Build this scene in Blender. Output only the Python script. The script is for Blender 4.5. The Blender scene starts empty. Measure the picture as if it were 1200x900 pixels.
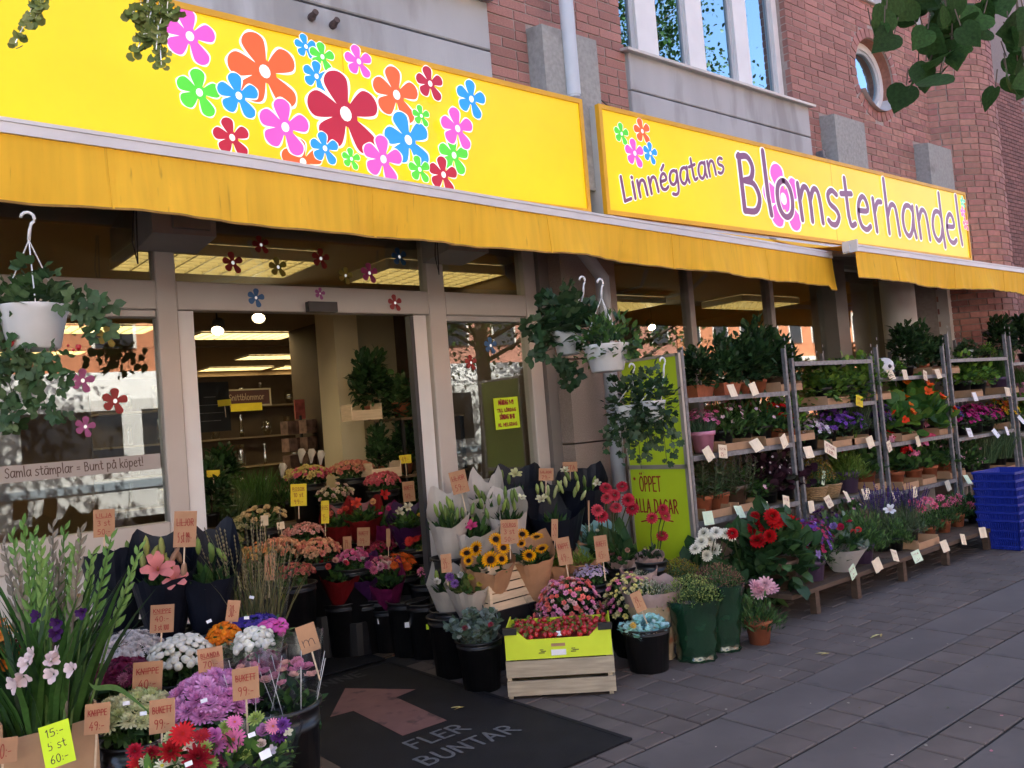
import bpy, math, random
import numpy as np
from mathutils import Matrix, Vector

SC = bpy.context.scene
COL = SC.collection
rng = np.random.default_rng(11)
RR = random.Random(4)

# ------------------------------------------------------------------ camera, sky, sun, exposure
YAW, PITCH, ROLL, FPX, EYE = math.radians(39.43), math.radians(2.44), math.radians(-4.61), 1007.0, 1.5
_f = np.array([math.sin(YAW) * math.cos(PITCH), math.cos(YAW) * math.cos(PITCH), math.sin(PITCH)])
_r = np.array([math.cos(YAW), -math.sin(YAW), 0.0])
_u = np.cross(_r, _f)
_c, _s = math.cos(ROLL), math.sin(ROLL)
_r, _u = _c * _r + _s * _u, -_s * _r + _c * _u
cam = bpy.data.cameras.new('camera')
cam.sensor_width = 36.0
cam.lens = FPX / 1200.0 * 36.0
cam.clip_start = 0.05
cam.clip_end = 800.0
camo = bpy.data.objects.new('camera', cam)
COL.objects.link(camo)
camo.matrix_world = Matrix(((_r[0], _u[0], -_f[0], 0), (_r[1], _u[1], -_f[1], 0), (_r[2], _u[2], -_f[2], EYE), (0, 0, 0, 1)))
SC.camera = camo

SUN_EL, SUN_AZ = math.radians(50), math.radians(-14)      # behind the shop building: the pavement lies in its shade
world = bpy.data.worlds.new('World')
SC.world = world
world.use_nodes = True
_wn = world.node_tree.nodes
_sky = _wn.new('ShaderNodeTexSky')
_sky.sky_type = 'NISHITA'
_sky.sun_disc = False
_sky.sun_elevation = SUN_EL
_sky.sun_rotation = SUN_AZ
_sky.air_density = 0.75
_sky.dust_density = 4.5
_sky.ozone_density = 0.5
world.node_tree.links.new(_sky.outputs[0], _wn['Background'].inputs[0])
_wn['Background'].inputs[1].default_value = 0.12
sl = bpy.data.lights.new('sun', 'SUN')
sl.energy = 4.0
sl.angle = math.radians(0.5)
sl.color = (1.0, 0.94, 0.84)
so = bpy.data.objects.new('sun', sl)
COL.objects.link(so)
_sd = Vector((math.sin(SUN_AZ) * math.cos(SUN_EL), math.cos(SUN_AZ) * math.cos(SUN_EL), math.sin(SUN_EL)))
so.rotation_euler = _sd.to_track_quat('Z', 'Y').to_euler()
SC.view_settings.view_transform = 'Standard'
SC.view_settings.look = 'None'
SC.view_settings.exposure = 2.75
SC.view_settings.gamma = 1.0
SC.view_settings.use_curve_mapping = False
SC.render.engine = 'CYCLES'
SC.cycles.use_denoising = True
SC.cycles.max_bounces = 8
SC.cycles.diffuse_bounces = 5
SC.cycles.glossy_bounces = 4
SC.cycles.transparent_max_bounces = 16
SC.cycles.caustics_reflective = False
SC.cycles.caustics_refractive = False
SC.cycles.sample_clamp_indirect = 6.0


def ray(px, py):
    return _f + (px - 600.0) / FPX * _r - (py - 450.0) / FPX * _u


def onz(px, py, z=0.0):
    d = ray(px, py)
    return Vector((0, 0, EYE)) + Vector(d) * ((z - EYE) / d[2])


def ony(px, py, Y):
    d = ray(px, py)
    return Vector((0, 0, EYE)) + Vector(d) * (Y / d[1])


def onx(px, py, X):
    d = ray(px, py)
    return Vector((0, 0, EYE)) + Vector(d) * (X / d[0])


def atd(px, py, D):
    return Vector((0, 0, EYE)) + Vector(ray(px, py)) * D


# ------------------------------------------------------------------ materials
MATS = {}


def _nodes(name):
    m = bpy.data.materials.new(name)
    m.use_nodes = True
    nt = m.node_tree
    return m, nt, nt.nodes, nt.links, nt.nodes['Principled BSDF']


def mat(name, col, rough=0.6, var=0.15, scale=8.0, bump=0.0, bscale=None, metal=0.0, spec=0.5, stretch=None, attr=False,
        rand=0.0, trans=0.0, emit=0.0, coat=0.0, spots=None, detail=4.0, gain=1.0):
    """Principled material with noise-driven colour variation, fine relief, optional vertex colour / per-object variation."""
    if name in MATS:
        return MATS[name]
    m, nt, N, L, B = _nodes(name)
    B.inputs['Roughness'].default_value = rough
    B.inputs['Metallic'].default_value = metal
    B.inputs['Specular IOR Level'].default_value = spec
    B.inputs['Coat Weight'].default_value = coat
    tc = N.new('ShaderNodeTexCoord')
    src = tc.outputs['Object']
    if stretch:
        mp = N.new('ShaderNodeMapping')
        mp.inputs['Scale'].default_value = stretch
        L.new(src, mp.inputs[0])
        src = mp.outputs[0]
    nz = N.new('ShaderNodeTexNoise')
    nz.inputs['Scale'].default_value = scale
    nz.inputs['Detail'].default_value = detail
    L.new(src, nz.inputs['Vector'])
    mr = N.new('ShaderNodeMapRange')
    mr.inputs['From Min'].default_value = 0.3
    mr.inputs['From Max'].default_value = 0.7
    mr.inputs['To Min'].default_value = (1.0 - var) * gain
    mr.inputs['To Max'].default_value = (1.0 + var) * gain
    L.new(nz.outputs[0], mr.inputs[0])
    fac = mr.outputs[0]
    if rand:
        oi = N.new('ShaderNodeObjectInfo')
        m2 = N.new('ShaderNodeMapRange')
        m2.inputs['To Min'].default_value = 1.0 - rand
        m2.inputs['To Max'].default_value = 1.0 + rand
        L.new(oi.outputs['Random'], m2.inputs[0])
        mu = N.new('ShaderNodeMath')
        mu.operation = 'MULTIPLY'
        L.new(fac, mu.inputs[0])
        L.new(m2.outputs[0], mu.inputs[1])
        fac = mu.outputs[0]
    vm = N.new('ShaderNodeVectorMath')
    vm.operation = 'SCALE'
    if attr:
        at = N.new('ShaderNodeAttribute')
        at.attribute_name = 'Col'
        L.new(at.outputs['Color'], vm.inputs[0])
    else:
        vm.inputs[0].default_value = col[:3]
    L.new(fac, vm.inputs['Scale'])
    out = vm.outputs[0]
    if spots:
        n2 = N.new('ShaderNodeTexNoise')
        n2.inputs['Scale'].default_value = spots[1]
        n2.inputs['Detail'].default_value = 6
        L.new(src, n2.inputs['Vector'])
        m3 = N.new('ShaderNodeMapRange')
        m3.inputs['From Min'].default_value = spots[2]
        m3.inputs['From Max'].default_value = spots[2] + 0.12
        m3.inputs['To Max'].default_value = spots[3]
        L.new(n2.outputs[0], m3.inputs[0])
        mx = N.new('ShaderNodeMix')
        mx.data_type = 'RGBA'
        L.new(m3.outputs[0], mx.inputs[0])
        L.new(out, mx.inputs[6])
        mx.inputs[7].default_value = (*spots[0], 1)
        out = mx.outputs[2]
    L.new(out, B.inputs['Base Color'])
    if emit:
        L.new(out, B.inputs['Emission Color'])
        B.inputs['Emission Strength'].default_value = emit
    if bump:
        bp = N.new('ShaderNodeBump')
        bp.inputs['Strength'].default_value = bump
        bp.inputs['Distance'].default_value = 0.004
        n3 = N.new('ShaderNodeTexNoise')
        n3.inputs['Scale'].default_value = bscale or scale * 6
        n3.inputs['Detail'].default_value = 5
        L.new(src, n3.inputs['Vector'])
        L.new(n3.outputs[0], bp.inputs['Height'])
        L.new(bp.outputs[0], B.inputs['Normal'])
    if trans:
        tr = N.new('ShaderNodeBsdfTranslucent')
        L.new(out, tr.inputs['Color'])
        ms = N.new('ShaderNodeMixShader')
        ms.inputs[0].default_value = trans
        L.new(B.outputs[0], ms.inputs[1])
        L.new(tr.outputs[0], ms.inputs[2])
        L.new(ms.outputs[0], N['Material Output'].inputs['Surface'])
    MATS[name] = m
    return m


def glass(name, tint=(0.85, 0.9, 0.88), boost=1.5, rough=0.0, base=0.0, wavy=0.0, gcol=(1, 1, 1)):
    if name in MATS:
        return MATS[name]
    m, nt, N, L, B = _nodes(name)
    N.remove(B)
    fr = N.new('ShaderNodeFresnel')
    geo = N.new('ShaderNodeNewGeometry')
    io = N.new('ShaderNodeMath')
    io.operation = 'MULTIPLY_ADD'
    io.inputs[1].default_value = -0.83333
    io.inputs[2].default_value = 1.5
    L.new(geo.outputs['Backfacing'], io.inputs[0])
    L.new(io.outputs[0], fr.inputs['IOR'])
    mu = N.new('ShaderNodeMath')
    mu.operation = 'MULTIPLY_ADD'
    mu.use_clamp = True
    mu.inputs[1].default_value = boost
    mu.inputs[2].default_value = base
    L.new(fr.outputs[0], mu.inputs[0])
    tp = N.new('ShaderNodeBsdfTransparent')
    tp.inputs[0].default_value = (*tint, 1)
    gl = N.new('ShaderNodeBsdfGlossy')
    gl.inputs['Roughness'].default_value = rough
    gl.inputs['Color'].default_value = (*gcol, 1)
    if wavy:
        tc = N.new('ShaderNodeTexCoord')
        nz = N.new('ShaderNodeTexNoise')
        nz.inputs['Scale'].default_value = 2.5
        L.new(tc.outputs['Object'], nz.inputs['Vector'])
        bp = N.new('ShaderNodeBump')
        bp.inputs['Strength'].default_value = wavy
        bp.inputs['Distance'].default_value = 0.01
        L.new(nz.outputs[0], bp.inputs['Height'])
        L.new(bp.outputs[0], gl.inputs['Normal'])
    ms = N.new('ShaderNodeMixShader')
    L.new(mu.outputs[0], ms.inputs[0])
    L.new(tp.outputs[0], ms.inputs[1])
    L.new(gl.outputs[0], ms.inputs[2])
    L.new(ms.outputs[0], N['Material Output'].inputs['Surface'])
    MATS[name] = m
    return m


def emitter(name, col, strength):
    if name in MATS:
        return MATS[name]
    m, nt, N, L, B = _nodes(name)
    B.inputs['Base Color'].default_value = (*[min(0.9, c) for c in col], 1)
    B.inputs['Emission Color'].default_value = (*col, 1)
    B.inputs['Emission Strength'].default_value = strength
    MATS[name] = m
    return m


LEAF = mat('leaf', (0.05, 0.1, 0.03), 0.45, 0.18, 60, attr=True, trans=0.3, spec=0.3, gain=1.3)
PETAL = mat('petal', (1, 1, 1), 0.6, 0.1, 80, attr=True, trans=0.25, spec=0.2)
VCOL = mat('painted_colour', (1, 1, 1), 0.55, 0.08, 30, attr=True)
KRAFT = mat('kraft_card', (0.44, 0.235, 0.125), 0.85, 0.08, 25, rand=0.1)
PAPERKRAFT = mat('kraft_paper', (0.4, 0.21, 0.11), 0.75, 0.12, 12, bump=0.25, bscale=30)
CARDBOARD = mat('cardboard', (0.42, 0.25, 0.14), 0.85, 0.1, 14, rand=0.12)
CREAMTAG = mat('price_tag_paper', (0.78, 0.66, 0.48), 0.8, 0.06, 20, rand=0.08)
MINTTAG = mat('mint_tag_paper', (0.62, 0.76, 0.56), 0.8, 0.06, 20)
WHITETAG = mat('white_tag_paper', (0.78, 0.78, 0.8), 0.7, 0.04, 20)
YELTAG = mat('yellow_card', (0.72, 0.56, 0.03), 0.8, 0.05, 20)
NEON = mat('neon_paper', (0.62, 0.85, 0.02), 0.7, 0.04, 12)
LIME = mat('lime_board', (0.52, 0.7, 0.025), 0.45, 0.05, 3)
REDINK = mat('red_ink', (0.28, 0.02, 0.015), 0.7, 0.1, 30)
DARKINK = mat('dark_ink', (0.03, 0.025, 0.03), 0.7, 0.1, 30)
NAVY = mat('navy_paper', (0.006, 0.008, 0.017), 0.55, 0.25, 10, bump=0.5, bscale=14, spec=0.35)
WHITEPAPER = mat('white_wrap', (0.64, 0.6, 0.56), 0.5, 0.08, 8, bump=0.4, bscale=16, trans=0.3, spots=((0.32, 0.07, 0.09), 4.5, 0.66, 0.75))
BLACKPL = mat('black_plastic', (0.012, 0.012, 0.014), 0.35, 0.3, 14, bump=0.08, bscale=50)
TERRA = mat('terracotta', (0.34, 0.1, 0.045), 0.75, 0.2, 18, rand=0.15)
WHITEPL = mat('white_plastic', (0.72, 0.73, 0.74), 0.35, 0.05, 10)
PURPLEPL = mat('purple_plastic', (0.11, 0.07, 0.15), 0.45, 0.1, 10)
CELLO = glass('cellophane', (0.96, 0.97, 0.98), 0.45, 0.15, 0.0)
WOODCRATE = mat('crate_wood', (0.42, 0.35, 0.25), 0.75, 0.22, 6, stretch=(1, 1, 9), bump=0.3, bscale=30, rand=0.12, spots=((0.2, 0.11, 0.05), 5, 0.68, 0.7))
VENEER = mat('veneer_wood', (0.6, 0.45, 0.3), 0.7, 0.12, 8, stretch=(1, 1, 8), bump=0.15, rand=0.08)
DARKWOOD = mat('bench_wood', (0.085, 0.052, 0.034), 0.75, 0.25, 8, stretch=(1, 1, 6), bump=0.3)
GALV = mat('galvanised_steel', (0.2, 0.2, 0.21), 0.5, 0.3, 25, metal=0.4, spec=0.5)
PLANTSOIL = mat('soil', (0.02, 0.014, 0.01), 0.95, 0.3, 60, bump=0.6)


# ------------------------------------------------------------------ geometry helpers
class T:
    """A little mesh template: vertices, faces and vertex colours."""

    def __init__(self, V, F, C=None):
        self.V = np.asarray(V, float)
        self.F = F
        self.C = np.ones((len(self.V), 3)) if C is None else np.asarray(C, float)
        self.loops = np.array([i for f in F for i in f], dtype=np.int64)
        self.sizes = np.array([len(f) for f in F], dtype=np.int64)


class G:
    """Geometry collector that becomes ONE mesh."""

    def __init__(self):
        self.v, self.l, self.s, self.c = [], [], [], []
        self.n = 0

    def add(self, V, F, col=(1, 1, 1)):
        V = np.asarray(V, float).reshape(-1, 3)
        C = np.asarray(col, float)
        if C.ndim == 1:
            C = np.tile(C, (len(V), 1))
        self.v.append(V)
        self.c.append(C)
        self.l.append(np.array([i for f in F for i in f], dtype=np.int64) + self.n)
        self.s.append(np.array([len(f) for f in F], dtype=np.int64))
        self.n += len(V)
        return self

    def inst(self, t, M, P, tint=None):
        """k copies of template t with 3x3 matrices M (k,3,3), positions P (k,3) and colour factors tint (k,3)."""
        M, P = np.asarray(M, float), np.asarray(P, float)
        k = len(P)
        if k == 0:
            return self
        V = np.einsum('kij,nj->kni', M, t.V) + P[:, None, :]
        C = np.tile(t.C[None], (k, 1, 1))
        if tint is not None:
            C = C * np.asarray(tint)[:, None, :]
        off = np.arange(k)[:, None] * len(t.V) + self.n
        self.v.append(V.reshape(-1, 3))
        self.c.append(np.clip(C.reshape(-1, 3), 0, 1))
        self.l.append((t.loops[None] + off).reshape(-1))
        self.s.append(np.tile(t.sizes, k))
        self.n += k * len(t.V)
        return self

    def box(self, c, s, R=None, col=(1, 1, 1)):
        x, y, z = s[0] / 2, s[1] / 2, s[2] / 2
        V = np.array([(-x, -y, -z), (x, -y, -z), (x, y, -z), (-x, y, -z), (-x, -y, z), (x, -y, z), (x, y, z), (-x, y, z)])
        if R is not None:
            V = V @ np.asarray(R).T
        return self.add(V + np.asarray(c), [(3, 2, 1, 0), (4, 5, 6, 7), (0, 1, 5, 4), (1, 2, 6, 5), (2, 3, 7, 6), (3, 0, 4, 7)], col)

    def bx(self, x0, x1, y0, y1, z0, z1, col=(1, 1, 1)):
        return self.box(((x0 + x1) / 2, (y0 + y1) / 2, (z0 + z1) / 2), (abs(x1 - x0), abs(y1 - y0), abs(z1 - z0)), None, col)

    def lathe(self, prof, n=20, c=(0, 0, 0), col=(1, 1, 1), cap0=True, cap1=False, rfun=None):
        V, F = [], []
        for r, z in prof:
            for k in range(n):
                a = 2 * math.pi * k / n
                q = r * (rfun(a, z) if rfun else 1)
                V.append((c[0] + q * math.cos(a), c[1] + q * math.sin(a), c[2] + z))
        for i in range(len(prof) - 1):
            for k in range(n):
                F.append((i * n + k, i * n + (k + 1) % n, (i + 1) * n + (k + 1) % n, (i + 1) * n + k))
        if cap0:
            F.append(tuple(range(n - 1, -1, -1)))
        if cap1:
            F.append(tuple((len(prof) - 1) * n + k for k in range(n)))
        return self.add(V, F, col)

    def tube(self, pts, r, n=6, col=(1, 1, 1), caps=True):
        P = np.asarray(pts, float)
        m = len(P)
        rad = np.full(m, r) if np.isscalar(r) else np.asarray(r, float)
        V, F = [], []
        up = np.array([0.31, 0.17, 0.93])
        for i in range(m):
            d = P[min(i + 1, m - 1)] - P[max(i - 1, 0)]
            d = d / (np.linalg.norm(d) + 1e-9)
            a = np.cross(d, up)
            if np.linalg.norm(a) < 0.1:
                a = np.cross(d, (1, 0, 0))
            a /= np.linalg.norm(a)
            b = np.cross(d, a)
            for k in range(n):
                t = 2 * math.pi * k / n
                V.append(P[i] + rad[i] * (math.cos(t) * a + math.sin(t) * b))
        for i in range(m - 1):
            for k in range(n):
                F.append((i * n + k, i * n + (k + 1) % n, (i + 1) * n + (k + 1) % n, (i + 1) * n + k))
        if caps:
            F.append(tuple(range(n - 1, -1, -1)))
            F.append(tuple((m - 1) * n + k for k in range(n)))
        return self.add(V, F, col)

    def mesh(self, name, smooth=False):
        V = np.concatenate(self.v)
        Lp = np.concatenate(self.l).astype(np.int32)
        S = np.concatenate(self.s)
        C = np.concatenate(self.c)
        me = bpy.data.meshes.new(name)
        me.vertices.add(len(V))
        me.vertices.foreach_set('co', V.astype(np.float32).ravel())
        me.loops.add(len(Lp))
        me.loops.foreach_set('vertex_index', Lp)
        me.polygons.add(len(S))
        me.polygons.foreach_set('loop_start', np.concatenate(([0], np.cumsum(S)[:-1])).astype(np.int32))
        sm = bool(smooth) or name in ('foliage', 'blossoms', 'flower_head', 'leaf', 'leaves', 'crown', 'calyx')
        me.polygons.foreach_set('use_smooth', np.full(len(S), sm, dtype=bool))
        at = me.color_attributes.new('Col', 'FLOAT_COLOR', 'POINT')
        at.data.foreach_set('color', np.concatenate([C, np.ones((len(C), 1))], axis=1).astype(np.float32).ravel())
        me.update(calc_edges=True)
        return me

    def build(self, name, m, parent=None, smooth=False, **kw):
        return ob(name, self.mesh(name, smooth), m, parent, **kw)


def ob(name, me, m=None, parent=None, loc=None, rot=None, scale=None, kind=None, label=None, cat=None, group=None):
    o = bpy.data.objects.new(name, me)
    COL.objects.link(o)
    if m is not None and len(me.materials) == 0:
        me.materials.append(m)
    if parent is not None:
        o.parent = parent
    if loc is not None:
        o.location = loc
    if rot is not None:
        o.rotation_euler = rot
    if scale is not None:
        o.scale = (scale,) * 3 if np.isscalar(scale) else scale
    if kind:
        o['kind'] = kind
    if label:
        o['label'] = label
    if cat:
        o['category'] = cat
    if group:
        o['group'] = group
    return o


def thing(name, label, cat, loc=(0, 0, 0), rz=0.0, group=None, kind=None):
    o = bpy.data.objects.new(name, None)
    COL.objects.link(o)
    o.location = loc
    o.rotation_euler = (0, 0, rz)
    if label:
        o['label'] = label
    if cat:
        o['category'] = cat
    if group:
        o['group'] = group
    if kind:
        o['kind'] = kind
    return o


def unit(v):
    v = np.asarray(v, float)
    return v / (np.linalg.norm(v, axis=-1, keepdims=True) + 1e-9)


def frames(nrm, spin=None):
    """(k,3,3) matrices whose local +z points along nrm, spun about it."""
    nrm = unit(nrm)
    k = len(nrm)
    ref = np.tile(np.array([0.0, 0.0, 1.0]), (k, 1))
    ref[np.abs(nrm[:, 2]) > 0.95] = (1, 0, 0)
    a = unit(np.cross(ref, nrm))
    b = np.cross(nrm, a)
    t = rng.uniform(0, 2 * math.pi, k) if spin is None else np.full(k, spin)
    x = a * np.cos(t)[:, None] + b * np.sin(t)[:, None]
    y = np.cross(nrm, x)
    return np.stack([x, y, nrm], axis=2)


def along(dirs, up=None):
    """(k,3,3) matrices whose local +y points along dirs and +z roughly towards up."""
    dirs = unit(dirs)
    k = len(dirs)
    up = np.tile((0.0, 0.0, 1.0), (k, 1)) if up is None else np.asarray(up, float)
    up = up + rng.normal(0, 0.25, (k, 3))
    x = unit(np.cross(dirs, up))
    z = np.cross(x, dirs)
    return np.stack([x, dirs, z], axis=2)


def rotz(a):
    return np.array([[math.cos(a), -math.sin(a), 0], [math.sin(a), math.cos(a), 0], [0, 0, 1]])


def mix_cols(cols, k, jit=0.15):
    cols = np.asarray(cols, float).reshape(-1, 3)
    c = cols[rng.integers(0, len(cols), k)]
    return c * (1 + rng.uniform(-jit, jit, (k, 1)))


# ------------------------------------------------------------------ leaf and flower templates
def leaf_t(w=0.34, fold=0.08, droop=0.12):
    V = [(0, 0, 0), (-w * 0.8, 0.3, fold), (w * 0.8, 0.3, fold), (0, 0.35, 0), (-w * 0.75, 0.65, fold * 0.6 - droop * 0.3), (w * 0.75, 0.65, fold * 0.6 - droop * 0.3), (0, 0.68, -droop * 0.3), (0, 1, -droop)]
    F = [(0, 3, 1), (0, 2, 3), (1, 3, 6, 4), (3, 2, 5, 6), (4, 6, 7), (6, 5, 7)]
    C = np.ones((8, 3))
    C[[3, 6]] = 1.15
    return T(V, F, C)


def round_t(n=8, cup=0.1, notch=True):
    V, F = [(0, 0.5, -cup)], []
    for k in range(n):
        a = 2 * math.pi * k / n - math.pi / 2
        q = 0.5 * (0.35 if (notch and k == 0) else 1.0) * (1 + 0.08 * (k % 2))
        V.append((q * math.cos(a), 0.5 + q * math.sin(a), cup * (0.4 if k % 2 else 0)))
    for k in range(n):
        F.append((0, 1 + k, 1 + (k + 1) % n))
    return T(V, F)


def lobed_t():
    """Ivy / strawberry like leaf with pointed lobes."""
    pts = [(0, 0), (0.3, -0.06), (0.5, 0.2), (0.32, 0.42), (0.42, 0.7), (0.18, 0.72), (0, 1), (-0.18, 0.72), (-0.42, 0.7), (-0.32, 0.42), (-0.5, 0.2), (-0.3, -0.06)]
    V = [(0, 0.4, -0.05)] + [(x, y, 0.05 * abs(x) - 0.1 * y * y) for x, y in pts]
    n = len(pts)
    return T(V, [(0, 1 + k, 1 + (k + 1) % n) for k in range(n)])


def blade_t(w=0.03, bend=0.25, seg=4):
    V, F = [], []
    for i in range(seg + 1):
        t = i / seg
        q = w * (1 - t ** 2) * (0.6 + 0.8 * t if t < 0.4 else 1)
        y = bend * t * t
        V += [(-q, y, t - bend * 0.2 * t * t), (q, y, t - bend * 0.2 * t * t)]
    for i in range(seg):
        F.append((2 * i, 2 * i + 1, 2 * i + 3, 2 * i + 2))
    return T(V, F)


def flower_t(layers, center=None):
    """layers: (n, length, width, elevation deg, z0, inner colour, outer colour, curl deg, base radius)"""
    V, F, C = [], [], []
    for li, (n, ln, w, el, z0, ci, co, curl, br) in enumerate(layers):
        for k in range(n):
            a = 2 * math.pi * (k + 0.37 * li + 0.08 * math.sin(k * 7.3 + li)) / n
            e = math.radians(el + 6 * math.sin(k * 5.1 + li))
            e2 = e + math.radians(curl)
            ca, sa = math.cos(a), math.sin(a)
            base = len(V)
            L1, L2 = ln * 0.58, ln * 0.42

            def pt(rr, s, zz):
                return (rr * ca - s * sa, rr * sa + s * ca, zz)
            r1, z1 = br + L1 * math.cos(e), z0 + L1 * math.sin(e)
            r2, z2 = r1 + L2 * math.cos(e2), z1 + L2 * math.sin(e2)
            V += [pt(br, -w * 0.22, z0), pt(br, w * 0.22, z0), pt(r1, w * 0.5, z1), pt(r1, -w * 0.5, z1), pt(r2 * 0.985, w * 0.28, z2), pt(r2 * 0.985, -w * 0.28, z2), pt(r2 * 1.03, 0, z2)]
            F += [(base, base + 1, base + 2, base + 3), (base + 3, base + 2, base + 4, base + 5), (base + 5, base + 4, base + 6)]
            C += [ci, ci, co, co, co, co, co]
    if center:
        r, h, col, col2 = center
        base = len(V)
        n = 8
        for k in range(n):
            V.append((r * math.cos(2 * math.pi * k / n), r * math.sin(2 * math.pi * k / n), 0.01))
            C.append(col2)
        for k in range(n):
            V.append((0.6 * r * math.cos(2 * math.pi * k / n), 0.6 * r * math.sin(2 * math.pi * k / n), h))
            C.append(col)
        V.append((0, 0, h * 0.95))
        C.append(col)
        for k in range(n):
            F.append((base + k, base + (k + 1) % n, base + n + (k + 1) % n, base + n + k))
            F.append((base + n + k, base + n + (k + 1) % n, base + 2 * n))
    return T(V, F, C)


W3 = (1, 1, 1)
LEAF_P, LEAF_W, LEAF_N = leaf_t(0.3), leaf_t(0.45, 0.06, 0.18), leaf_t(0.13, 0.03, 0.1)
ROUND, IVY, BLADE, BLADE_W = round_t(), lobed_t(), blade_t(), blade_t(0.045, 0.35, 5)
NEEDLE = T([(-0.04, 0, 0), (0.04, 0, 0), (0.02, 1, 0.02), (-0.02, 1, 0.02)], [(0, 1, 2, 3)])
BUDT = T([(0, 0, -0.5), (0.4, 0, 0), (0, 0.4, 0.05), (-0.4, 0, 0), (0, -0.4, -0.05), (0, 0, 0.55)], [(0, 2, 1), (0, 3, 2), (0, 4, 3), (0, 1, 4), (5, 1, 2), (5, 2, 3), (5, 3, 4), (5, 4, 1)],
         [(.8,) * 3, (1,) * 3, (1,) * 3, (1,) * 3, (1,) * 3, (1.15,) * 3])
SMALL5 = flower_t([(5, 1.0, 0.75, 25, 0, (0.8, 0.8, 0.8), W3, -15, 0.05)])
POM = flower_t([(9, 0.62, 0.34, 5, -0.1, (.85,) * 3, W3, -5, 0.4), (8, 0.55, 0.34, 38, 0.02, (.86,) * 3, W3, 18, 0.32), (6, 0.45, 0.34, 62, 0.14, (.88,) * 3, W3, 25, 0.16), (4, 0.35, 0.3, 80, 0.25, (.8,) * 3, W3, 20, 0.05)])
MUM = flower_t([(13, 0.78, 0.28, 4, -0.05, (.75,) * 3, W3, 12, 0.22), (12, 0.66, 0.27, 26, 0.03, (.75,) * 3, W3, 18, 0.18), (10, 0.55, 0.26, 48, 0.1, (.75,) * 3, (.95,) * 3, 22, 0.12), (6, 0.42, 0.22, 70, 0.15, (.55,) * 3, (.9,) * 3, 15, 0.05)])
DAHL = flower_t([(14, 0.7, 0.34, -18, -0.04, (.65,) * 3, W3, 8, 0.3), (14, 0.66, 0.34, 8, 0.05, (.65,) * 3, W3, 10, 0.28), (12, 0.58, 0.32, 32, 0.12, (.6,) * 3, W3, 14, 0.22), (9, 0.48, 0.25, 56, 0.2, (.5,) * 3, (.85,) * 3, 18, 0.12), (6, 0.38, 0.2, 76, 0.24, (.45,) * 3, (.7,) * 3, 15, 0.04)])
ROSE = flower_t([(6, 0.62, 0.7, 20, 0, (.6,) * 3, W3, 35, 0.25), (5, 0.58, 0.62, 48, 0.05, (.6,) * 3, W3, 30, 0.16), (4, 0.5, 0.5, 68, 0.1, (.55,) * 3, (.9,) * 3, 25, 0.08)])
_br = np.random.default_rng(3)
_bv, _bf, _bc = [], [], []
for _i, (_q, _z, _c) in enumerate(((0.72, -0.35, 0.7), (1.0, -0.05, 0.92), (0.9, 0.28, 1.0), (0.52, 0.5, 1.0))):
    for _k in range(9):
        _a = 2 * math.pi * (_k + 0.5 * (_i % 2)) / 9
        _s = _q * _br.uniform(0.9, 1.08)
        _bv.append((_s * math.cos(_a), _s * math.sin(_a), _z * _br.uniform(0.9, 1.1)))
        _bc.append((_c * _br.uniform(0.9, 1.0),) * 3)
_bv.append((0, 0, 0.5))
_bc.append((0.88, 0.88, 0.7))
for _i in range(3):
    for _k in range(9):
        _bf.append((_i * 9 + _k, _i * 9 + (_k + 1) % 9, (_i + 1) * 9 + (_k + 1) % 9, (_i + 1) * 9 + _k))
_bf += [(27 + _k, 27 + (_k + 1) % 9, 36) for _k in range(9)]
BUTTON = T(_bv, _bf, _bc)
GERB = flower_t([(18, 0.8, 0.24, 6, 0, (.8,) * 3, W3, -10, 0.2), (16, 0.55, 0.2, 20, 0.03, (.7,) * 3, (.9,) * 3, -8, 0.16)], (0.2, 0.06, (0.75, 0.55, 0.15), (0.5, 0.3, 0.1)))
DAISY = flower_t([(11, 0.75, 0.3, 8, 0, (.9,) * 3, W3, -8, 0.22)], (0.25, 0.1, (0.8, 0.75, 0.1), (0.55, 0.6, 0.08)))
SUNF = flower_t([(18, 0.6, 0.2, 8, 0, (0.55, 0.16, 0.0), (0.8, 0.36, 0.0), -12, 0.42), (16, 0.52, 0.2, 22, 0.02, (0.5, 0.14, 0.0), (0.85, 0.42, 0.0), -12, 0.42)], (0.46, 0.09, (0.012, 0.006, 0.003), (0.05, 0.02, 0.005)))
LILYBUD = T(*(lambda: (
    [(0.0, 0, 0)] + [(0.1 * math.cos(a), 0.1 * math.sin(a), 0.15) for a in np.arange(6) * math.pi / 3] + [(0.16 * math.cos(a), 0.16 * math.sin(a), 0.5) for a in np.arange(6) * math.pi / 3] + [(0.1 * math.cos(a), 0.1 * math.sin(a), 0.85) for a in np.arange(6) * math.pi / 3] + [(0, 0, 1)],
    [(0, 1 + (k + 1) % 6, 1 + k) for k in range(6)] + [(1 + k, 1 + (k + 1) % 6, 7 + (k + 1) % 6, 7 + k) for k in range(6)] + [(7 + k, 7 + (k + 1) % 6, 13 + (k + 1) % 6, 13 + k) for k in range(6)] + [(13 + k, 13 + (k + 1) % 6, 19) for k in range(6)],
    [(.7,) * 3] + [(.8,) * 3] * 6 + [(1,) * 3] * 6 + [(1.15,) * 3] * 7))())
LILY = flower_t([(3, 0.95, 0.56, 48, 0, (.6, .5, .5), W3, -38, 0.05), (3, 0.9, 0.46, 42, 0.01, (.6, .5, .5), W3, -38, 0.05)], (0.05, 0.35, (0.6, 0.55, 0.3), (0.5, 0.6, 0.3)))
FLORET = flower_t([(3, 0.8, 0.62, 48, 0, (.7,) * 3, W3, -35, 0.08), (3, 0.75, 0.55, 52, 0.02, (.75,) * 3, W3, -30, 0.06)])
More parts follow.
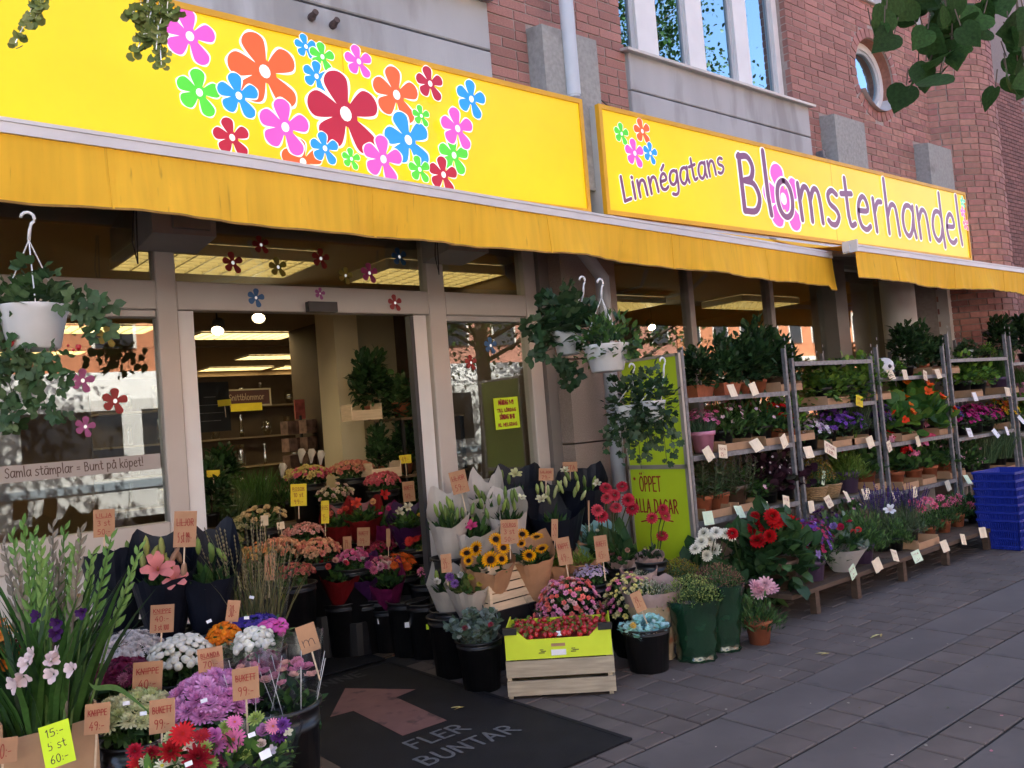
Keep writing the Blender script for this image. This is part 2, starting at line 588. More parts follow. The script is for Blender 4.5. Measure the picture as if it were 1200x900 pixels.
GREEN, DKGREEN, LTGREEN = (0.045, 0.1, 0.025), (0.02, 0.05, 0.018), (0.13, 0.24, 0.03)


def pj(p):
    q = np.array(p, float) - np.array([0, 0, EYE])
    d = q @ _f
    if d < 0.1:
        return None
    return 600 + FPX * (q @ _r) / d, 450 - FPX * (q @ _u) / d, d


def inview(p, m=30):
    q = pj(p)
    return q is not None and -m < q[0] < 1200 + m and -m < q[1] < 900 + m


# ------------------------------------------------------------------ ground, street, pavement
ASPHALT = mat('asphalt', (0.05, 0.05, 0.052), 0.85, 0.2, 3, bump=0.4, bscale=90)
g = G()
g.bx(-150, 150, -150, 150, -0.4, -0.12)
g.build('ground', ASPHALT, kind='structure')
g = G()
g.bx(-60, 60, -3.0, 15.6, -0.119, -0.012)
SAND = mat('joint_sand', (0.018, 0.016, 0.017), 0.95, 0.3, 40, bump=0.4)
pavement = g.build('pavement', SAND, kind='structure')
g = G()
for k in range(48):
    g.bx(-60 + 2.5 * k, -60 + 2.5 * k + 2.49, -3.19, -3.005, -0.119, 0.004)
g.build('kerb', mat('kerb_granite', (0.26, 0.25, 0.25), 0.8, 0.2, 30), pavement, kind='stuff')
g = G()
g.bx(-60, 60, -19.5, -13.0, -0.119, 0.0)
g.build('far_pavement', mat('far_paving', (0.2, 0.19, 0.18), 0.85, 0.15, 4), kind='structure')

PAVER = mat('paver_stone', (0.096, 0.076, 0.07), 0.8, 0.22, 3.2, bump=0.22, bscale=150, rand=0.1, spots=((0.045, 0.036, 0.034), 1.3, 0.56, 0.6))
SLAB = mat('slab_stone', (0.092, 0.078, 0.077), 0.75, 0.2, 2.2, bump=0.18, bscale=150, rand=0.06, spots=((0.05, 0.044, 0.045), 4.5, 0.62, 0.7))


def paver_mesh(w, d, h=0.05, ch=0.005):
    x, y = w / 2, d / 2
    V = [(-x, -y, -h), (x, -y, -h), (x, y, -h), (-x, y, -h), (-x, -y, -ch), (x, -y, -ch), (x, y, -ch), (-x, y, -ch), (-x + ch, -y + ch, 0), (x - ch, -y + ch, 0), (x - ch, y - ch, 0), (-x + ch, y - ch, 0)]
    F = [(0, 1, 5, 4), (1, 2, 6, 5), (2, 3, 7, 6), (3, 0, 4, 7), (4, 5, 9, 8), (5, 6, 10, 9), (6, 7, 11, 10), (7, 4, 8, 11), (8, 9, 10, 11)]
    return T(V, F)


GAP = 0.009
T_SM, T_BIG = paver_mesh(0.196 - GAP, 0.2 - GAP), paver_mesh(0.665 - GAP, 0.325 - GAP)
T_ROW = paver_mesh(0.199 - GAP, 0.2 - GAP)
pv = []
for i in range(-14, 62):                       # small square setts in staggered columns next to the shop
    x = 3.02 + 0.196 * i + 0.098
    for j in range(13):
        y = 2.705 + 0.1 + 0.2 * j - (0.1 if i % 2 else 0)
        if y > 4.82:
            continue
        if y < 2.75:
            continue
        pv.append((T_SM, 'paver', x, y))
    if i % 2 == 0:
        pass
T_HALF = paver_mesh(0.196 - GAP, 0.1 - GAP)
for i in range(-14, 62):
    if i % 2:
        pv.append((T_HALF, 'paver', 3.02 + 0.196 * i + 0.098, 2.705 + 0.05))
for b in range(9):                             # bands of large slabs and single rows of setts
    y1 = 2.7 - 0.53 * b
    off = 0.335 if b % 2 == 0 else 0.0
    for i in range(-8, 22):
        pv.append((T_BIG, 'slab', 0.342 + off + 0.665 * i + 0.3325 + (0.01 if b % 2 else 0), y1 - 0.1625))
    for i in range(-26, 70):
        pv.append((T_ROW, 'paver', 3.142 + 0.199 * i + 0.1, y1 - 0.325 - 0.1025 + 0.0))
vis = []
far = {'paver': G(), 'slab': G()}
for q in pv:
    t, nm, x, y = q
    c = pj((x, y, 0))
    v = c is not None and -40 < c[0] < 1240 and -40 < c[1] < 960
    vis.append((0 if v else 1, (x * x + y * y) if c else 999, q))
vis.sort(key=lambda a: (a[0], a[1]))
mcache = {}
cnt = {'paver': 0, 'slab': 0}
for hid, d2, (t, nm, x, y) in vis:
    rx, ry, dz = RR.gauss(0, 0.003), RR.gauss(0, 0.003), RR.uniform(-0.002, 0.002)
    if not hid and cnt[nm] < 300:
        cnt[nm] += 1
        if id(t) not in mcache:
            gg = G()
            gg.add(t.V, t.F)
            mcache[id(t)] = gg.mesh(nm)
        ob(nm, mcache[id(t)], PAVER if nm == 'paver' else SLAB, pavement, loc=(x, y, dz), rot=(rx, ry, RR.choice((0, math.pi)) + RR.gauss(0, 0.004)))
    else:
        far[nm].inst(t, [np.eye(3)], [(x, y, dz)])
far['paver'].build('pavers_beyond', PAVER, pavement, kind='stuff')
far['slab'].build('slabs_beyond', SLAB, pavement, kind='stuff')

# ------------------------------------------------------------------ the shop building
BY = 4.7            # brick face
SY = 5.0            # shop front face
MORTAR = mat('mortar', (0.34, 0.29, 0.265), 0.9, 0.12, 30, bump=0.4, bscale=120)
BRICK = mat('brick', (0.33, 0.155, 0.13), 0.82, 0.22, 14, bump=0.35, bscale=70, rand=0.2, spots=((0.12, 0.05, 0.05), 9, 0.62, 0.6))
BRICKV = mat('brick_far', (1, 1, 1), 0.82, 0.2, 14, bump=0.35, bscale=70, attr=True)
CONC = mat('concrete_panel', (0.4, 0.4, 0.41), 0.85, 0.1, 2.5, bump=0.2, bscale=60, spots=((0.2, 0.19, 0.18), 3.5, 0.53, 0.5), stretch=(1, 1, 0.25))
CONCB = mat('concrete_block', (0.3, 0.3, 0.29), 0.85, 0.15, 30, bump=0.5, bscale=110, spots=((0.14, 0.13, 0.12), 4, 0.6, 0.6))
FRAME = mat('frame_paint', (0.52, 0.47, 0.43), 0.4, 0.05, 3)
WFRAME = mat('window_paint', (0.72, 0.71, 0.7), 0.4, 0.04, 5)
GLASS = glass('shop_glass', (0.9, 0.93, 0.91), 1.5, 0.0, 0.01)
UGLASS = glass('upper_glass', (0.25, 0.3, 0.3), 3.2, 0.0, 0.3, wavy=0.004, gcol=(0.6, 0.85, 1.0))
GRANITE = mat('pilaster_granite', (0.34, 0.27, 0.23), 0.6, 0.2, 120, bump=0.15, bscale=140, spots=((0.14, 0.12, 0.11), 160, 0.6, 0.6))
PIPE = mat('pipe_paint', (0.5, 0.54, 0.6), 0.45, 0.06, 6)
shop = thing('shop_building', 'red brick shop building with grey concrete panels and a glazed shop front', 'building', (5, 5, 0))


def S(o):
    o.parent = shop
    o.location = Vector(o.location) - Vector((5, 5, 0))
    return o


# openings in the brick face: concrete panels, upper windows, round window
WX0, WX1, WZ0, WZ1 = 5.34, 7.87, 4.5, 6.4
RC = (9.64, 5.13)
RO = 0.43
TOPZ = 14.0
g = G()
g.bx(-9, 3.9, BY + 0.012, BY + 0.3, 2.96, TOPZ)
g.bx(3.9, WX0, BY + 0.012, BY + 0.3, 2.96, TOPZ)
g.bx(WX0, WX1, BY + 0.012, BY + 0.3, 2.96, WZ0)
g.bx(WX0, WX1, BY + 0.012, BY + 0.3, WZ1, TOPZ)
g.bx(WX1, RC[0] - 0.7, BY + 0.012, BY + 0.3, 2.96, TOPZ)
g.bx(RC[0] + 0.7, 11.3, BY + 0.012, BY + 0.3, 2.96, TOPZ)
g.bx(RC[0] - 0.7, RC[0] + 0.7, BY + 0.012, BY + 0.3, 2.96, RC[1] - 0.7)
g.bx(RC[0] - 0.7, RC[0] + 0.7, BY + 0.012, BY + 0.3, RC[1] + 0.7, TOPZ)
# square patch with a round hole
n = 48
V, F = [], []
for k in range(n):
    a = 2 * math.pi * k / n
    ca, sa = math.cos(a), math.sin(a)
    q = 0.7 / max(abs(ca), abs(sa))
    for yy in (BY + 0.012, BY + 0.3):
        V += [(RC[0] + RO * ca, yy, RC[1] + RO * sa), (RC[0] + q * ca, yy, RC[1] + q * sa)]
for k in range(n):
    a, b = 4 * k, 4 * ((k + 1) % n)
    F += [(a, b, b + 1, a + 1), (a, a + 2, b + 2, b)]
g.add(V, F)
S(g.build('wall', MORTAR))
g = G()
g.bx(-9, 11.2, BY + 0.9, 16, 6.6, TOPZ)
g.bx(-9.2, -9.0, BY + 0.3, 16, 0, TOPZ)
g.bx(-9, 14, 15.7, 16, 0, TOPZ)
S(g.build('rear_wall', MORTAR))

brick_list = []      # (centre, length, height, angle about z, angle about y)


def fill(z, spans, place, seed):
    r = random.Random(seed)
    for a, b in spans:
        x = a - (0.0 if seed % 2 else 0.13) + 0.0
        while x < b - 0.02:
            ln = 0.122 if r.random() < 0.22 else 0.25
            x0, x1 = max(x, a), min(x + ln, b)
            if x1 - x0 > 0.03:
                place((x0 + x1) / 2, z, x1 - x0)
            x += ln + 0.012


CH = 0.0775
for i in range(49):
    z = 3.0 + CH * (i + 0.5)
    if z > 6.6:
        continue
    spans = [(3.91, 11.02)]
    cuts = []
    if z < 4.52:
        cuts += [(5.36, 8.09)]
    elif z < WZ1:
        cuts += [(WX0 + 0.005, WX1 - 0.005)]
    if abs(z - RC[1]) < RO + 0.115:
        hc = math.sqrt((RO + 0.12) ** 2 - (z - RC[1]) ** 2)
        cuts += [(RC[0] - hc, RC[0] + hc)]
    if z < 4.46:
        cuts += [(4.28, 4.87), (8.33, 8.97), (10.42, 11.02)]
    for c0, c1 in cuts:
        ns = []
        for a, b in spans:
            if c1 <= a or c0 >= b:
                ns.append((a, b))
            else:
                if c0 > a:
                    ns.append((a, c0))
                if c1 < b:
                    ns.append((c1, b))
        spans = ns
    fill(z, spans, lambda x, zz, ln: brick_list.append((x, BY, zz, ln - 0.002, CH - 0.012, 0, 0)), i)
for k in range(30):                                    # soldier course round the round window
    a = 2 * math.pi * (k + 0.5) / 30
    brick_list.append((RC[0] + (RO + 0.055) * math.cos(a), BY - 0.003, RC[1] + (RO + 0.055) * math.sin(a), 0.108, 0.082, 0, -a))
CX, CYY, CR = 11.75, 5.32, 1.0
for i in range(66):
    z = 1.45 + CH * (i + 0.5)
    a = math.radians(209 + (7 if i % 2 else 0))
    while a < math.radians(352):
        ln = 0.122 if RR.random() < 0.25 else 0.235
        am = a + ln / 2
        brick_list.append((CX + CR * math.cos(am), CYY + CR * math.sin(am), z, ln - 0.012, CH - 0.012, am + math.pi / 2, 0))
        a += ln
gb = G()
gb.box((0, 0, 0), (1, 1, 1))
brick_mesh = gb.mesh('brick')
order = []
for b in brick_list:
    c = pj(b[:3])
    ok = c is not None and -20 < c[0] < 1220 and -20 < c[1] < 920
    order.append((0 if ok else 1, c[2] if c else 999, b))
order.sort(key=lambda t: t[:2])
gf = G()
nb = 0
for hid, d, (x, y, z, ln, h, az, ay) in order:
    pr = RR.uniform(-0.002, 0.004)
    if not hid and nb < 300:
        nb += 1
        S(ob('brick', brick_mesh, BRICK, shop, loc=(x, y + 0.0355 - pr if az == 0 else y, z), rot=(RR.gauss(0, 0.004), ay, az + RR.gauss(0, 0.006)), scale=(ln, 0.06, h)))
    else:
        M = rotz(az) @ np.array([[math.cos(ay), 0, math.sin(ay)], [0, 1, 0], [-math.sin(ay), 0, math.cos(ay)]])
        q = RR.uniform(0.8, 1.2)
        gf.box((x, y + 0.0355 - pr if az == 0 else y, z), (ln, 0.06, h), M, (0.33 * q, 0.155 * q * RR.uniform(0.92, 1.08), 0.13 * q))
S(gf.build('bricks_far', BRICKV, kind='stuff'))
g = G()
g.lathe([(CR + 0.0235, 0.0), (CR + 0.0235, TOPZ)], 40, (CX, CYY, 0), cap1=True)
S(g.build('round_bay_core', MORTAR, smooth=True))

# concrete panels with a recessed joint, corbel blocks
def panel(x0, x1, zj, name='concrete_panel'):
    for (za, zb) in zj:
        g = G()
        ch = 0.008
        V = [(x0, BY + 0.02, za), (x1, BY + 0.02, za), (x1, BY + 0.02, zb), (x0, BY + 0.02, zb), (x0, BY - 0.022, za), (x1, BY - 0.022, za), (x1, BY - 0.022, zb), (x0, BY - 0.022, zb),
             (x0 + ch, BY - 0.03, za + ch), (x1 - ch, BY - 0.03, za + ch), (x1 - ch, BY - 0.03, zb - ch), (x0 + ch, BY - 0.03, zb - ch)]
        F = [(0, 1, 5, 4), (1, 2, 6, 5), (2, 3, 7, 6), (3, 0, 4, 7), (4, 5, 9, 8), (5, 6, 10, 9), (6, 7, 11, 10), (7, 4, 8, 11), (8, 9, 10, 11)]
        g.add(V, F)
        S(g.build(name, CONC))


panel(5.375, 8.08, [(3.55, 4.15), (4.162, 4.48)])
panel(0.6, 3.895, [(3.55, 4.155), (4.17, 4.52)])
panel(8.9, 10.88, [(5.98, 6.5)])
for x0, x1, zt in ((4.29, 4.86, 4.43), (8.34, 8.95, 4.43), (10.43, 11.05, 4.43)):
    g = G()
    V = [(x0, BY + 0.05, 3.2), (x1, BY + 0.05, 3.2), (x1, 4.54, 3.2), (x0, 4.54, 3.2), (x0, BY + 0.05, zt + 0.01), (x1, BY + 0.05, zt + 0.01), (x1, 4.54, zt - 0.025), (x0, 4.54, zt - 0.025)]
    g.add(V, [(0, 1, 2, 3), (4, 7, 6, 5), (0, 4, 5, 1), (1, 5, 6, 2), (2, 6, 7, 3), (3, 7, 4, 0)])
    S(g.build('concrete_block', CONCB))
for k, (bx_, bz) in enumerate(((2.13, 4.09), (2.63, 4.12))):      # two rusty anchor stubs in the concrete
    g = G()
    g.lathe([(0.022, 0), (0.026, 0.02), (0.018, 0.05), (0.02, 0.075)], 9, cap1=True)
    o = g.build('anchor_stub', mat('rust_iron', (0.08, 0.05, 0.045), 0.8, 0.4, 60, bump=0.6))
    o.rotation_euler = (math.radians(80), 0, 0)
    o.location = ony((364, 389)[k], (22, 31)[k], 4.67)
    S(o)

# upper window band
win = thing('window', None, None)
S(win)
win.location = Vector(((WX0 + WX1) / 2, BY + 0.13, WZ0)) - Vector((5, 5, 0))
WO = Vector(((WX0 + WX1) / 2, BY + 0.13, WZ0))


def W(o, base=WO, par=None):
    o.parent = par or win
    o.location = Vector(o.location) - base
    return o


edges = [5.34, 5.66, 5.93, 6.36, 6.6, 7.1, 7.3, 7.87]
g = G()
y0, y1 = BY + 0.1, BY + 0.19
for a, b in ((5.345, 5.37), (5.66, 5.93), (6.36, 6.6), (7.1, 7.32), (7.78, 7.865)):
    g.bx(a, b, y0, y1, WZ0 + 0.03, WZ1)
g.bx(WX0, WX1, y0 + 0.01, y1 - 0.01, WZ0, WZ0 + 0.06)
W(g.build('frame', WFRAME))
g = G()
for a, b in ((5.61, 5.66), (5.93, 5.965), (6.32, 6.36), (6.6, 6.64), (7.05, 7.1), (7.32, 7.36), (7.74, 7.78)):
    g.bx(a, b, y0 + 0.03, y1 - 0.012, WZ0 + 0.065, WZ1)
W(g.build('sash', mat('window_sash', (0.42, 0.45, 0.48), 0.4, 0.05, 5)))
for a, b in ((5.37, 5.61), (5.965, 6.32), (6.64, 7.05), (7.36, 7.74)):
    g = G()
    g.bx(a, b, BY + 0.15, BY + 0.158, WZ0 + 0.065, WZ1)
    W(g.build('pane', UGLASS))
g = G()
g.box(((WX0 + 8.1) / 2 + 0.0, BY + 0.02, WZ0 - 0.006), (8.14 - WX0 + 0.02, 0.22, 0.022), np.array([[1, 0, 0], [0, 0.985, -0.17], [0, 0.17, 0.985]]))
W(g.build('sill', mat('sill_metal', (0.55, 0.55, 0.56), 0.4, 0.1, 5, metal=0.4)))
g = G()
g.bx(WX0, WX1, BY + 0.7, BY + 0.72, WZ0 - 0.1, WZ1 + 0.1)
W(g.build('dark_room_sheet', mat('room_dark', (0.04, 0.04, 0.045), 0.9, 0.3, 2)))  # dark sheet: the shade of the unlit room is put into its colour
# left upper window: only its sill corner shows
g = G()
g.bx(1.2, 3.82, BY + 0.1, BY + 0.16, 4.56, 6.3)
S(g.build('window_frame', WFRAME))
g = G()
g.box((2.5, BY - 0.03, 4.545), (2.86, 0.24, 0.02), np.array([[1, 0, 0], [0, 0.985, -0.17], [0, 0.17, 0.985]]))
S(g.build('window_sill', MATS['sill_metal']))
# round window
rw = thing('round_window', None, None)
S(rw)
rb = Vector((RC[0], BY + 0.1, RC[1]))
rw.location = rb - Vector((5, 5, 0))


def ring(r0, r1, ya, yb, n=40):
    V, F = [], []
    for k in range(n):
        a = 2 * math.pi * k / n
        for r in (r0, r1):
            for y in (ya, yb):
                V.append((RC[0] + r * math.cos(a), y, RC[1] + r * math.sin(a)))
    for k in range(n):
        a, b = 4 * k, 4 * ((k + 1) % n)
        F += [(a, a + 2, b + 2, b), (a + 2, a + 3, b + 3, b + 2), (a + 1, b + 1, b + 3, a + 3), (a, b, b + 1, a + 1)]
    gg = G()
    gg.add(V, F)
    return gg


W(ring(0.345, RO + 0.01, BY + 0.13, BY + 0.2).build('frame', WFRAME, smooth=False), rb, rw)
W(ring(0.305, 0.35, BY + 0.145, BY + 0.19).build('sash', MATS['window_sash']), rb, rw)
g = G()
n = 40
g.add([(RC[0] + 0.32 * math.cos(2 * math.pi * k / n), BY + 0.165, RC[1] + 0.32 * math.sin(2 * math.pi * k / n)) for k in range(n)], [tuple(range(n))])
W(g.build('pane', UGLASS), rb, rw)
W(ring(RO - 0.006, RO + 0.03, BY + 0.03, BY + 0.14).build('reveal', mat('brick_reveal', (0.3, 0.13, 0.09), 0.8, 0.25, 20, bump=0.3)), rb, rw)
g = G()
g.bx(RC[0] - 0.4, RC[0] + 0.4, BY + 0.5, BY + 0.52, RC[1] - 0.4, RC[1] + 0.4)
W(g.build('dark_room_sheet', MATS['room_dark']), rb, rw)  # dark sheet again, its colour stands for the shade inside the room
V, F = [], []
for k in range(11):                               # sheet-metal sill lying in the lower curve
    a = math.radians(212 + 11.6 * k)
    V += [(RC[0] + (RO - 0.008) * math.cos(a), BY - 0.05, RC[1] + (RO - 0.008) * math.sin(a) - 0.01), (RC[0] + (RO - 0.008) * math.cos(a), BY + 0.12, RC[1] + (RO - 0.008) * math.sin(a) + 0.02)]
for k in range(10):
    F.append((2 * k, 2 * k + 1, 2 * k + 3, 2 * k + 2))
g = G()
g.add(V, F)
W(g.build('sill', MATS['sill_metal'], smooth=True), rb, rw)

# ---- shop front
def fbox(name, x0, x1, z0, z1, m=FRAME, y0=SY - 0.02, y1=SY + 0.08, ch=0.006):
    g = G()
    V = [(x0, y1, z0), (x1, y1, z0), (x1, y1, z1), (x0, y1, z1), (x0, y0 + ch, z0), (x1, y0 + ch, z0), (x1, y0 + ch, z1), (x0, y0 + ch, z1), (x0 + ch, y0, z0 + ch), (x1 - ch, y0, z0 + ch), (x1 - ch, y0, z1 - ch), (x0 + ch, y0, z1 - ch)]
    F = [(0, 1, 5, 4), (1, 2, 6, 5), (2, 3, 7, 6), (3, 0, 4, 7), (4, 5, 9, 8), (5, 6, 10, 9), (6, 7, 11, 10), (7, 4, 8, 11), (8, 9, 10, 11), (3, 2, 1, 0)]
    g.add(V, F)
    return S(g.build(name, m))


def fpane(x0, x1, z0, z1, y=SY + 0.03):
    g = G()
    g.bx(x0, x1, y, y + 0.008, z0, z1)
    return S(g.build('pane', GLASS))


fbox('mullion', 1.55, 1.664, 0.0, 2.95)
fbox('mullion', 3.40, 3.545, 0.0, 2.95)
fbox('mullion', 4.30, 4.42, 0.0, 2.95)
fbox('mullion', -1.3, -1.2, 0.0, 2.95)
for a, b in ((-1.2, 1.55), (1.664, 3.40), (3.545, 4.30)):
    fbox('transom', a, b, 2.29, 2.455, y0=SY - 0.017)
    fbox('head_rail', a, b, 2.9, 2.95, y0=SY - 0.01)
    fpane(a + 0.0, b - 0.0, 2.455, 2.9)
for a, b in ((-1.2, 1.55), (3.545, 4.30)):
    fbox('bottom_rail', a, b, 0.93, 1.09, y0=SY - 0.017)
    fbox('lower_panel', a, b, 0.06, 0.93, m=mat('panel_paint', (0.6, 0.57, 0.54), 0.5, 0.05, 3), y0=SY - 0.003)
    fbox('upper_rail', a, b, 2.245, 2.29, y0=SY + 0.0, m=mat('grey_aluminium', (0.36, 0.36, 0.35), 0.35, 0.05, 5, metal=0.4))
    fpane(a, b, 1.09, 2.245)
door = thing('sliding_door', None, None, (1.7, SY + 0.03, 0))
door.parent = shop
door.location = Vector((1.7, SY + 0.03, 0)) - Vector((5, 5, 0))
for nm, x0, x1, z0, z1, m_ in (('stile', 1.667, 1.757, 0.02, 2.285, WFRAME), ('stile', 3.275, 3.378, 0.02, 2.285, WFRAME), ('seal', 3.245, 3.274, 0.02, 2.28, mat('rubber_seal', (0.05, 0.05, 0.055), 0.6, 0.1, 6))):
    g = G()
    g.bx(x0, x1, SY + 0.0, SY + 0.06, z0, z1)
    o = g.build(nm, m_, door)
    o.location = Vector((-1.7, -SY - 0.03, 0))
g = G()
g.box((0, 0, 0), (0.2, 0.05, 0.065))
o = g.build('door_sensor', BLACKPL, None)
o.location = ony(377, 360, SY - 0.045)
S(o)
g = G()
g.bx(4.42, 4.52, SY - 0.06, SY + 0.1, 0, 2.95)
S(g.build('jamb', mat('jamb_dark', (0.2, 0.18, 0.165), 0.5, 0.08, 3)))
for a, b, zz in ((0.0, 0.62, 0), (0.632, 1.28, 1), (1.292, 1.93, 2), (1.942, 2.95, 3)):
    g = G()
    g.bx(4.52, 5.12, 4.80, 5.1, a, b)
    S(g.build('pilaster_block', GRANITE))
# right-hand glazing
for x0, x1 in ((6.27, 6.345), (7.55, 7.62), (8.86, 8.93)):
    fbox('mullion', x0, x1, 0.0, 2.95, m=mat('mullion_grey', (0.33, 0.29, 0.27), 0.4, 0.05, 3))
for a, b in ((5.12, 6.27), (6.345, 7.55), (7.62, 8.86), (8.93, 9.75)):
    fpane(a, b, 0.85, 2.95)
    fbox('lower_panel', a, b, 0.0, 0.85, m=MATS['jamb_dark'])
g = G()
g.bx(8.62, 8.855, SY - 0.12, SY + 0.1, 0.0, 2.95)
S(g.build('jamb', MATS['jamb_dark']))
for x0, x1, m_ in ((9.76, 10.12, mat('column_paint', (0.62, 0.6, 0.58), 0.6, 0.06, 3)), (10.86, 11.2, MATS['column_paint'])):
    g = G()
    g.lathe([(0.19, 0), (0.19, 2.96)], 20, ((x0 + x1) / 2, 4.85, 0)) if x0 < 10 else g.bx(x0, x1, 4.68, 5.0, 0, 2.96)
    S(g.build('column', m_, smooth=x0 < 10))
g = G()
g.bx(10.1, 10.9, 5.05, 5.3, 0, 2.96)
S(g.build('recess_wall', MATS['jamb_dark']))
g = G()
g.bx(-9, 11.3, 4.72, SY + 0.2, 2.955, 3.12)
S(g.build('lintel', mat('lintel_dark', (0.2, 0.18, 0.16), 0.7, 0.1, 3)))
g = G()
g.bx(-9, -1.3, 4.72, SY + 0.2, 0, 2.95)
S(g.build('side_wall', MORTAR))
# downpipe
g = G()
pp = ony(668, 60, 4.52)
px_, pyy = pp.x, 4.52
g.tube([(px_, pyy, 8.0), (px_, pyy, 3.9)], 0.055, 16, caps=False)
g.tube([(px_, pyy, 3.9), (px_ + 0.0, pyy, 2.9)], 0.05, 16, caps=False)
pl = ony(722, 520, 4.62)
g.tube([(px_, pyy, 2.95), (px_ + 0.02, 4.6, 2.75), (pl.x, 4.62, 2.55), (pl.x, 4.62, 0.02)], 0.055, 16)
pipe = S(g.build('downpipe', PIPE, smooth=True))
g = G()
for z in (3.86, 1.95, 0.9):
    xx = px_ if z > 2.9 else pl.x
    yy = pyy if z > 2.9 else 4.62
    g.lathe([(0.06, -0.02), (0.063, -0.015), (0.063, 0.015), (0.06, 0.02)], 16, (xx, yy, z), cap1=True)
    g.bx(xx - 0.01, xx + 0.01, yy, 4.8, z - 0.012, z + 0.012)
S(g.build('pipe_clamp', GALV))
# flower stickers on transom and door glass come later; neighbour building beyond the bay
nb_ = thing('neighbour_building', 'dark brick building beyond the rounded brick bay', 'building', (16, 6, 0))
g = G()
g.bx(13.3, 40, 6.6, 9.0, 0, 14)
gn = g.build('wall', mat('dark_mortar', (0.2, 0.17, 0.16), 0.9, 0.1, 20), nb_)
gn.location = (-16, -6, 0)
g = G()
for i in range(95):
    z = 0.05 + 0.0775 * i
    x = 13.32 - (0.13 if i % 2 else 0)
    while x < 19.5:
        q = RR.uniform(0.7, 1.15)
        g.box((x + 0.12, 6.595, z + 0.033), (0.24, 0.03, 0.065), None, (0.2 * q, 0.085 * q, 0.07 * q))
        x += 0.252
o = g.build('bricks', BRICKV, nb_, kind='stuff')
o.location = (-16, -6, 0)
g = G()
for zz in (5.1, 5.62, 6.14, 6.66):
    g.bx(13.31, 18, 6.5, 6.62, zz, zz + 0.5)
o = g.build('concrete_panel', CONC, nb_)
o.location = (-16, -6, 0)
g = G()
for k in range(6):
    g.bx(14.6, 15.2, 6.52, 6.58, 4.15 + 0.06 * k, 4.18 + 0.06 * k)
g.bx(14.55, 15.25, 6.55, 6.6, 4.1, 4.55)
o = g.build('vent_grille', mat('vent_dark', (0.03, 0.025, 0.025), 0.6, 0.1, 5), nb_)
o.location = (-16, -6, 0)
g = G()
g.bx(13.6, 16.2, 6.5, 6.6, 2.2, 3.35)
o = g.build('shop_window', UGLASS, nb_)
o.location = (-16, -6, 0)

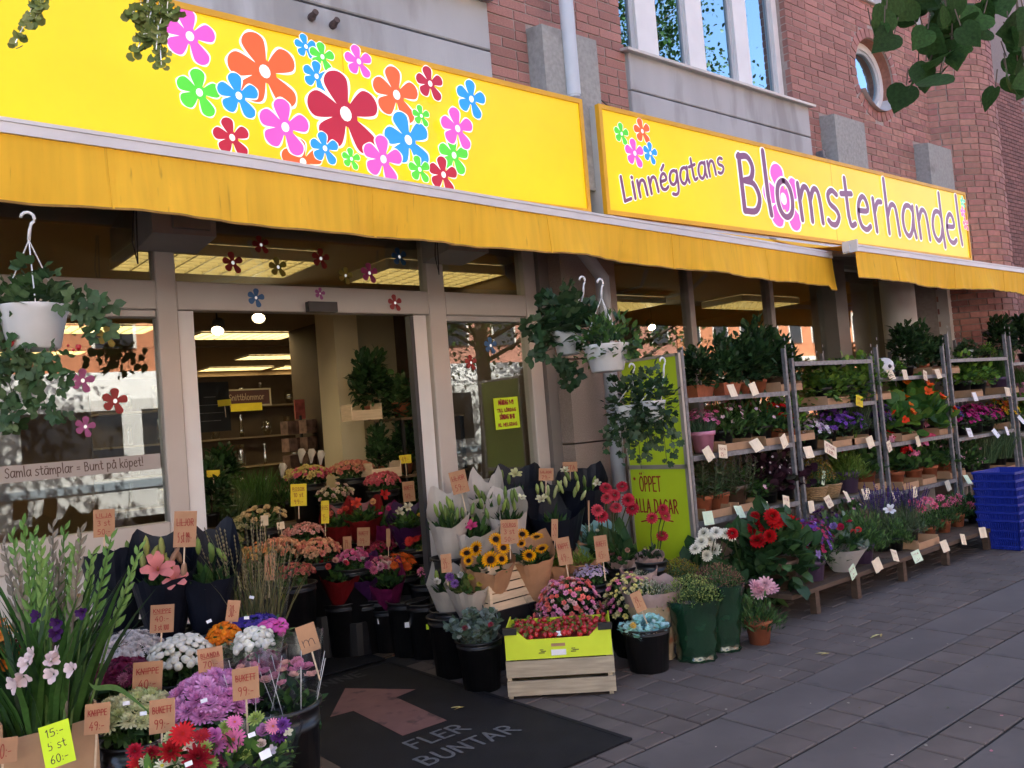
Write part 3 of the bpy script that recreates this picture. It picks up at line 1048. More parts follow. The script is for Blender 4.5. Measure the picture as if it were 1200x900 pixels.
# ------------------------------------------------------------------ lettering: hand-drawn strokes as flat ribbons
GL = {
    'a': '9|8,8.5 6,10 3,9.5 1,6 1.5,2 4,0 6.5,2 8,6;-8.3,10 8,3 9,0', 'B': '10|-1.5,14.5 2,0;1,14 5,14.5 7,12 6,9 3,8;3,8 7,7.5 9,4 7,0.5 2,0',
    'b': '9|-1,16 1.5,0;1.5,5 4,9.5 7.5,8 8,4 6,0.5 1.5,1', 'd': '9|8,8 6,10 3,9.5 1,6 1.5,2 4,0 6.5,1.5 8,5;-7.5,16.5 8,4 8.6,-1.8',
    'e': '8|1.5,5.5 6.5,6 6,9 4,10 1.8,8 1,4.5 2.2,1 5,0 7.5,1.2', 'g': '9|8,8.5 6,10 3,9.5 1,6.5 1.5,3 4,1.5 6.5,3 8,6.5;8.2,9.5 8.2,2 7.5,-3.5 5,-5 2,-4',
    'h': '9|-1,17 1.6,0;1.6,5.5 4,9 6.5,9 7.5,6 8.2,0', 'i': '3.5|-1.5,10 2,0;-1.3,13 1.6,12.6', 'k': '8|-1,16 1.4,0;-7,9.5 1.4,4.5;-2.5,5.5 7.8,0', 'l': '3.6|-1,17 1.6,5 2.4,0',
    'm': '13|-1,10 1.8,0;1.6,6 3.5,9.2 5.5,9 6.5,6 6.8,0;6.6,6 8.6,9.2 10.6,9 11.6,6 12.2,0', 'n': '9|-1,10 1.8,0;1.6,6 4,9.4 6.4,9 7.5,6 8.2,0',
    'o': '9|4.5,10 1.8,8.5 1,5 2,1.5 4.5,0 7.2,1.5 8,5 7,8.5 4.5,10', 'p': '9|-1,10 1.6,-5;1.3,7 4,10 7.2,8 7.5,4 5,1 1.6,2.5', 'r': '6.5|-1,10 1.8,0;1.5,6 3.5,9 6,9.5',
    's': '7.5|6.5,9 4,10 1.8,8.5 2.5,6 5.5,4.5 6.8,2.5 5,0.2 2.6,0 1,1', 't': '7|-3,14.5 3.6,3;3.5,4 4.6,0.6 7,1.2;-0.3,9.6 6.2,10.2', 'u': '9|1,10 1.4,3 3.4,0.3 6,1 7.4,4;-7.6,10 8.2,0',
    'A': '10|-0.5,0 4.5,15;-4.5,15 8.5,0;-1.8,5 7.2,5.4', 'D': '10|-1.2,15 1.5,0;0.6,14.8 5.5,14 8.4,9 7.5,3.5 4,0.4 1.2,0', 'E': '8|-1,15 1.2,0;-1,14.7 7,15;-1,8 6,8.2;-1.1,0.2 7,0', 'F': '8|-1,15 1.2,0;-1,14.7 7,15;-1,8 6,8.2',
    'G': '10|8.6,13 5.5,15 2,12 1,7 2.4,1.8 5.6,0 8.4,2 8.6,6.6;-5.6,6.6 9,6.6', 'I': '3.5|-1.6,15 1.8,0', 'K': '9|-1.2,15 1.4,0;-8,15 1.4,7;-3.5,8.5 8.6,0', 'L': '7.5|-1,15 1.6,0.2;-1.6,0.2 7,0.6',
    'M': '12|-1,0 1.6,15;-1.6,15 6,4;-6,4 10.4,15;-10.4,15 11,0', 'N': '10|-1.2,0 1.4,15;-1.4,15 8.2,0;-8.2,0 8.6,15', 'O': '10|5,15 1.8,12 1,7 2,2 5,0 8,2 9,7.5 8,12.5 5,15', 'P': '8.5|-1.2,15 1.6,0;1,14.6 5,15 7.4,12 6.6,8.4 1.4,7',
    'R': '9.5|-1.2,15 1.4,0;1,14.6 5,15 7.4,12 6.6,8.6 1.4,7.4;-3.4,7.8 8.8,0', 'S': '8.5|7.4,13 5,15 2,13.4 1.6,10 4.6,7.6 7.2,5 6.4,1.2 3.6,0 0.9,1.6', 'T': '9|-4.6,15 4.8,0;-0.4,14.8 8.8,15', 'U': '9.5|1.2,15 1.2,4 3.4,0.2 6.2,0.4 8.2,4 8.4,15',
    'V': '9|-0.8,15 4.6,0;-4.6,0 8.6,15', 'Y': '9|-0.8,15 4.4,7.5;-8.4,15 4.4,7.5;-4.4,7.5 4.6,0', 'C': '9|8.4,13 5.5,15 2,12 1,7 2.4,1.8 5.6,0 8.4,2', 'H': '10|-1.2,15 1.4,0;-8.6,15 8.4,0;-1.3,7.6 8.4,7.8', 'J': '7|5.5,15 5.6,4 4,0.4 1,1.2', 'X': '9|-1,15 8,0;-8,15 0.8,0', '0': '8|4,14 1.4,11 1,6 2.4,1 4.4,0 6.6,3 7,8 6,12.6 4,14', '1': '4.5|-0.6,11 2.8,14;-2.8,14 3,0', '2': '8|1,11 3.4,14 6.4,12 6,8 1,0.4;-1,0.4 7.4,0.6',
    '3': '8|1.2,13 4.4,14 6.6,11.4 3.4,7.6;3.4,7.6 7,5.6 6,1 3,0 0.8,1.4', '4': '8|-5.4,14 0.8,5;-0.8,5 7.4,5.2;-5.8,9 5.8,0', '5': '8|-6.6,14 1.8,13.6;1.8,13.6 1.4,8 5,8.4 7,5 5.4,0.8 1,0.6', '6': '8|6,14 2.6,9 1.2,4 3,0 6,1 6.8,4.4 4.4,7 1.6,5.4',
    '7': '8|-0.8,13.8 7,14;-7,14 3,0', '8': '8|4,14 1.6,11.6 3,8 6.2,5 6,1 3.4,0 1.2,2.4 2.8,6.4 6,9.6 6,12.8 4,14', '9': '8|6.6,10 4,8 1.4,10 2,13.4 5,14 6.8,11 6.4,5 5,0', ':': '3|-1.4,8 1.6,7.4;-1.4,2 1.6,1.4', '-': '6|-0.8,6 5.2,6.2',
    '=': '7|-0.8,7.5 6,7.6;-0.8,4 6,4.1', '!': '3.5|-1.4,16 1.8,5;-1.8,1 2,0.4', '/': '6|-5,15 1,-1', ' ': '5|', '.': '3|-1.2,0.8 1.6,0.2', 'x': '7|-1,10 6,0;-6,10 0.6,0',
}
for _k, _b, _e in (('å', 'a', ';4.5,14.6 3.4,13.2 4.8,12 6,13.3 4.5,14.6'), ('ä', 'a', ';-2.6,13.4 3,12.6;-6,13.6 6.3,12.8'), ('ö', 'o', ';-2.8,13.4 3.2,12.6;-6,13.6 6.3,12.8'), ('é', 'e', ';-3.5,12.4 6,15'), ('Ö', 'O', ';-3,18.6 3.3,17.6;-6.6,18.8 6.8,17.8'), ('Å', 'A', ';4.5,19 3.4,17.6 4.8,16.4 6,17.7 4.5,19'), ('Ä', 'A', ';-2.4,18.4 2.7,17.4;-6,18.6 6.2,17.6')):
    GL[_k] = GL[_b] + _e


def smooth_poly(P, k=4):
    P = np.asarray(P, float)
    if len(P) < 3:
        return P
    closed = np.allclose(P[0], P[-1])
    out = []
    n = len(P)
    for i in range(n - 1):
        p0 = P[i - 1] if i > 0 else (P[-2] if closed else 2 * P[0] - P[1])
        p1, p2 = P[i], P[i + 1]
        p3 = P[i + 2] if i + 2 < n else (P[1] if closed else 2 * P[-1] - P[-2])
        for j in range(k):
            t = j / k
            out.append(0.5 * ((2 * p1) + (-p0 + p2) * t + (2 * p0 - 5 * p1 + 4 * p2 - p3) * t * t + (-p0 + 3 * p1 - 3 * p2 + p3) * t ** 3))
    out.append(P[-1])
    return np.array(out)


def text_strokes(s, track=1.0):
    x, out = 0.0, []
    for ch in s:
        adv, body = GL.get(ch, GL['-']).split('|')
        for st in body.split(';'):
            if not st:
                continue
            straight = st[0] == '-'
            pts = np.array([[float(v) for v in q.split(',')] for q in st[1 if straight else 0:].split(' ')])
            if not straight:
                pts = smooth_poly(pts)
            out.append(pts + np.array([x, 0]))
        x += float(adv) + track
    return out, x


def ribbon(g, P, w, place, lift, col=(1, 1, 1)):
    """One stroke of width w with round ends; place(x, y, h) gives the 3-D point, h = height above the surface."""
    P = np.asarray(P, float)
    d = np.gradient(P, axis=0)
    d = d / (np.linalg.norm(d, axis=1, keepdims=True) + 1e-9)
    nrm = np.stack([-d[:, 1], d[:, 0]], axis=1)
    V, F = [], []
    for i in range(len(P)):
        for s in (-1, 1):
            q = P[i] + s * nrm[i] * w / 2
            V.append(place(q[0], q[1], lift))
    for i in range(len(P) - 1):
        F.append((2 * i, 2 * i + 2, 2 * i + 3, 2 * i + 1))
    for e, sg in ((0, -1), (len(P) - 1, 1)):
        b = len(V)
        m = 5
        for k in range(1, m):
            t = math.pi * k / m
            q = P[e] + (nrm[e] * math.cos(t) + sg * d[e] * math.sin(t)) * w / 2
            V.append(place(q[0], q[1], lift))
        F.append(tuple([2 * e + 1] + list(range(b, b + m - 1)) + [2 * e]))
    g.add(V, F, col)


def write(g, s, place, size, w, lift=0.001, col=(1, 1, 1), track=1.0, step=0.0002, width=None, shear=0.0):
    """Write s; size = height of ten glyph units; width squeezes the line to that length."""
    st, adv = text_strokes(s, track)
    k = size / 10.0
    kx = (width / adv) if width else k
    for i, P in enumerate(st):
        Q = P * np.array([kx, k])
        Q[:, 0] += shear * Q[:, 1]
        ribbon(g, Q, w, place, lift + step * (i % 9), col)


# ------------------------------------------------------------------ the two yellow light-box signs
SGY = 4.45
YEL = mat('sign_yellow', (0.8, 0.575, 0.01), 0.3, 0.07, 1.2, emit=0.06, spec=0.4, spots=((0.6, 0.42, 0.02), 2.2, 0.7, 0.35))
YFRAME = mat('sign_frame', (0.68, 0.36, 0.012), 0.45, 0.08, 4)
SIGNSIDE = mat('sign_side', (0.5, 0.53, 0.55), 0.45, 0.06, 6)
INKP = mat('sign_purple', (0.2, 0.065, 0.17), 0.35, 0.03, 6, emit=0.03)
WHITEV = mat('sign_white', (0.8, 0.8, 0.78), 0.35, 0.02, 6, emit=0.1)
FC = {'pink': (0.72, 0.09, 0.5), 'green': (0.08, 0.6, 0.04), 'blue': (0.015, 0.28, 0.8), 'red': (0.4, 0.008, 0.035), 'orange': (0.85, 0.11, 0.025), 'teal': (0.05, 0.6, 0.35), 'rose': (0.75, 0.12, 0.25)}
FM = {k: mat('decal_' + k, v, 0.35, 0.02, 6, emit=0.07) for k, v in FC.items()}
# the clip-art flower: five rounded petals, the lower one longest (angle, length, half width)
PET = [(96, 1.0, 0.36), (20, 0.93, 0.36), (-62, 1.04, 0.34), (-138, 0.92, 0.38), (160, 0.96, 0.36)]


def flower_outline(scale, grow=0.0):
    """One closed outline round all five petals."""
    out = []
    for ang, ln, w in sorted(PET):
        a = math.radians(ang)
        pts = [(0.27, -0.19), (0.55, -w * 0.86 - grow), (0.8, -w - grow), (0.97, -w * 0.6 - grow * .8), (1.02 + grow, 0), (0.97, w * 0.6 + grow * .8), (0.8, w + grow), (0.55, w * 0.86 + grow), (0.27, 0.19)]
        sm = smooth_poly(np.array(pts) * np.array([ln, 0.86]), 3)
        c, s = math.cos(a), math.sin(a)
        out += [(scale * (x * c - y * s), scale * (x * s + y * c)) for x, y in sm]
    return out


def decal(parent, base, pos, r, rot, colour, depth, y=None, name='flower_decal', m=None, nrm=(0, -1, 0), ux=(1, 0, 0), white=True):
    """A printed flower lying on a vertical face: white outline, coloured petals, white eye."""
    c, s = math.cos(rot), math.sin(rot)
    nv, uxv = Vector(nrm), Vector(ux)
    uz = Vector((0, 0, 1))

    def pl(x, y_, h):
        return tuple(pos + uxv * (x * c - y_ * s) + uz * (x * s + y_ * c) + nv * h)
    e = thing(name, None, None)
    e.parent = parent
    e.location = (0, 0, 0)
    for nm, grow, hh, mm in ((('outline', 0.075, 0.0, WHITEV),) if white else ()) + (('petals', 0.0, 0.0006, m or FM[colour]),):
        P = flower_outline(r, grow)
        g = G()
        V = [pl(0, 0, depth + hh)] + [pl(x, yy, depth + hh) for x, yy in P]
        n = len(P)
        g.add(V, [(0, 1 + k, 1 + (k + 1) % n) for k in range(n)])
        o = g.build(nm, mm, e)
        o.location = -base
    g = G()
    P = [(0.15 * r * math.cos(t), 0.18 * r * math.sin(t)) for t in np.linspace(0, 2 * math.pi, 13)[:-1]]
    g.add([pl(x, yy, depth + 0.0012) for x, yy in P], [tuple(range(12))])
    o = g.build('eye', WHITEV, e)
    o.location = -base
    return e


def sign_box(label, x0, x1, z0, z1):
    base = Vector(((x0 + x1) / 2, SGY, z0))
    t = thing('shop_sign', label, 'sign', base)
    fr = 0.035
    parts = []
    g = G()
    g.bx(x0 + fr, x1 - fr, SGY, SGY + 0.02, z0 + fr, z1 - fr)
    parts.append(g.build('face', YEL, t))
    for nm, a in (('top_edge', (x0, x1, z1 - fr, z1)), ('bottom_edge', (x0, x1, z0, z0 + fr)), ('side_edge', (x0, x0 + fr, z0 + fr, z1 - fr)), ('side_edge', (x1 - fr, x1, z0 + fr, z1 - fr))):
        g = G()
        g.bx(a[0], a[1], SGY - 0.012, SGY + 0.03, a[2], a[3])
        parts.append(g.build(nm, YFRAME, t))
    g = G()
    g.bx(x0 + 0.002, x1 - 0.002, SGY + 0.03, BY - 0.035, z0 + 0.002, z1 - 0.002)
    parts.append(g.build('box', SIGNSIDE, t))
    for p in parts:
        p.location = -base
    return t, base


sign1, sb1 = sign_box('long yellow sign covered with colourful flowers above the shop door', -1.6, 4.545, 2.98, 3.845)
sign2, sb2 = sign_box('yellow sign with purple hand-drawn lettering Blomsterhandel', 4.715, 11.08, 2.995, 3.845)
flw = [(355, 190, 26, 'orange', 5), (310, 84, 43, 'orange', 15), (222, 43, 31, 'pink', 0), (233, 109, 26, 'green', -3), (279, 113, 25, 'blue', 5), (271, 162, 22, 'red', 10), (333, 150, 31, 'pink', 0), (357, 56, 14, 'blue', 8), (376, 68, 16, 'green', 0), (369, 91, 17, 'blue', -8),
       (403, 135, 47, 'red', 10), (418, 74, 18, 'pink', 8), (462, 113, 31, 'orange', 2), (501, 100, 19, 'red', 6), (549, 118, 21, 'blue', -5), (475, 166, 31, 'blue', 15), (490, 138, 12, 'green', 5), (528, 184, 21, 'green', 0), (532, 153, 23, 'pink', 4), (445, 189, 26, 'pink', -4),
       (515, 207, 20, 'red', -2), (487, 201, 15, 'green', 8), (407, 189, 12, 'green', 0), (376, 177, 18, 'blue', 4)]
for i, (fx, fy, fr, fc, rt) in enumerate(flw):
    p = ony(fx, fy, SGY)
    k = p.length and (Vector(p) - Vector((0, 0, EYE))).dot(Vector(_f)) / FPX
    decal(sign1, sb1, p, fr * k * 1.06, math.radians(rt), fc, 0.0015 + 0.0022 * i)
for i, (fx, fy, fr, fc, rt) in enumerate([(918, 233, 41, 'pink', 12), (728, 157, 13, 'green', 0), (752, 154, 15, 'orange', 12), (743, 180, 17, 'pink', 4), (761, 180, 13, 'blue', -4), (1127, 237, 7, 'teal', 0), (1127, 249, 7, 'pink', 4), (1130, 263, 8, 'rose', 8)]):
    p = ony(fx, fy, SGY)
    k = (Vector(p) - Vector((0, 0, EYE))).dot(Vector(_f)) / FPX
    decal(sign2, sb2, p, fr * k, math.radians(rt), fc, 0.0015 + 0.0022 * i)
for nm, wd, m_, lf in (('lettering_outline', 0.088, WHITEV, 0.008), ('lettering', 0.058, INKP, 0.011)):
    g = G()
    write(g, 'Blomsterhandel', lambda x, y, h: (6.40 + x, SGY - h, 3.185 + y), 0.345, wd, lf, width=4.53, track=1.3)
    o = g.build(nm, m_, sign2)
    o.location = -sb2
    g = G()
    c, s = math.cos(0.292), math.sin(0.292)
    write(g, 'Linnégatans', lambda x, y, h: (4.90 + x * c - y * s * 0.3, SGY - h, 3.105 + x * s + y * c), 0.135, wd * 0.5, lf, width=1.40, track=1.2)
    o = g.build(nm, m_, sign2)
    o.location = -sb2
g = G()
for nm, zz in (('joint', 0),):
    g.bx(8.0, 8.006, SGY - 0.0008, SGY + 0.001, 3.03, 3.81)
o = g.build('panel_joint', YFRAME, sign2)
o.location = -sb2
for _x in (0.35, 2.55):
    g = G()
    g.bx(_x, _x + 0.004, SGY - 0.0008, SGY + 0.001, 3.02, 3.805)
    o = g.build('panel_joint', YFRAME, sign1)
    o.location = -sb1

g = G()
g.tube(smooth_poly([(4.93, 4.66, 4.02), (5.2, 4.645, 3.93), (6.3, 4.63, 3.875), (7.6, 4.63, 3.9), (8.2, 4.64, 3.95), (8.3, 4.66, 4.05)], 6), 0.006, 6)
S(g.build('wall_cable', BLACKPL))
_bp = ony(962, 183, 4.66)
g = G()
g.bx(_bp.x - 0.02, _bp.x + 0.02, 4.62, 4.7, _bp.z - 0.07, _bp.z + 0.05)
g.bx(_bp.x - 0.02, _bp.x + 0.1, 4.6, 4.62, _bp.z - 0.07, _bp.z - 0.03)
S(g.build('wall_bracket', GALV))

# ------------------------------------------------------------------ awnings
AWN = mat('awning_fabric', (0.9, 0.53, 0.03), 0.8, 0.07, 1.0, stretch=(24, 24, 0.5), bump=0.15, bscale=3, trans=0.18, spots=((0.4, 0.2, 0.02), 2.6, 0.645, 0.6))
RAIL = mat('awning_rail', (0.62, 0.6, 0.62), 0.4, 0.05, 4)


def awning(label, fx, zbar, y_back, x0, x1, n, sag, flare=0.0):
    """fx: list of (x, y) points of the front rail."""
    base = Vector((x0, y_back, zbar))
    t = thing('awning', label, 'awning', base)
    xs = np.linspace(x0, x1, n)
    ys = np.interp(xs, [p[0] for p in fx], [p[1] for p in fx])
    P = []
    g = G()                       # front rail: ribbed extrusion
    for dz, dy, hh in ((0.0, 0.0, 0.022), (0.023, 0.004, 0.019), (0.043, 0.0, 0.015)):
        V, F = [], []
        for x, y in zip(xs, ys):
            for yy, zz in ((y + dy, zbar + dz), (y + 0.05, zbar + dz), (y + 0.05, zbar + dz + hh), (y + dy, zbar + dz + hh)):
                V.append((x, yy, zz))
        for i in range(n - 1):
            for k in range(4):
                F.append((4 * i + k, 4 * i + (k + 1) % 4, 4 * i + 4 + (k + 1) % 4, 4 * i + 4 + k))
        F += [(3, 2, 1, 0), tuple(4 * (n - 1) + k for k in range(4))]
        g.add(V, F)
    P.append(g.build('front_rail', RAIL, t))
    g = G()                       # sloping cloth, two skins
    for off in (0.0, 0.004):
        V, F = [], []
        m = 8
        for x, y in zip(xs, ys):
            for j in range(m + 1):
                s = j / m
                V.append((x, y + 0.03 + (y_back - y - 0.03) * s, zbar + 0.062 - off + (2.95 - zbar - 0.062) * s - 0.05 * math.sin(math.pi * s)))
        for i in range(n - 1):
            for j in range(m):
                a = i * (m + 1) + j
                F.append((a, a + 1, a + m + 2, a + m + 1))
        g.add(V, F)
    P.append(g.build('cloth', AWN, t, smooth=True))
    g = G()                       # hanging valance with a wavy hem, thickness 3 mm
    for off in (0.0, 0.003):
        V, F = [], []
        m = 6
        for i, (x, y) in enumerate(zip(xs, ys)):
            hem = 0.235 + sag(x)
            for j in range(m + 1):
                s = j / m
                wob = 0.022 * math.sin(x * 3.1 + 0.6) * s + 0.014 * math.sin(x * 9.7 + math.sin(x * 2.2)) * s * s + 0.006 * math.sin(x * 31 + 2 * math.sin(x * 5)) * s
                V.append((x + flare * s * (i / (n - 1)), y + 0.012 + off + wob, zbar - hem * s))
        for i in range(n - 1):
            for j in range(m):
                a = i * (m + 1) + j
                F.append((a, a + m + 1, a + m + 2, a + 1))
        g.add(V, F)
    P.append(g.build('valance', AWN, t, smooth=True))
    g = G()
    V, F = [], []
    for i, (x, y) in enumerate(zip(xs, ys)):
        hem = 0.235 + sag(x)
        wob = 0.022 * math.sin(x * 3.1 + 0.6) + 0.014 * math.sin(x * 9.7 + math.sin(x * 2.2)) + 0.006 * math.sin(x * 31 + 2 * math.sin(x * 5))
        for dy, dz in ((-0.003, 0), (0.006, 0), (0.006, 0.009), (-0.003, 0.009)):
            V.append((x + flare * (i / (n - 1)), y + 0.012 + wob + dy, zbar - hem - 0.004 + dz))
    for i in range(n - 1):
        for k in range(4):
            F.append((4 * i + k, 4 * i + (k + 1) % 4, 4 * i + 4 + (k + 1) % 4, 4 * i + 4 + k))
    g.add(V, F)
    P.append(g.build('hem', mat('awning_hem', (0.3, 0.16, 0.03), 0.8, 0.3, 12), t))
    for xq in np.arange(x0 + 0.7, x1 - 0.2, 1.22):        # stitched cloth seams
        yq = float(np.interp(xq, xs, ys))
        V, F = [], []
        for j in range(7):
            s = j / 6
            wob = 0.022 * math.sin(xq * 3.1 + 0.6) * s + 0.014 * math.sin(xq * 9.7 + math.sin(xq * 2.2)) * s * s + 0.006 * math.sin(xq * 31 + 2 * math.sin(xq * 5)) * s
            for dx, dy in ((-0.009, -0.0015), (0.009, -0.0015), (0.009, -0.0035), (-0.009, -0.0035)):
                V.append((xq + dx + flare * s * ((xq - x0) / (x1 - x0)), yq + 0.012 + wob + dy, zbar - (0.235 + sag(xq)) * s))
        for j in range(6):
            for k in range(4):
                F.append((4 * j + k, 4 * j + (k + 1) % 4, 4 * j + 4 + (k + 1) % 4, 4 * j + 4 + k))
        g = G()
        g.add(V, F)
        P.append(g.build('seam', AWN, t))
    for xa in np.linspace(x0 + 0.55, x1 - 0.5, 3 if x1 - x0 > 5 else 2):
        ya = float(np.interp(xa, xs, ys))
        g = G()
        g.tube([(xa, y_back + 0.05, 2.86), (xa + 0.28, (ya + y_back) / 2, 2.78), (xa, ya + 0.06, zbar + 0.03)], 0.022, 8)
        P.append(g.build('folding_arm', RAIL, t, smooth=True))
    g = G()
    g.lathe([(0.045, 0), (0.045, x1 - x0)], 14, (0, 0, 0), cap1=True)
    o = g.build('roller_tube', RAIL, t, smooth=True)
    o.rotation_euler = (0, math.pi / 2, 0)
    o.location = (0, 0.06, 2.95 - zbar)
    for o in P:
        o.location = -base
    return t


awning('long yellow awning with streaky valance over the shop door', [(-2.2, 3.40), (0.57, 3.46), (1.54, 3.50), (3.09, 3.63), (6.92, 3.905)], 2.68, 4.42, -2.2, 6.92, 260,
       lambda x: 0.012 * math.sin(x * 1.3) + 0.006 * math.sin(x * 4.7) + (0.035 if x > 6.8 else 0), 0.02)
awning('shorter yellow awning under the lettered sign beside the brick bay', [(6.80, 3.62), (11.6, 3.70)], 2.68, 4.42, 6.80, 11.6, 140, lambda x: 0.012 * math.sin(x * 2.3 + 1))
g = G()
g.box((0, 0, 0), (0.02, 0.13, 0.1))
g.box((0.0, 0.03, -0.01), (0.05, 0.06, 0.06))
ob('rail_end_bracket', g.mesh('rail_end_bracket'), RAIL, None, loc=(6.775, 3.66, 2.72), label='grey bracket capping the end of the shorter awning rail', cat='bracket')
BOX = mat('housing_grey', (0.3, 0.29, 0.29), 0.5, 0.08, 6)
for k, (px, py, lab) in enumerate(((208, 270, 'grey metal awning housing above the sliding door beside left mullion'), (537, 290, 'grey metal awning housing above the right door mullion'))):
    p = ony(px, py, 4.75)
    t = thing('awning_housing', lab, 'housing', (p.x, 4.75, p.z))
    g = G()
    g.add([(-0.17, -0.12, -0.05), (0.17, -0.12, -0.05), (0.17, 0.2, -0.08), (-0.17, 0.2, -0.08), (-0.17, -0.12, 0.14), (0.17, -0.12, 0.14), (0.17, 0.2, 0.22), (-0.17, 0.2, 0.22)], [(3, 2, 1, 0), (4, 5, 6, 7), (0, 1, 5, 4), (1, 2, 6, 5), (2, 3, 7, 6), (3, 0, 4, 7)])
    g.build('casing', BOX, t)
    g = G()
    g.box((0.03, -0.135, 0.04), (0.2, 0.03, 0.12))
    g.build('cover', mat('housing_cover', (0.2, 0.2, 0.2), 0.4, 0.1, 8), t)
    g = G()
    g.tube([(-0.25, -0.1, 0.1), (-0.27, -0.1, -0.1), (-0.25, -0.1, -0.22), (-0.24, -0.1, 0.1)], 0.004, 5)
    g.build('cable', BLACKPL, t)
for px, py, Y in ((350, 277, 4.3), (450, 285, 4.3), (352, 278, 4.3)):
    pass

# ------------------------------------------------------------------ shop interior
room = thing('shop_interior', 'dim shop interior seen through door and windows with cream column', 'room', (4, 9, 0), kind='structure')


def I(o):
    o.parent = room
    o.location = Vector(o.location) - Vector((4, 9, 0))
    return o


g = G()
g.bx(-1.3, 10.4, SY + 0.1, 15.6, -0.01, 0.0)
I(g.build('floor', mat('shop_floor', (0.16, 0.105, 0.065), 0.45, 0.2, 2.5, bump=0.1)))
g = G()
for k in range(24):
    g.bx(-1.3, 10.4, SY + 0.1 + 0.44 * k, SY + 0.104 + 0.44 * k, -0.005, 0.0012)
I(g.build('floor_joint', mat('floor_grout', (0.05, 0.04, 0.03), 0.9, 0.1, 5), kind='stuff'))
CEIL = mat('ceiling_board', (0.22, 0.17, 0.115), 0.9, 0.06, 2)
g = G()
g.bx(-1.3, 10.4, SY + 0.1, 10.9, 2.77, 2.9)
g.bx(-1.3, 10.4, 10.9, 11.15, 2.74, 2.9)
g.bx(-1.3, 10.4, 11.15, 15.6, 2.85, 2.9)
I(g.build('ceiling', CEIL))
g = G()
g.bx(-1.3, 10.4, 15.5, 15.6, 0, 2.9)
g.bx(-1.35, -1.25, SY + 0.1, 15.6, 0, 2.9)
g.bx(10.35, 10.45, SY + 0.1, 15.6, 0, 2.9)
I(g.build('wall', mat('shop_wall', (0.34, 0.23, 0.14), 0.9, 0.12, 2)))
g = G()
g.bx(3.72, 3.96, 7.0, 7.36, 0, 2.77)
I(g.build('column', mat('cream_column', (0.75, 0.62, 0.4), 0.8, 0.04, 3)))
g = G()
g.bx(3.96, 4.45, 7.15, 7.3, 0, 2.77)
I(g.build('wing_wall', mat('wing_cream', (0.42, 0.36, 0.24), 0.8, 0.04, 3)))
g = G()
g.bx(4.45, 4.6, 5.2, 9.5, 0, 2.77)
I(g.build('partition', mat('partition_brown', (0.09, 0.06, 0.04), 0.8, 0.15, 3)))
PANEL = emitter('louvre_light', (1.0, 0.84, 0.48), 1.5)
PANEL2 = emitter('louvre_light_near', (1.0, 0.84, 0.48), 0.8)
LOUV = mat('louvre_metal', (0.6, 0.52, 0.34), 0.5, 0.05, 6)


def ceiling_light(x, y, z, w, d, label):
    dp = 0.075 if y < 8 else 0.02
    t = thing('ceiling_light', label, 'lamp', (x, y, z), 0, 'louvred ceiling lights')
    g = G()
    g.bx(-w / 2 + 0.014, w / 2 - 0.014, -d / 2 + 0.014, d / 2 - 0.014, 0.0, 0.004)
    g.build('diffuser', PANEL if y > 8 else PANEL2, t)
    for k in range(int(round(w / 0.12)) + 1):
        g = G()
        xx = -w / 2 + w * k / round(w / 0.12)
        g.box((xx, 0, 0.005 - dp / 2), (0.012, d, dp))
        g.build('slat', LOUV, t)
    g = G()
    for k in range(int(round(d / 0.1)) + 1):
        yy = -d / 2 + d * k / round(d / 0.1)
        g.box((0, yy, 0.0045 - dp / 2), (w, 0.008, dp - 0.002))
    g.build('crossbars', LOUV, t, kind='stuff')


for px, py, zz, w, d, lab in ((255, 300, 2.762, 1.2, 0.6, 'louvred ceiling light behind the transom glass above left door jamb'), (508, 317, 2.762, 1.2, 0.6, 'louvred ceiling light behind the transom glass above right door jamb'),
                              (285, 393, 2.762, 1.2, 0.6, 'louvred ceiling light right behind the two spot lamps'), (325, 418, 2.842, 1.2, 0.6, 'far ceiling light panel seen in the door opening, upper of the deep ones'),
                              (350, 432, 2.842, 1.2, 0.6, 'farthest ceiling light panel left of the cream column'), (264, 435, 2.842, 1.2, 0.6, 'far ceiling light panel near the left door stile'),
                              (450, 385, 2.762, 1.2, 0.6, 'ceiling light panel right of the cream column'), (105, 385, 2.762, 1.2, 0.6, 'ceiling light panel seen through the window with the white strip'), (35, 412, 2.762, 1.2, 0.6, 'ceiling light panel behind the hanging strawberry basket'),
                              (880, 352, 2.762, 1.2, 0.6, 'ceiling light panel behind the right-hand glazing'), (715, 352, 2.762, 1.2, 0.6, 'ceiling light panel behind the glazing beside the downpipe'), (585, 338, 2.762, 1.2, 0.6, 'ceiling light panel behind the pilaster-side transom')):
    p = onz(px, py, zz)
    if p.y < 5.5:
        p.y = 5.5
    ceiling_light(p.x, min(p.y, 15.1), zz, w, d, lab)
SPOT = emitter('spot_bulb', (1.0, 0.82, 0.5), 45)


def spot_lamp(p, label, aim):
    t = thing('spot_lamp', label, 'lamp', p)
    g = G()
    g.lathe([(0.02, 0.16), (0.055, 0.12), (0.06, 0.0), (0.056, 0.0), (0.05, 0.01)], 16)
    o = g.build('housing', mat('spot_housing', (0.12, 0.11, 0.1), 0.4, 0.1, 8), t, smooth=True)
    q = (-Vector(aim)).to_track_quat('Z', 'Y').to_euler()
    o.rotation_euler = q
    g = G()
    g.lathe([(0.042, 0.006), (0.025, 0.001), (0.001, -0.002)], 16, cap0=False)
    o = g.build('bulb', SPOT, t)
    o.rotation_euler = q
    g = G()
    g.tube([(0, 0, 0.1), (0, 0, 2.77 - p[2])], 0.008, 6)
    g.build('stem', BLACKPL, t)


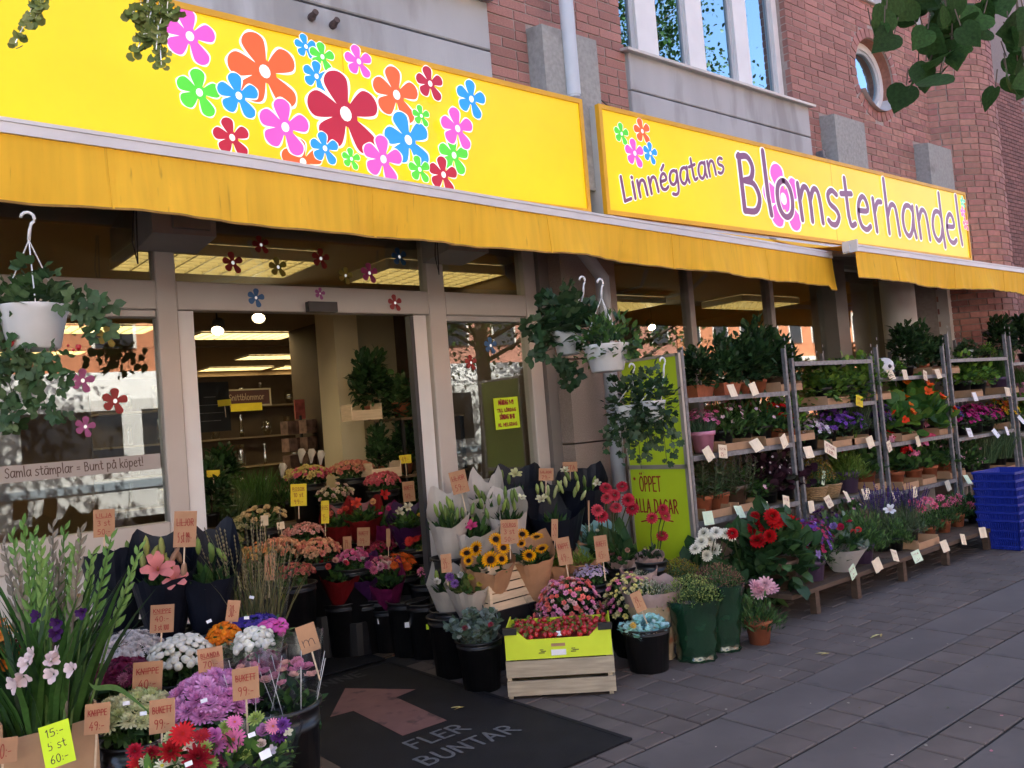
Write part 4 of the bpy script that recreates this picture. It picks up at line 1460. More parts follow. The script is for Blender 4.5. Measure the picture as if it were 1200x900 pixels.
for px, py, Y, lab in ((255, 388, 7.4, 'lit spot lamp under the ceiling, dimmer one left of its pair'), (303, 373, 6.9, 'bright lit spot lamp under the ceiling just inside the door'), (764, 384, 7.2, 'bright lit spot lamp seen through the glazing right of the hanging basket')):
    spot_lamp(ony(px, py, Y), lab, (-0.35, -0.6, -0.7))
# shelving with glassware at the back of the shop
sh = thing('glass_shelving', 'dark shelves of glassware deep inside the shop', 'shelf', (5.0, 11.6, 0))
SH = mat('shelf_brown', (0.13, 0.085, 0.05), 0.7, 0.2, 4)
g = G()
g.bx(-2.2, 2.4, 0.3, 0.36, 0, 2.45)
g.build('back_panel', SH, sh)
for zz in (0.75, 1.15, 1.55, 1.98):
    g = G()
    g.bx(-2.2, 2.4, -0.1, 0.3, zz, zz + 0.025)
    g.build('shelf_board', mat('shelf_edge', (0.3, 0.22, 0.13), 0.6, 0.1, 4), sh)
GW = glass('glassware', (0.8, 0.78, 0.7), 3.0, 0.05, 0.12)
vm = []
for k in range(3):
    g = G()
    g.lathe([[(0.05, 0), (0.055, 0.03), (0.06, 0.2), (0.05, 0.28)], [(0.035, 0), (0.04, 0.1), (0.025, 0.2), (0.03, 0.32)], [(0.04, 0), (0.075, 0.08), (0.07, 0.16), (0.05, 0.22)]][k], 10)
    vm.append(g.mesh('vase', True))
places = {0.775: 'lowest', 1.175: 'second', 1.575: 'third', 2.005: 'top'}
for zz, nm in places.items():
    for k in range(11):
        ob('glass_vase', vm[(k * 7 + int(zz * 10)) % 3], GW, None, loc=(3.2 + 0.36 * k + RR.uniform(-.05, .05), 11.62, zz + 0.001), scale=RR.uniform(0.85, 1.15),
           label='glass vase in the row on the %s shelf board inside the shop' % nm, cat='vase', group='glass vases on the %s shelf' % nm)
# wall sign, blackboard, card, far table
t = thing('wall_sign', 'dark red framed sign on the glassware shelving inside', 'sign', ony(289, 466, 10.9))
g = G()
g.box((0, 0, 0), (0.62, 0.02, 0.2))
g.build('plate', mat('plate_maroon', (0.06, 0.012, 0.012), 0.5, 0.1, 4), t)
g = G()
for c_, s_ in (((0, -0.004, 0.105), (0.66, 0.03, 0.02)), ((0, -0.004, -0.105), (0.66, 0.03, 0.02)), ((-0.32, -0.004, 0), (0.02, 0.03, 0.19)), ((0.32, -0.004, 0), (0.02, 0.03, 0.19))):
    g.box(c_, s_)
g.build('frame', mat('plate_frame', (0.4, 0.33, 0.24), 0.5, 0.1, 4), t)
g = G()
write(g, 'Snittblommor'.replace('S', 'S'), lambda x, y, h: (-0.24 + x, -0.011 - h, -0.03 + y), 0.05, 0.009, width=0.48)
g.build('lettering', mat('plate_text', (0.35, 0.25, 0.18), 0.6, 0.1, 4), t)
t2 = ony(289, 477, 10.85)
g = G()
g.box((0, 0, 0), (0.42, 0.01, 0.1))
ob('yellow_note', g.mesh('yellow_note'), YELTAG, None, loc=t2, label='yellow note under the dark red framed sign inside', cat='note')
t = thing('blackboard', 'blackboard with faint chalk lines just inside the left door stile', 'blackboard', ony(246, 477, 8.6))
g = G()
g.box((0, 0, 0), (0.4, 0.02, 0.5))
g.build('board', mat('chalkboard', (0.02, 0.022, 0.024), 0.7, 0.2, 5), t)
g = G()
for zz, ww in ((0.1, 0.12), (0.02, 0.24), (-0.06, 0.26), (-0.14, 0.2)):
    g.box((0, -0.0115, zz), (ww, 0.002, 0.006))
g.build('chalk_lines', mat('chalk', (0.2, 0.2, 0.19), 0.9, 0.3, 20), t, kind='stuff')

# ------------------------------------------------------------------ across the street (what the panes mirror)
OPL = mat('orange_render', (0.5, 0.2, 0.1), 0.85, 0.1, 2, bump=0.2)
OWH = mat('white_render', (0.7, 0.68, 0.62), 0.85, 0.06, 2)
OGL = mat('dark_window', (0.03, 0.035, 0.045), 0.15, 0.2, 2)
for bi, (x0, x1, hh, m_, lab, gfl) in enumerate(((-30, -2, 9.5, OWH, 'pale rendered building across the street', 'w'), (-1.9, 14, 8.2, OPL, 'orange rendered building across the street', 'o'), (14.1, 34, 9.6, mat('pink_brick', (0.4, 0.19, 0.14), 0.85, 0.15, 3), 'pinkish brick building across the street', 'w'), (34.1, 60, 8.6, OPL, 'orange building far along the opposite side', 'o'))):
    t = thing('street_house', lab, 'building', ((x0 + x1) / 2, -18, 0))
    base = Vector(((x0 + x1) / 2, -18, 0))
    ps = []
    g = G()
    g.bx(x0, x1, -26, -18, 0, hh)
    ps.append(g.build('wall', m_, t))
    g = G()
    g.bx(x0, x1, -18.01, -17.85, 3.4, 3.9)
    g.bx(x0, x1, -18.01, -17.75, hh - 0.5, hh)
    ps.append(g.build('cornice', OWH, t))
    g = G()
    g.add([(x0, -17.7, hh), (x1, -17.7, hh), (x1, -22, hh + 2.6), (x0, -22, hh + 2.6), (x0, -26, hh), (x1, -26, hh)], [(0, 1, 2, 3), (3, 2, 5, 4), (0, 3, 4), (1, 5, 2)])
    ps.append(g.build('roof', mat('tile_roof', (0.32, 0.11, 0.06), 0.8, 0.2, 4), t))
    nx = int((x1 - x0) / 2.3)
    for ix in range(nx):
        xx = x0 + (ix + 0.5) * (x1 - x0) / nx
        for z0 in (0.5, 4.7, 7.6, 10.4):
            if z0 + 1.8 > hh - 0.6:
                continue
            w = thing('window', None, None)
            w.parent = t
            for nm, s_, y_, mm in (('frame', (1.3, 0.06, 1.9 if z0 > 1 else 2.5), -17.98, OWH), ('pane', (1.1, 0.03, 1.7 if z0 > 1 else 2.3), -17.945, OGL)):
                g = G()
                g.box((xx, y_, z0 + s_[2] / 2), s_)
                o = g.build(nm, mm, w)
                o.location = -base
    for p in ps:
        p.location = -base
# a tram passing on the street
tr = thing('tram', 'white and blue tram passing on the street, mirrored in the shop window', 'tram', (9, -8.5, -0.1))
g = G()
prof = [(-1.2, 0.35), (-1.25, 1.0), (-1.22, 2.6), (-1.0, 3.15), (1.0, 3.15), (1.22, 2.6), (1.25, 1.0), (1.2, 0.35)]
V = [(x, y, z) for x in (-13, 13) for y, z in prof]
n = len(prof)
g.add(V, [(k, (k + 1) % n, n + (k + 1) % n, n + k) for k in range(n)] + [tuple(range(n)), tuple(range(2 * n - 1, n - 1, -1))])
g.build('body', mat('tram_white', (0.75, 0.76, 0.76), 0.3, 0.03, 2, coat=0.3), tr)
g = G()
g.bx(-13.02, 13.02, -1.27, 1.27, 0.9, 1.05)
g.build('skirt', mat('tram_blue', (0.3, 0.36, 0.42), 0.3, 0.05, 2), tr)
for k in range(12):
    g = G()
    g.bx(-12.3 + 2.07 * k, -10.6 + 2.07 * k, -1.255, 1.255, 1.25, 2.4)
    g.build('window', OGL, tr)
for k in range(3):
    g = G()
    g.bx(-9 + 8 * k, -7.6 + 8 * k, -1.28, 1.28, 0.4, 2.5)
    g.build('door', mat('tram_door', (0.5, 0.1, 0.06), 0.4, 0.05, 2), tr)
for k in range(4):
    for sx in (-1, 1):
        g = G()
        g.lathe([(0.33, -0.06), (0.33, 0.06)], 16, cap1=True)
        o = g.build('wheel', BLACKPL, tr)
        o.rotation_euler = (math.pi / 2, 0, 0)
        o.location = (-10.5 + 7 * k, 0.72 * sx, 0.33)


# ------------------------------------------------------------------ street trees
LINDEN = T(*(lambda pts: ([(0, 0.42, 0.0)] + [(x, y, -0.12 * y * y + 0.16 * abs(x)) for x, y in pts], [(0, 1 + k, 1 + (k + 1) % len(pts)) for k in range(len(pts))], [(1.1,) * 3] + [(1,) * 3] * len(pts)))(
    [(0, 0.05), (0.16, -0.03), (0.33, 0.02), (0.46, 0.18), (0.5, 0.36), (0.45, 0.5), (0.43, 0.56), (0.34, 0.66), (0.31, 0.72), (0.2, 0.8), (0.16, 0.86), (0, 1.03), (-0.16, 0.86), (-0.2, 0.8), (-0.31, 0.72), (-0.34, 0.66), (-0.43, 0.56), (-0.45, 0.5), (-0.5, 0.36), (-0.46, 0.18), (-0.33, 0.02), (-0.16, -0.03)]))
BARK = mat('bark', (0.09, 0.07, 0.055), 0.9, 0.3, 12, stretch=(3, 3, 0.6), bump=0.8, bscale=30)


def tree(x, y, h, r, label, seed, nl=5200, dark=1.0):
    rs = np.random.default_rng(seed)
    t = thing('linden_tree', label, 'tree', (x, y, 0), group='linden trees along the street')
    g = G()
    g.tube([(0, 0, -0.12), (0.03, 0.02, 1.5), (0, 0.05, 3.0), (0.06, 0, h * 0.62), (0.1, 0.05, h * 0.9)], [0.2, 0.16, 0.14, 0.09, 0.03], 10)
    P, N_ = [], []
    for k in range(26):
        a = k * 2.4
        z = h * (0.38 + 0.5 * k / 26)
        ln = r * (1.05 - 0.5 * k / 26)
        e = np.array([ln * math.cos(a), ln * math.sin(a), ln * 0.35])
        s0 = np.array([0.03, 0.02, z])
        g.tube([s0, s0 + e * 0.5 + (0, 0, 0.1), s0 + e], [0.05, 0.03, 0.012], 6)
        for q in range(nl // 26):
            u = rs.uniform(0.25, 1.08)
            P.append(s0 + e * u + rs.normal(0, 0.28 + 0.16 * u, 3))
    P = np.array(P)
    g.build('trunk', BARK, t, smooth=True)
    g = G()
    d = unit(rs.normal(0, 1, (len(P), 3)) + np.array([0, 0, -0.5]))
    M = along(d) * rs.uniform(0.08, 0.13, (len(P), 1, 1))
    g.inst(LEAF_W, M, P, mix_cols([(0.045, 0.1, 0.02), (0.06, 0.13, 0.025), (0.03, 0.075, 0.018)], len(P)) * dark)
    g.build('crown', LEAF, t)
    return t


tree(1.0, -3.9, 8.5, 2.6, 'street linden behind the viewer, mirrored in the left shop window', 1)
tree(10.8, -4.0, 7.2, 2.5, 'street linden behind the viewer, mirrored in the right-hand glazing', 2)
tree(15.5, -4.4, 13.0, 3.3, 'tall street linden further along, mirrored in the upper windows', 3, 17000, 0.4)
tree(14.6, -3.4, 6.6, 2.2, 'added small linden, blocks the orange reflection in the glazing above the racks', 5, 4200)  # unseen linden added to screen the orange house out of the glass
# the linden that overhangs the pavement: crown out of frame, one low branch with big leaves in view
tb = thing('overhanging_linden', 'linden with a low leafy branch hanging into the picture in front of the round window', 'tree', (4.3, -0.9, 0))
g = G()
g.tube([(0, 0, -0.02), (0.02, 0.02, 1.4), (0, 0.0, 2.6), (-0.1, 0.1, 4.6), (-0.1, 0.2, 6.5)], [0.15, 0.12, 0.11, 0.08, 0.03], 12)
br0 = atd(1130, -60, 2.35) - Vector((4.3, -0.9, 0))
br1 = atd(1250, -60, 2.3) - Vector((4.3, -0.9, 0))
g.tube([(0, 0.0, 2.9), tuple((br1 + Vector((0, 0, 2.9)) * 0.0) * 1.0 + Vector((0.1, -0.1, 0.25))), tuple(br0 + Vector((0, 0, 0.06)))], [0.06, 0.03, 0.012], 8)
g.build('trunk', BARK, tb, smooth=True)
P = []
rs = np.random.default_rng(9)
for k in range(24):
    a = k * 2.4
    z = 3.4 + 2.9 * k / 24
    e = np.array([2.1 * math.cos(a), 2.1 * math.sin(a), 0.9]) * (1.0 - 0.4 * k / 24)
    for q in range(110):
        P.append(np.array([-0.05, 0.1, z]) + e * rs.uniform(0.2, 1.05) + rs.normal(0, 0.3, 3))
P = np.array(P)
keep = np.array([not inview(p + np.array([4.3, -0.9, 0]), 60) for p in P])
P = P[keep]
g = G()
M = along(unit(rs.normal(0, 1, (len(P), 3)) + np.array([0, 0, -0.5]))) * rs.uniform(0.08, 0.12, (len(P), 1, 1))
g.inst(LEAF_W, M, P, mix_cols([(0.045, 0.1, 0.02), (0.06, 0.13, 0.025), (0.03, 0.075, 0.018)], len(P)))
g.build('crown', LEAF, tb)
gl = G()
gl.inst(LINDEN, np.eye(3)[None], np.zeros((1, 3)))
TLEAF = mat('linden_leaf', (0.032, 0.08, 0.02), 0.6, 0.35, 9, rand=0.35, trans=0.42, spec=0.2, bump=0.35, bscale=30)
leafm = gl.mesh('leaf')
# (stalk px, tip px, depth, width factor)
LV = []
_lr = random.Random(21)
for (cx, cy, rx, ry, n_) in ((1032, 38, 10, 14, 4), (1052, 12, 14, 12, 5), (1072, 4, 12, 9, 4), (1103, 8, 20, 14, 9), (1122, 32, 20, 18, 12), (1088, 58, 16, 14, 7), (1122, 56, 14, 12, 6), (1084, 88, 13, 10, 4), (1057, 113, 3, 3, 1), (1153, 36, 5, 4, 1), (1168, 8, 14, 10, 4), (1196, 22, 12, 18, 6), (1190, 58, 14, 14, 6), (1192, 92, 14, 14, 6), (1158, 112, 4, 5, 1)):
    for _k in range(n_):
        x_, y_ = cx + _lr.uniform(-rx, rx), cy + _lr.uniform(-ry, ry)
        ln_ = _lr.uniform(22, 35)
        a_ = math.radians(_lr.gauss(105, 48))
        LV.append(((x_ - math.cos(a_) * ln_ / 2, y_ - math.sin(a_) * ln_ / 2), (x_ + math.cos(a_) * ln_ / 2, y_ + math.sin(a_) * ln_ / 2), _lr.uniform(2.15, 2.45), _lr.uniform(0.65, 1.05)))
tw = G()
for k, (a, b, D, wf) in enumerate(LV):
    p0, p1 = atd(a[0], a[1], D), atd(b[0], b[1], D + RR.uniform(-0.05, 0.02))
    d = p1 - p0
    ln = d.length
    y = d.normalized()
    toc = (Vector((0, 0, EYE)) - p0).normalized() + Vector((RR.gauss(0, 0.75), RR.gauss(0, 0.75), RR.gauss(0, 0.6) - 0.2))
    x = y.cross(toc).normalized()
    z = x.cross(y)
    M = Matrix(((x.x * wf, y.x, z.x), (x.y * wf, y.y, z.y), (x.z * wf, y.z, z.z))) * ln
    o = ob('leaf', leafm, TLEAF, tb)
    o.matrix_local = Matrix.Translation(p0 - Vector((4.3, -0.9, 0))) @ M.to_4x4()
    up = p0 - d * 0.25 + Vector((0, 0, 0.03))
    tw.tube([tuple(up - Vector((4.3, -0.9, 0))), tuple(p0 - Vector((4.3, -0.9, 0)))], 0.0016, 5)
for a, b in (((1130, -60), (1112, 20)), ((1112, 20), (1088, 75)), ((1088, 75), (1066, 96)), ((1130, -60), (1190, -10)), ((1190, -10), (1200, 70)), ((1130, -60), (1075, -8))):
    q0, q1 = atd(a[0], a[1], 2.33), atd(b[0], b[1], 2.3)
    tw.tube([tuple(q0 - Vector((4.3, -0.9, 0))), tuple(q1 - Vector((4.3, -0.9, 0)))], 0.003, 6)
tw.build('twigs', BARK, tb, kind='stuff')

# vine strands hanging into the top left corner from a basket on a lamp bracket above
vb = thing('hanging_vine', 'green vine strands hanging in front of the yellow flower sign', 'plant', atd(120, -90, 2.0))
vbase = atd(120, -90, 2.0)
g = G()
g.lathe([(0.08, -0.16), (0.16, -0.02), (0.17, 0.0), (0.155, 0.0)], 18)
g.tube([(-0.16, 0, 0), (0, 0, 0.5), (0.16, 0, 0)], 0.004, 5)
o = g.build('basket', BLACKPL, vb, smooth=True)
o.location = (0, 0, 0.02)
strands = [((48, -60), (38, 5), (18, 50)), ((55, -60), (44, 2), (30, 28)), ((160, -60), (165, 10), (152, 12)), ((175, -60), (172, 25), (158, 65)), ((185, -60), (180, 30), (168, 40)), ((195, -60), (188, 35), (189, 76)), ((182, -60), (176, 18), (162, 55)), ((205, -60), (196, 12), (207, 10)), ((190, -60), (186, 20), (183, 58)), ((178, -60), (170, 12), (148, 14)), ((200, -60), (192, 8), (185, 35)),
           ((30, -60), (48, -8), (42, 22))]
g, g2 = G(), G()
P, D_ = [], []
for a, m_, b in strands:
    pts = smooth_poly([tuple(atd(q[0], q[1], 2.0 + 0.02 * (i % 2)) - vbase) for i, q in enumerate((a, m_, b))], 8)
    g.tube(pts, 0.0012, 5)
    for i in range(4, len(pts)):
        for s in range(2):
            P.append(pts[i] + rng.normal(0, 0.005, 3))
            D_.append((rng.normal(0, 0.6), rng.normal(0, 0.6), -0.6))
g.build('stems', LEAF, vb, kind='stuff')
toc = np.tile(-np.asarray(vbase) * np.array([1, 1, 0]), (len(P), 1))
M = along(np.array(D_), unit(toc)) * rng.uniform(0.013, 0.024, (len(P), 1, 1))
g2.inst(round_t(7, 0.08), M, np.array(P), mix_cols([(0.15, 0.19, 0.05), (0.1, 0.14, 0.035), (0.2, 0.23, 0.08)], len(P)))
g2.build('leaves', LEAF, vb, kind='stuff')

_pb = Vector((vbase.x - 0.95, vbase.y - 0.15, 0))
t = thing('basket_pole', 'black iron pole with an arm carrying the hanging vine basket', 'pole', _pb)
g = G()
g.tube([(0, 0, -0.01), (0, 0, vbase.z + 0.75)], 0.03, 12)
g.lathe([(0.09, 0.0), (0.085, 0.03), (0.035, 0.06)], 16)
g.build('post', BLACKPL, t, smooth=True)
g = G()
g.tube([(0, 0, vbase.z + 0.62), (0.5, 0.08, vbase.z + 0.68), (0.95, 0.15, vbase.z + 0.56), (0.95, 0.15, vbase.z + 0.5)], 0.012, 8)
g.build('arm', BLACKPL, t, smooth=True)

# ------------------------------------------------------------------ plant and bouquet builders
HEADS = {}


def head_mesh(t, col, jit=0.12):
    key = (id(t), tuple(np.round(col, 3)))
    if key not in HEADS:
        g = G()
        C = t.C * np.asarray(col)
        C = np.clip(C * (1 + rng.uniform(-jit, jit, (len(C), 1))), 0, 1)
        g.add(t.V, t.F, C)
        HEADS[key] = g.mesh('flower_head')
    return HEADS[key]


def heads(parent, base, pts, t, r, cols, face=None, name='flower_head', stem=True, jitter=0.25):
    """Individual flower heads: pts are world points; r radius in metres (scalar or list)."""
    cols = np.asarray(cols, float).reshape(-1, 3)
    for k, p in enumerate(pts):
        p = Vector(p)
        n = Vector(face) if face is not None else (Vector((0, 0, EYE)) - p).normalized() * 0.75 + Vector((0, 0, 0.55))
        n = n + Vector((RR.gauss(0, jitter), RR.gauss(0, jitter), RR.gauss(0, jitter)))
        o = ob(name, head_mesh(t, cols[k % len(cols)]), PETAL, parent, loc=p - base)
        q = n.to_track_quat('Z', 'Y')
        o.rotation_mode = 'QUATERNION'
        from mathutils import Quaternion
        o.rotation_quaternion = q @ Quaternion((0, 0, 1), RR.uniform(0, 6.28))
        rr = r[k % len(r)] if not np.isscalar(r) else r
        o.scale = (rr * RR.uniform(0.9, 1.1),) * 3


def ball(n, rx, ry, h, z0, shell=0.45, low=0.0):
    """Points through a half ellipsoid (low < 0 lets some hang below z0) with outward directions."""
    d = unit(rng.normal(0, 1, (n, 3)))
    d[:, 2] = np.where(d[:, 2] < low, -d[:, 2] * 0.6, d[:, 2])
    q = rng.uniform(shell, 1.0, (n, 1)) ** 0.6
    lump = 1 + 0.16 * np.sin(d[:, :1] * 5 + rx * 40) * np.cos(d[:, 1:2] * 6 + h * 30) + 0.1 * np.sin(d[:, 2:3] * 9)
    P = d * q * lump * np.array([rx, ry, h]) + np.array([0, 0, z0])
    return P, d


def foliage(g, n, t, size, cols, rx, ry, h, z0, up=0.5, shell=0.35, low=0.0, jit=0.3):
    P, d = ball(n, rx, ry, h, z0, shell, low)
    d = unit(d + np.array([0, 0, up]) + rng.normal(0, 0.45, (n, 3)))
    M = along(d) * (size * rng.uniform(0.65, 1.25, (n, 1, 1)))
    g.inst(t, M, P - d * size * 0.4, mix_cols(cols, n, jit))


def uprights(g, n, t, h, cols, r0, r1, z0, wid=1.0, jit=0.25):
    """Blades fanning up from radius r0 to r1."""
    a = rng.uniform(0, 2 * math.pi, n)
    q = np.sqrt(rng.uniform(0, 1, n))
    P = np.stack([r0 * q * np.cos(a), r0 * q * np.sin(a), np.full(n, z0)], axis=1)
    d = np.stack([(r1 - r0) * q * np.cos(a), (r1 - r0) * q * np.sin(a), np.full(n, h)], axis=1) + rng.normal(0, 0.06 * h, (n, 3))
    hh = np.linalg.norm(d, axis=1) * rng.uniform(0.7, 1.1, n)
    d = unit(d)
    x = unit(np.cross(d, rng.normal(0, 1, (n, 3))))
    y = np.cross(d, x)
    M = np.stack([x * hh[:, None] * wid, y * hh[:, None], d * hh[:, None]], axis=2)
    g.inst(t, M, P, mix_cols(cols, n, jit))
    return P + d * hh[:, None], d, hh


def topflowers(g, n, t, size, cols, rx, ry, h, z0, shell=0.9, jit=0.12, up=0.35, zmin=0.1):
    d = unit(rng.normal(0, 1, (n, 3)))
    d[:, 2] = np.abs(d[:, 2]) + zmin
    d = unit(d)
    P = d * rng.uniform(shell, 1.06, (n, 1)) * np.array([rx, ry, h]) + np.array([0, 0, z0])
    M = frames(d + np.array([0, 0, up]) + rng.normal(0, 0.2, (n, 3))) * (size * rng.uniform(0.75, 1.2, (n, 1, 1)))
    g.inst(t, M, P, mix_cols(cols, n, jit))


def umbels(g, n, k, t, size, cols, rx, ry, h, z0, cr):
    for i in range(n):
        d = unit(rng.normal(0, 1, 3))
        d[2] = abs(d[2]) + 0.35
        d = unit(d)
        c = d * np.array([rx, ry, h]) + np.array([0, 0, z0 + cr * 0.6])
        e = unit(rng.normal(0, 1, (k, 3)))
        e[:, 2] = np.abs(e[:, 2]) - 0.15
        M = frames(e) * (size * rng.uniform(0.8, 1.15, (k, 1, 1)))
        g.inst(t, M, c + e * cr * np.array([1, 1, 0.7]), mix_cols([np.asarray(cols).reshape(-1, 3)[i % len(np.asarray(cols).reshape(-1, 3))]], k, 0.15))
        g.tube([c - np.array([d[0] * .03, d[1] * .03, 0.1]), c], 0.0025, 4, col=GREEN)


POTS = {}


def pot_mesh(kind):
    if kind in POTS:
        return POTS[kind]
    g = G()
    if kind == 'box_terra':
        V = [(-0.12, -0.06, 0), (0.12, -0.06, 0), (0.12, 0.06, 0), (-0.12, 0.06, 0), (-0.15, -0.08, 0.13), (0.15, -0.08, 0.13), (0.15, 0.08, 0.13), (-0.15, 0.08, 0.13), (-0.135, -0.065, 0.125), (0.135, -0.065, 0.125), (0.135, 0.065, 0.125), (-0.135, 0.065, 0.125)]
        g.add(V, [(3, 2, 1, 0), (0, 1, 5, 4), (1, 2, 6, 5), (2, 3, 7, 6), (3, 0, 4, 7), (4, 5, 9, 8), (5, 6, 10, 9), (6, 7, 11, 10), (7, 4, 8, 11), (8, 9, 10, 11)])
    else:
        r = {'terra': 0.07, 'black': 0.07, 'purple': 0.075, 'white': 0.08, 'pinkwrap': 0.075, 'brown': 0.09}.get(kind, 0.07)
        h = r * 1.75
        fl = (lambda a, z: 1 + 0.06 * math.sin(7 * a) * (z / h)) if kind == 'pinkwrap' else None
        g.lathe([(r * 0.72, 0), (r * 0.94, h * 0.8), (r * 1.03, h * 0.8), (r * 1.06, h), (r * 0.95, h), (r * 0.93, h * 0.88), (0.001, h * 0.88)], 18, rfun=fl)
    POTS[kind] = (g.mesh('pot', kind not in ('box_terra',)), {'terra': TERRA, 'box_terra': TERRA, 'black': BLACKPL, 'purple': PURPLEPL, 'white': WHITEPL, 'pinkwrap': mat('pink_wrap', (0.6, 0.25, 0.4), 0.5, 0.15, 15), 'brown': mat('brown_pot', (0.1, 0.06, 0.04), 0.5, 0.1, 8)}[kind])
    return POTS[kind]


PROTO = {}
PK = {}


def kind(name):
    def deco(f):
        PK[name] = f
        return f
    return deco


def simple(name, fol, flo=None):
    def f():
        g = G()
        fol(g)
        b = None
        if flo:
            b = G()
            flo(b)
        return g, b
    PK[name] = f


simple('dark_bush', lambda g: (foliage(g, 720, LEAF_P, 0.085, [DKGREEN, (0.03, 0.065, 0.02), (0.015, 0.035, 0.014)], 0.2, 0.2, 0.3, 0.3, low=-0.6), g.tube([(0, 0, 0.1), (0.01, 0, 0.3)], 0.008, 6, (0.06, 0.04, 0.03))))
simple('tall_bush', lambda g: foliage(g, 700, LEAF_P, 0.08, [DKGREEN, (0.035, 0.075, 0.025)], 0.17, 0.17, 0.4, 0.22, low=-0.3))
simple('herb', lambda g: foliage(g, 430, LEAF_W, 0.04, [LTGREEN, (0.09, 0.19, 0.03), GREEN], 0.15, 0.17, 0.17, 0.1, low=-0.2))
simple('trailing_herb', lambda g: (foliage(g, 620, LEAF_W, 0.045, [(0.12, 0.2, 0.03), (0.08, 0.15, 0.025), GREEN], 0.2, 0.2, 0.2, 0.1, low=-0.5)))
simple('green_mix', lambda g: foliage(g, 420, LEAF_P, 0.05, [GREEN, (0.06, 0.12, 0.03), DKGREEN], 0.15, 0.17, 0.2, 0.1, low=-0.2), lambda b: topflowers(b, 16, SMALL5, 0.013, [(0.7, 0.3, 0.4), (0.75, 0.5, 0.55)], 0.15, 0.17, 0.22, 0.1))
for cn, cc in (('red', [(0.62, 0.008, 0.006)]), ('pink', [(0.78, 0.22, 0.38)]), ('rose', [(0.75, 0.12, 0.25), (0.78, 0.3, 0.42)]), ('mixed', [(0.6, 0.01, 0.01), (0.8, 0.35, 0.45)])):
    simple('geranium_' + cn, lambda g: foliage(g, 190, ROUND, 0.058, [GREEN, (0.06, 0.13, 0.03), DKGREEN], 0.15, 0.16, 0.17, 0.12, low=-0.15), lambda b, cc=cc: umbels(b, 6, 16, SMALL5, 0.017, cc, 0.13, 0.13, 0.22, 0.12, 0.04))
simple('nasturtium', lambda g: foliage(g, 170, round_t(9, 0.08, False), 0.085, [(0.06, 0.16, 0.03), (0.04, 0.11, 0.025), (0.1, 0.2, 0.03)], 0.2, 0.2, 0.24, 0.12, low=-0.3), lambda b: topflowers(b, 18, FLORET, 0.04, [(0.8, 0.1, 0.01), (0.75, 0.05, 0.01), (0.85, 0.2, 0.01)], 0.2, 0.2, 0.27, 0.13))


def _lav(g, h=0.3, n=320, r1=0.16, cols=((0.1, 0.14, 0.08), (0.07, 0.11, 0.06))):
    return uprights(g, n, BLADE, h, cols, 0.05, r1, 0.1, 0.5)


def _lavender():
    g, b = G(), G()
    foliage(g, 500, LEAF_N, 0.04, [(0.06, 0.1, 0.05), (0.09, 0.13, 0.07)], 0.13, 0.14, 0.15, 0.1, up=0.9)
    P, d, hh = uprights(g, 110, BLADE, 0.3, [(0.08, 0.12, 0.06)], 0.05, 0.16, 0.1, 0.3)
    for k in range(5):
        M = frames(d) * 0.011
        b.inst(BUDT, M * np.array([1, 1, 1.4]), P - d * (0.012 * k), mix_cols([(0.09, 0.05, 0.2), (0.06, 0.04, 0.14)], len(P), 0.3))
    return g, b


PK['lavender'] = _lavender
simple('chives', lambda g: uprights(g, 420, BLADE, 0.28, [(0.05, 0.12, 0.03), (0.08, 0.16, 0.04)], 0.07, 0.16, 0.1, 0.35))
simple('grass_green', lambda g: uprights(g, 420, BLADE, 0.22, [(0.09, 0.14, 0.06), (0.06, 0.11, 0.05)], 0.1, 0.19, 0.08, 0.5))


def _sage():
    g, b = G(), G()
    for k in range(18):
        a, q = rng.uniform(0, 6.28), 0.12 * math.sqrt(rng.uniform())
        p0 = np.array([q * math.cos(a), q * math.sin(a), 0.1])
        p1 = p0 * np.array([1.5, 1.5, 1]) + np.array([0, 0, rng.uniform(0.2, 0.32)])
        g.tube([p0, p1], 0.003, 4, col=(0.07, 0.08, 0.04))
        m = 20
        u = np.linspace(0.05, 1, m)[:, None]
        th = np.arange(m) * 2.4
        d = np.stack([np.cos(th), np.sin(th), np.full(m, 0.45)], axis=1)
        g.inst(LEAF_N, along(d) * (0.075 - 0.04 * u[:, :, None]), p0 + (p1 - p0) * u, mix_cols([(0.05, 0.1, 0.035), (0.07, 0.13, 0.05), (0.1, 0.13, 0.08)], m))
        b.inst(BUDT, np.tile(np.eye(3) * 0.012, (6, 1, 1)), p1 + np.stack([rng.normal(0, 0.004, 6), rng.normal(0, 0.004, 6), np.arange(6) * 0.008 - 0.02], axis=1), mix_cols([(0.2, 0.14, 0.14), (0.16, 0.12, 0.1)], 6))
    return g, b


PK['sage'] = _sage
simple('heuchera', lambda g: foliage(g, 230, ROUND, 0.06, [(0.025, 0.01, 0.018), (0.04, 0.014, 0.025), (0.02, 0.02, 0.012)], 0.16, 0.17, 0.15, 0.1, low=-0.3), lambda b: topflowers(b, 30, SMALL5, 0.007, [(0.5, 0.42, 0.42)], 0.16, 0.16, 0.22, 0.12))
simple('thyme', lambda g: foliage(g, 1100, LEAF_N, 0.03, [(0.07, 0.13, 0.03), (0.11, 0.17, 0.04), (0.045, 0.09, 0.03)], 0.15, 0.16, 0.2, 0.09, up=0.7))
simple('rosemary', lambda g: foliage(g, 1300, LEAF_N, 0.045, [(0.05, 0.11, 0.03), (0.08, 0.15, 0.04), (0.035, 0.075, 0.03)], 0.17, 0.17, 0.27, 0.1, up=1.0))
simple('conifer', lambda g: foliage(g, 1100, LEAF_N, 0.04, [(0.13, 0.2, 0.04), (0.09, 0.16, 0.03)], 0.13, 0.13, 0.24, 0.08, up=0.8))
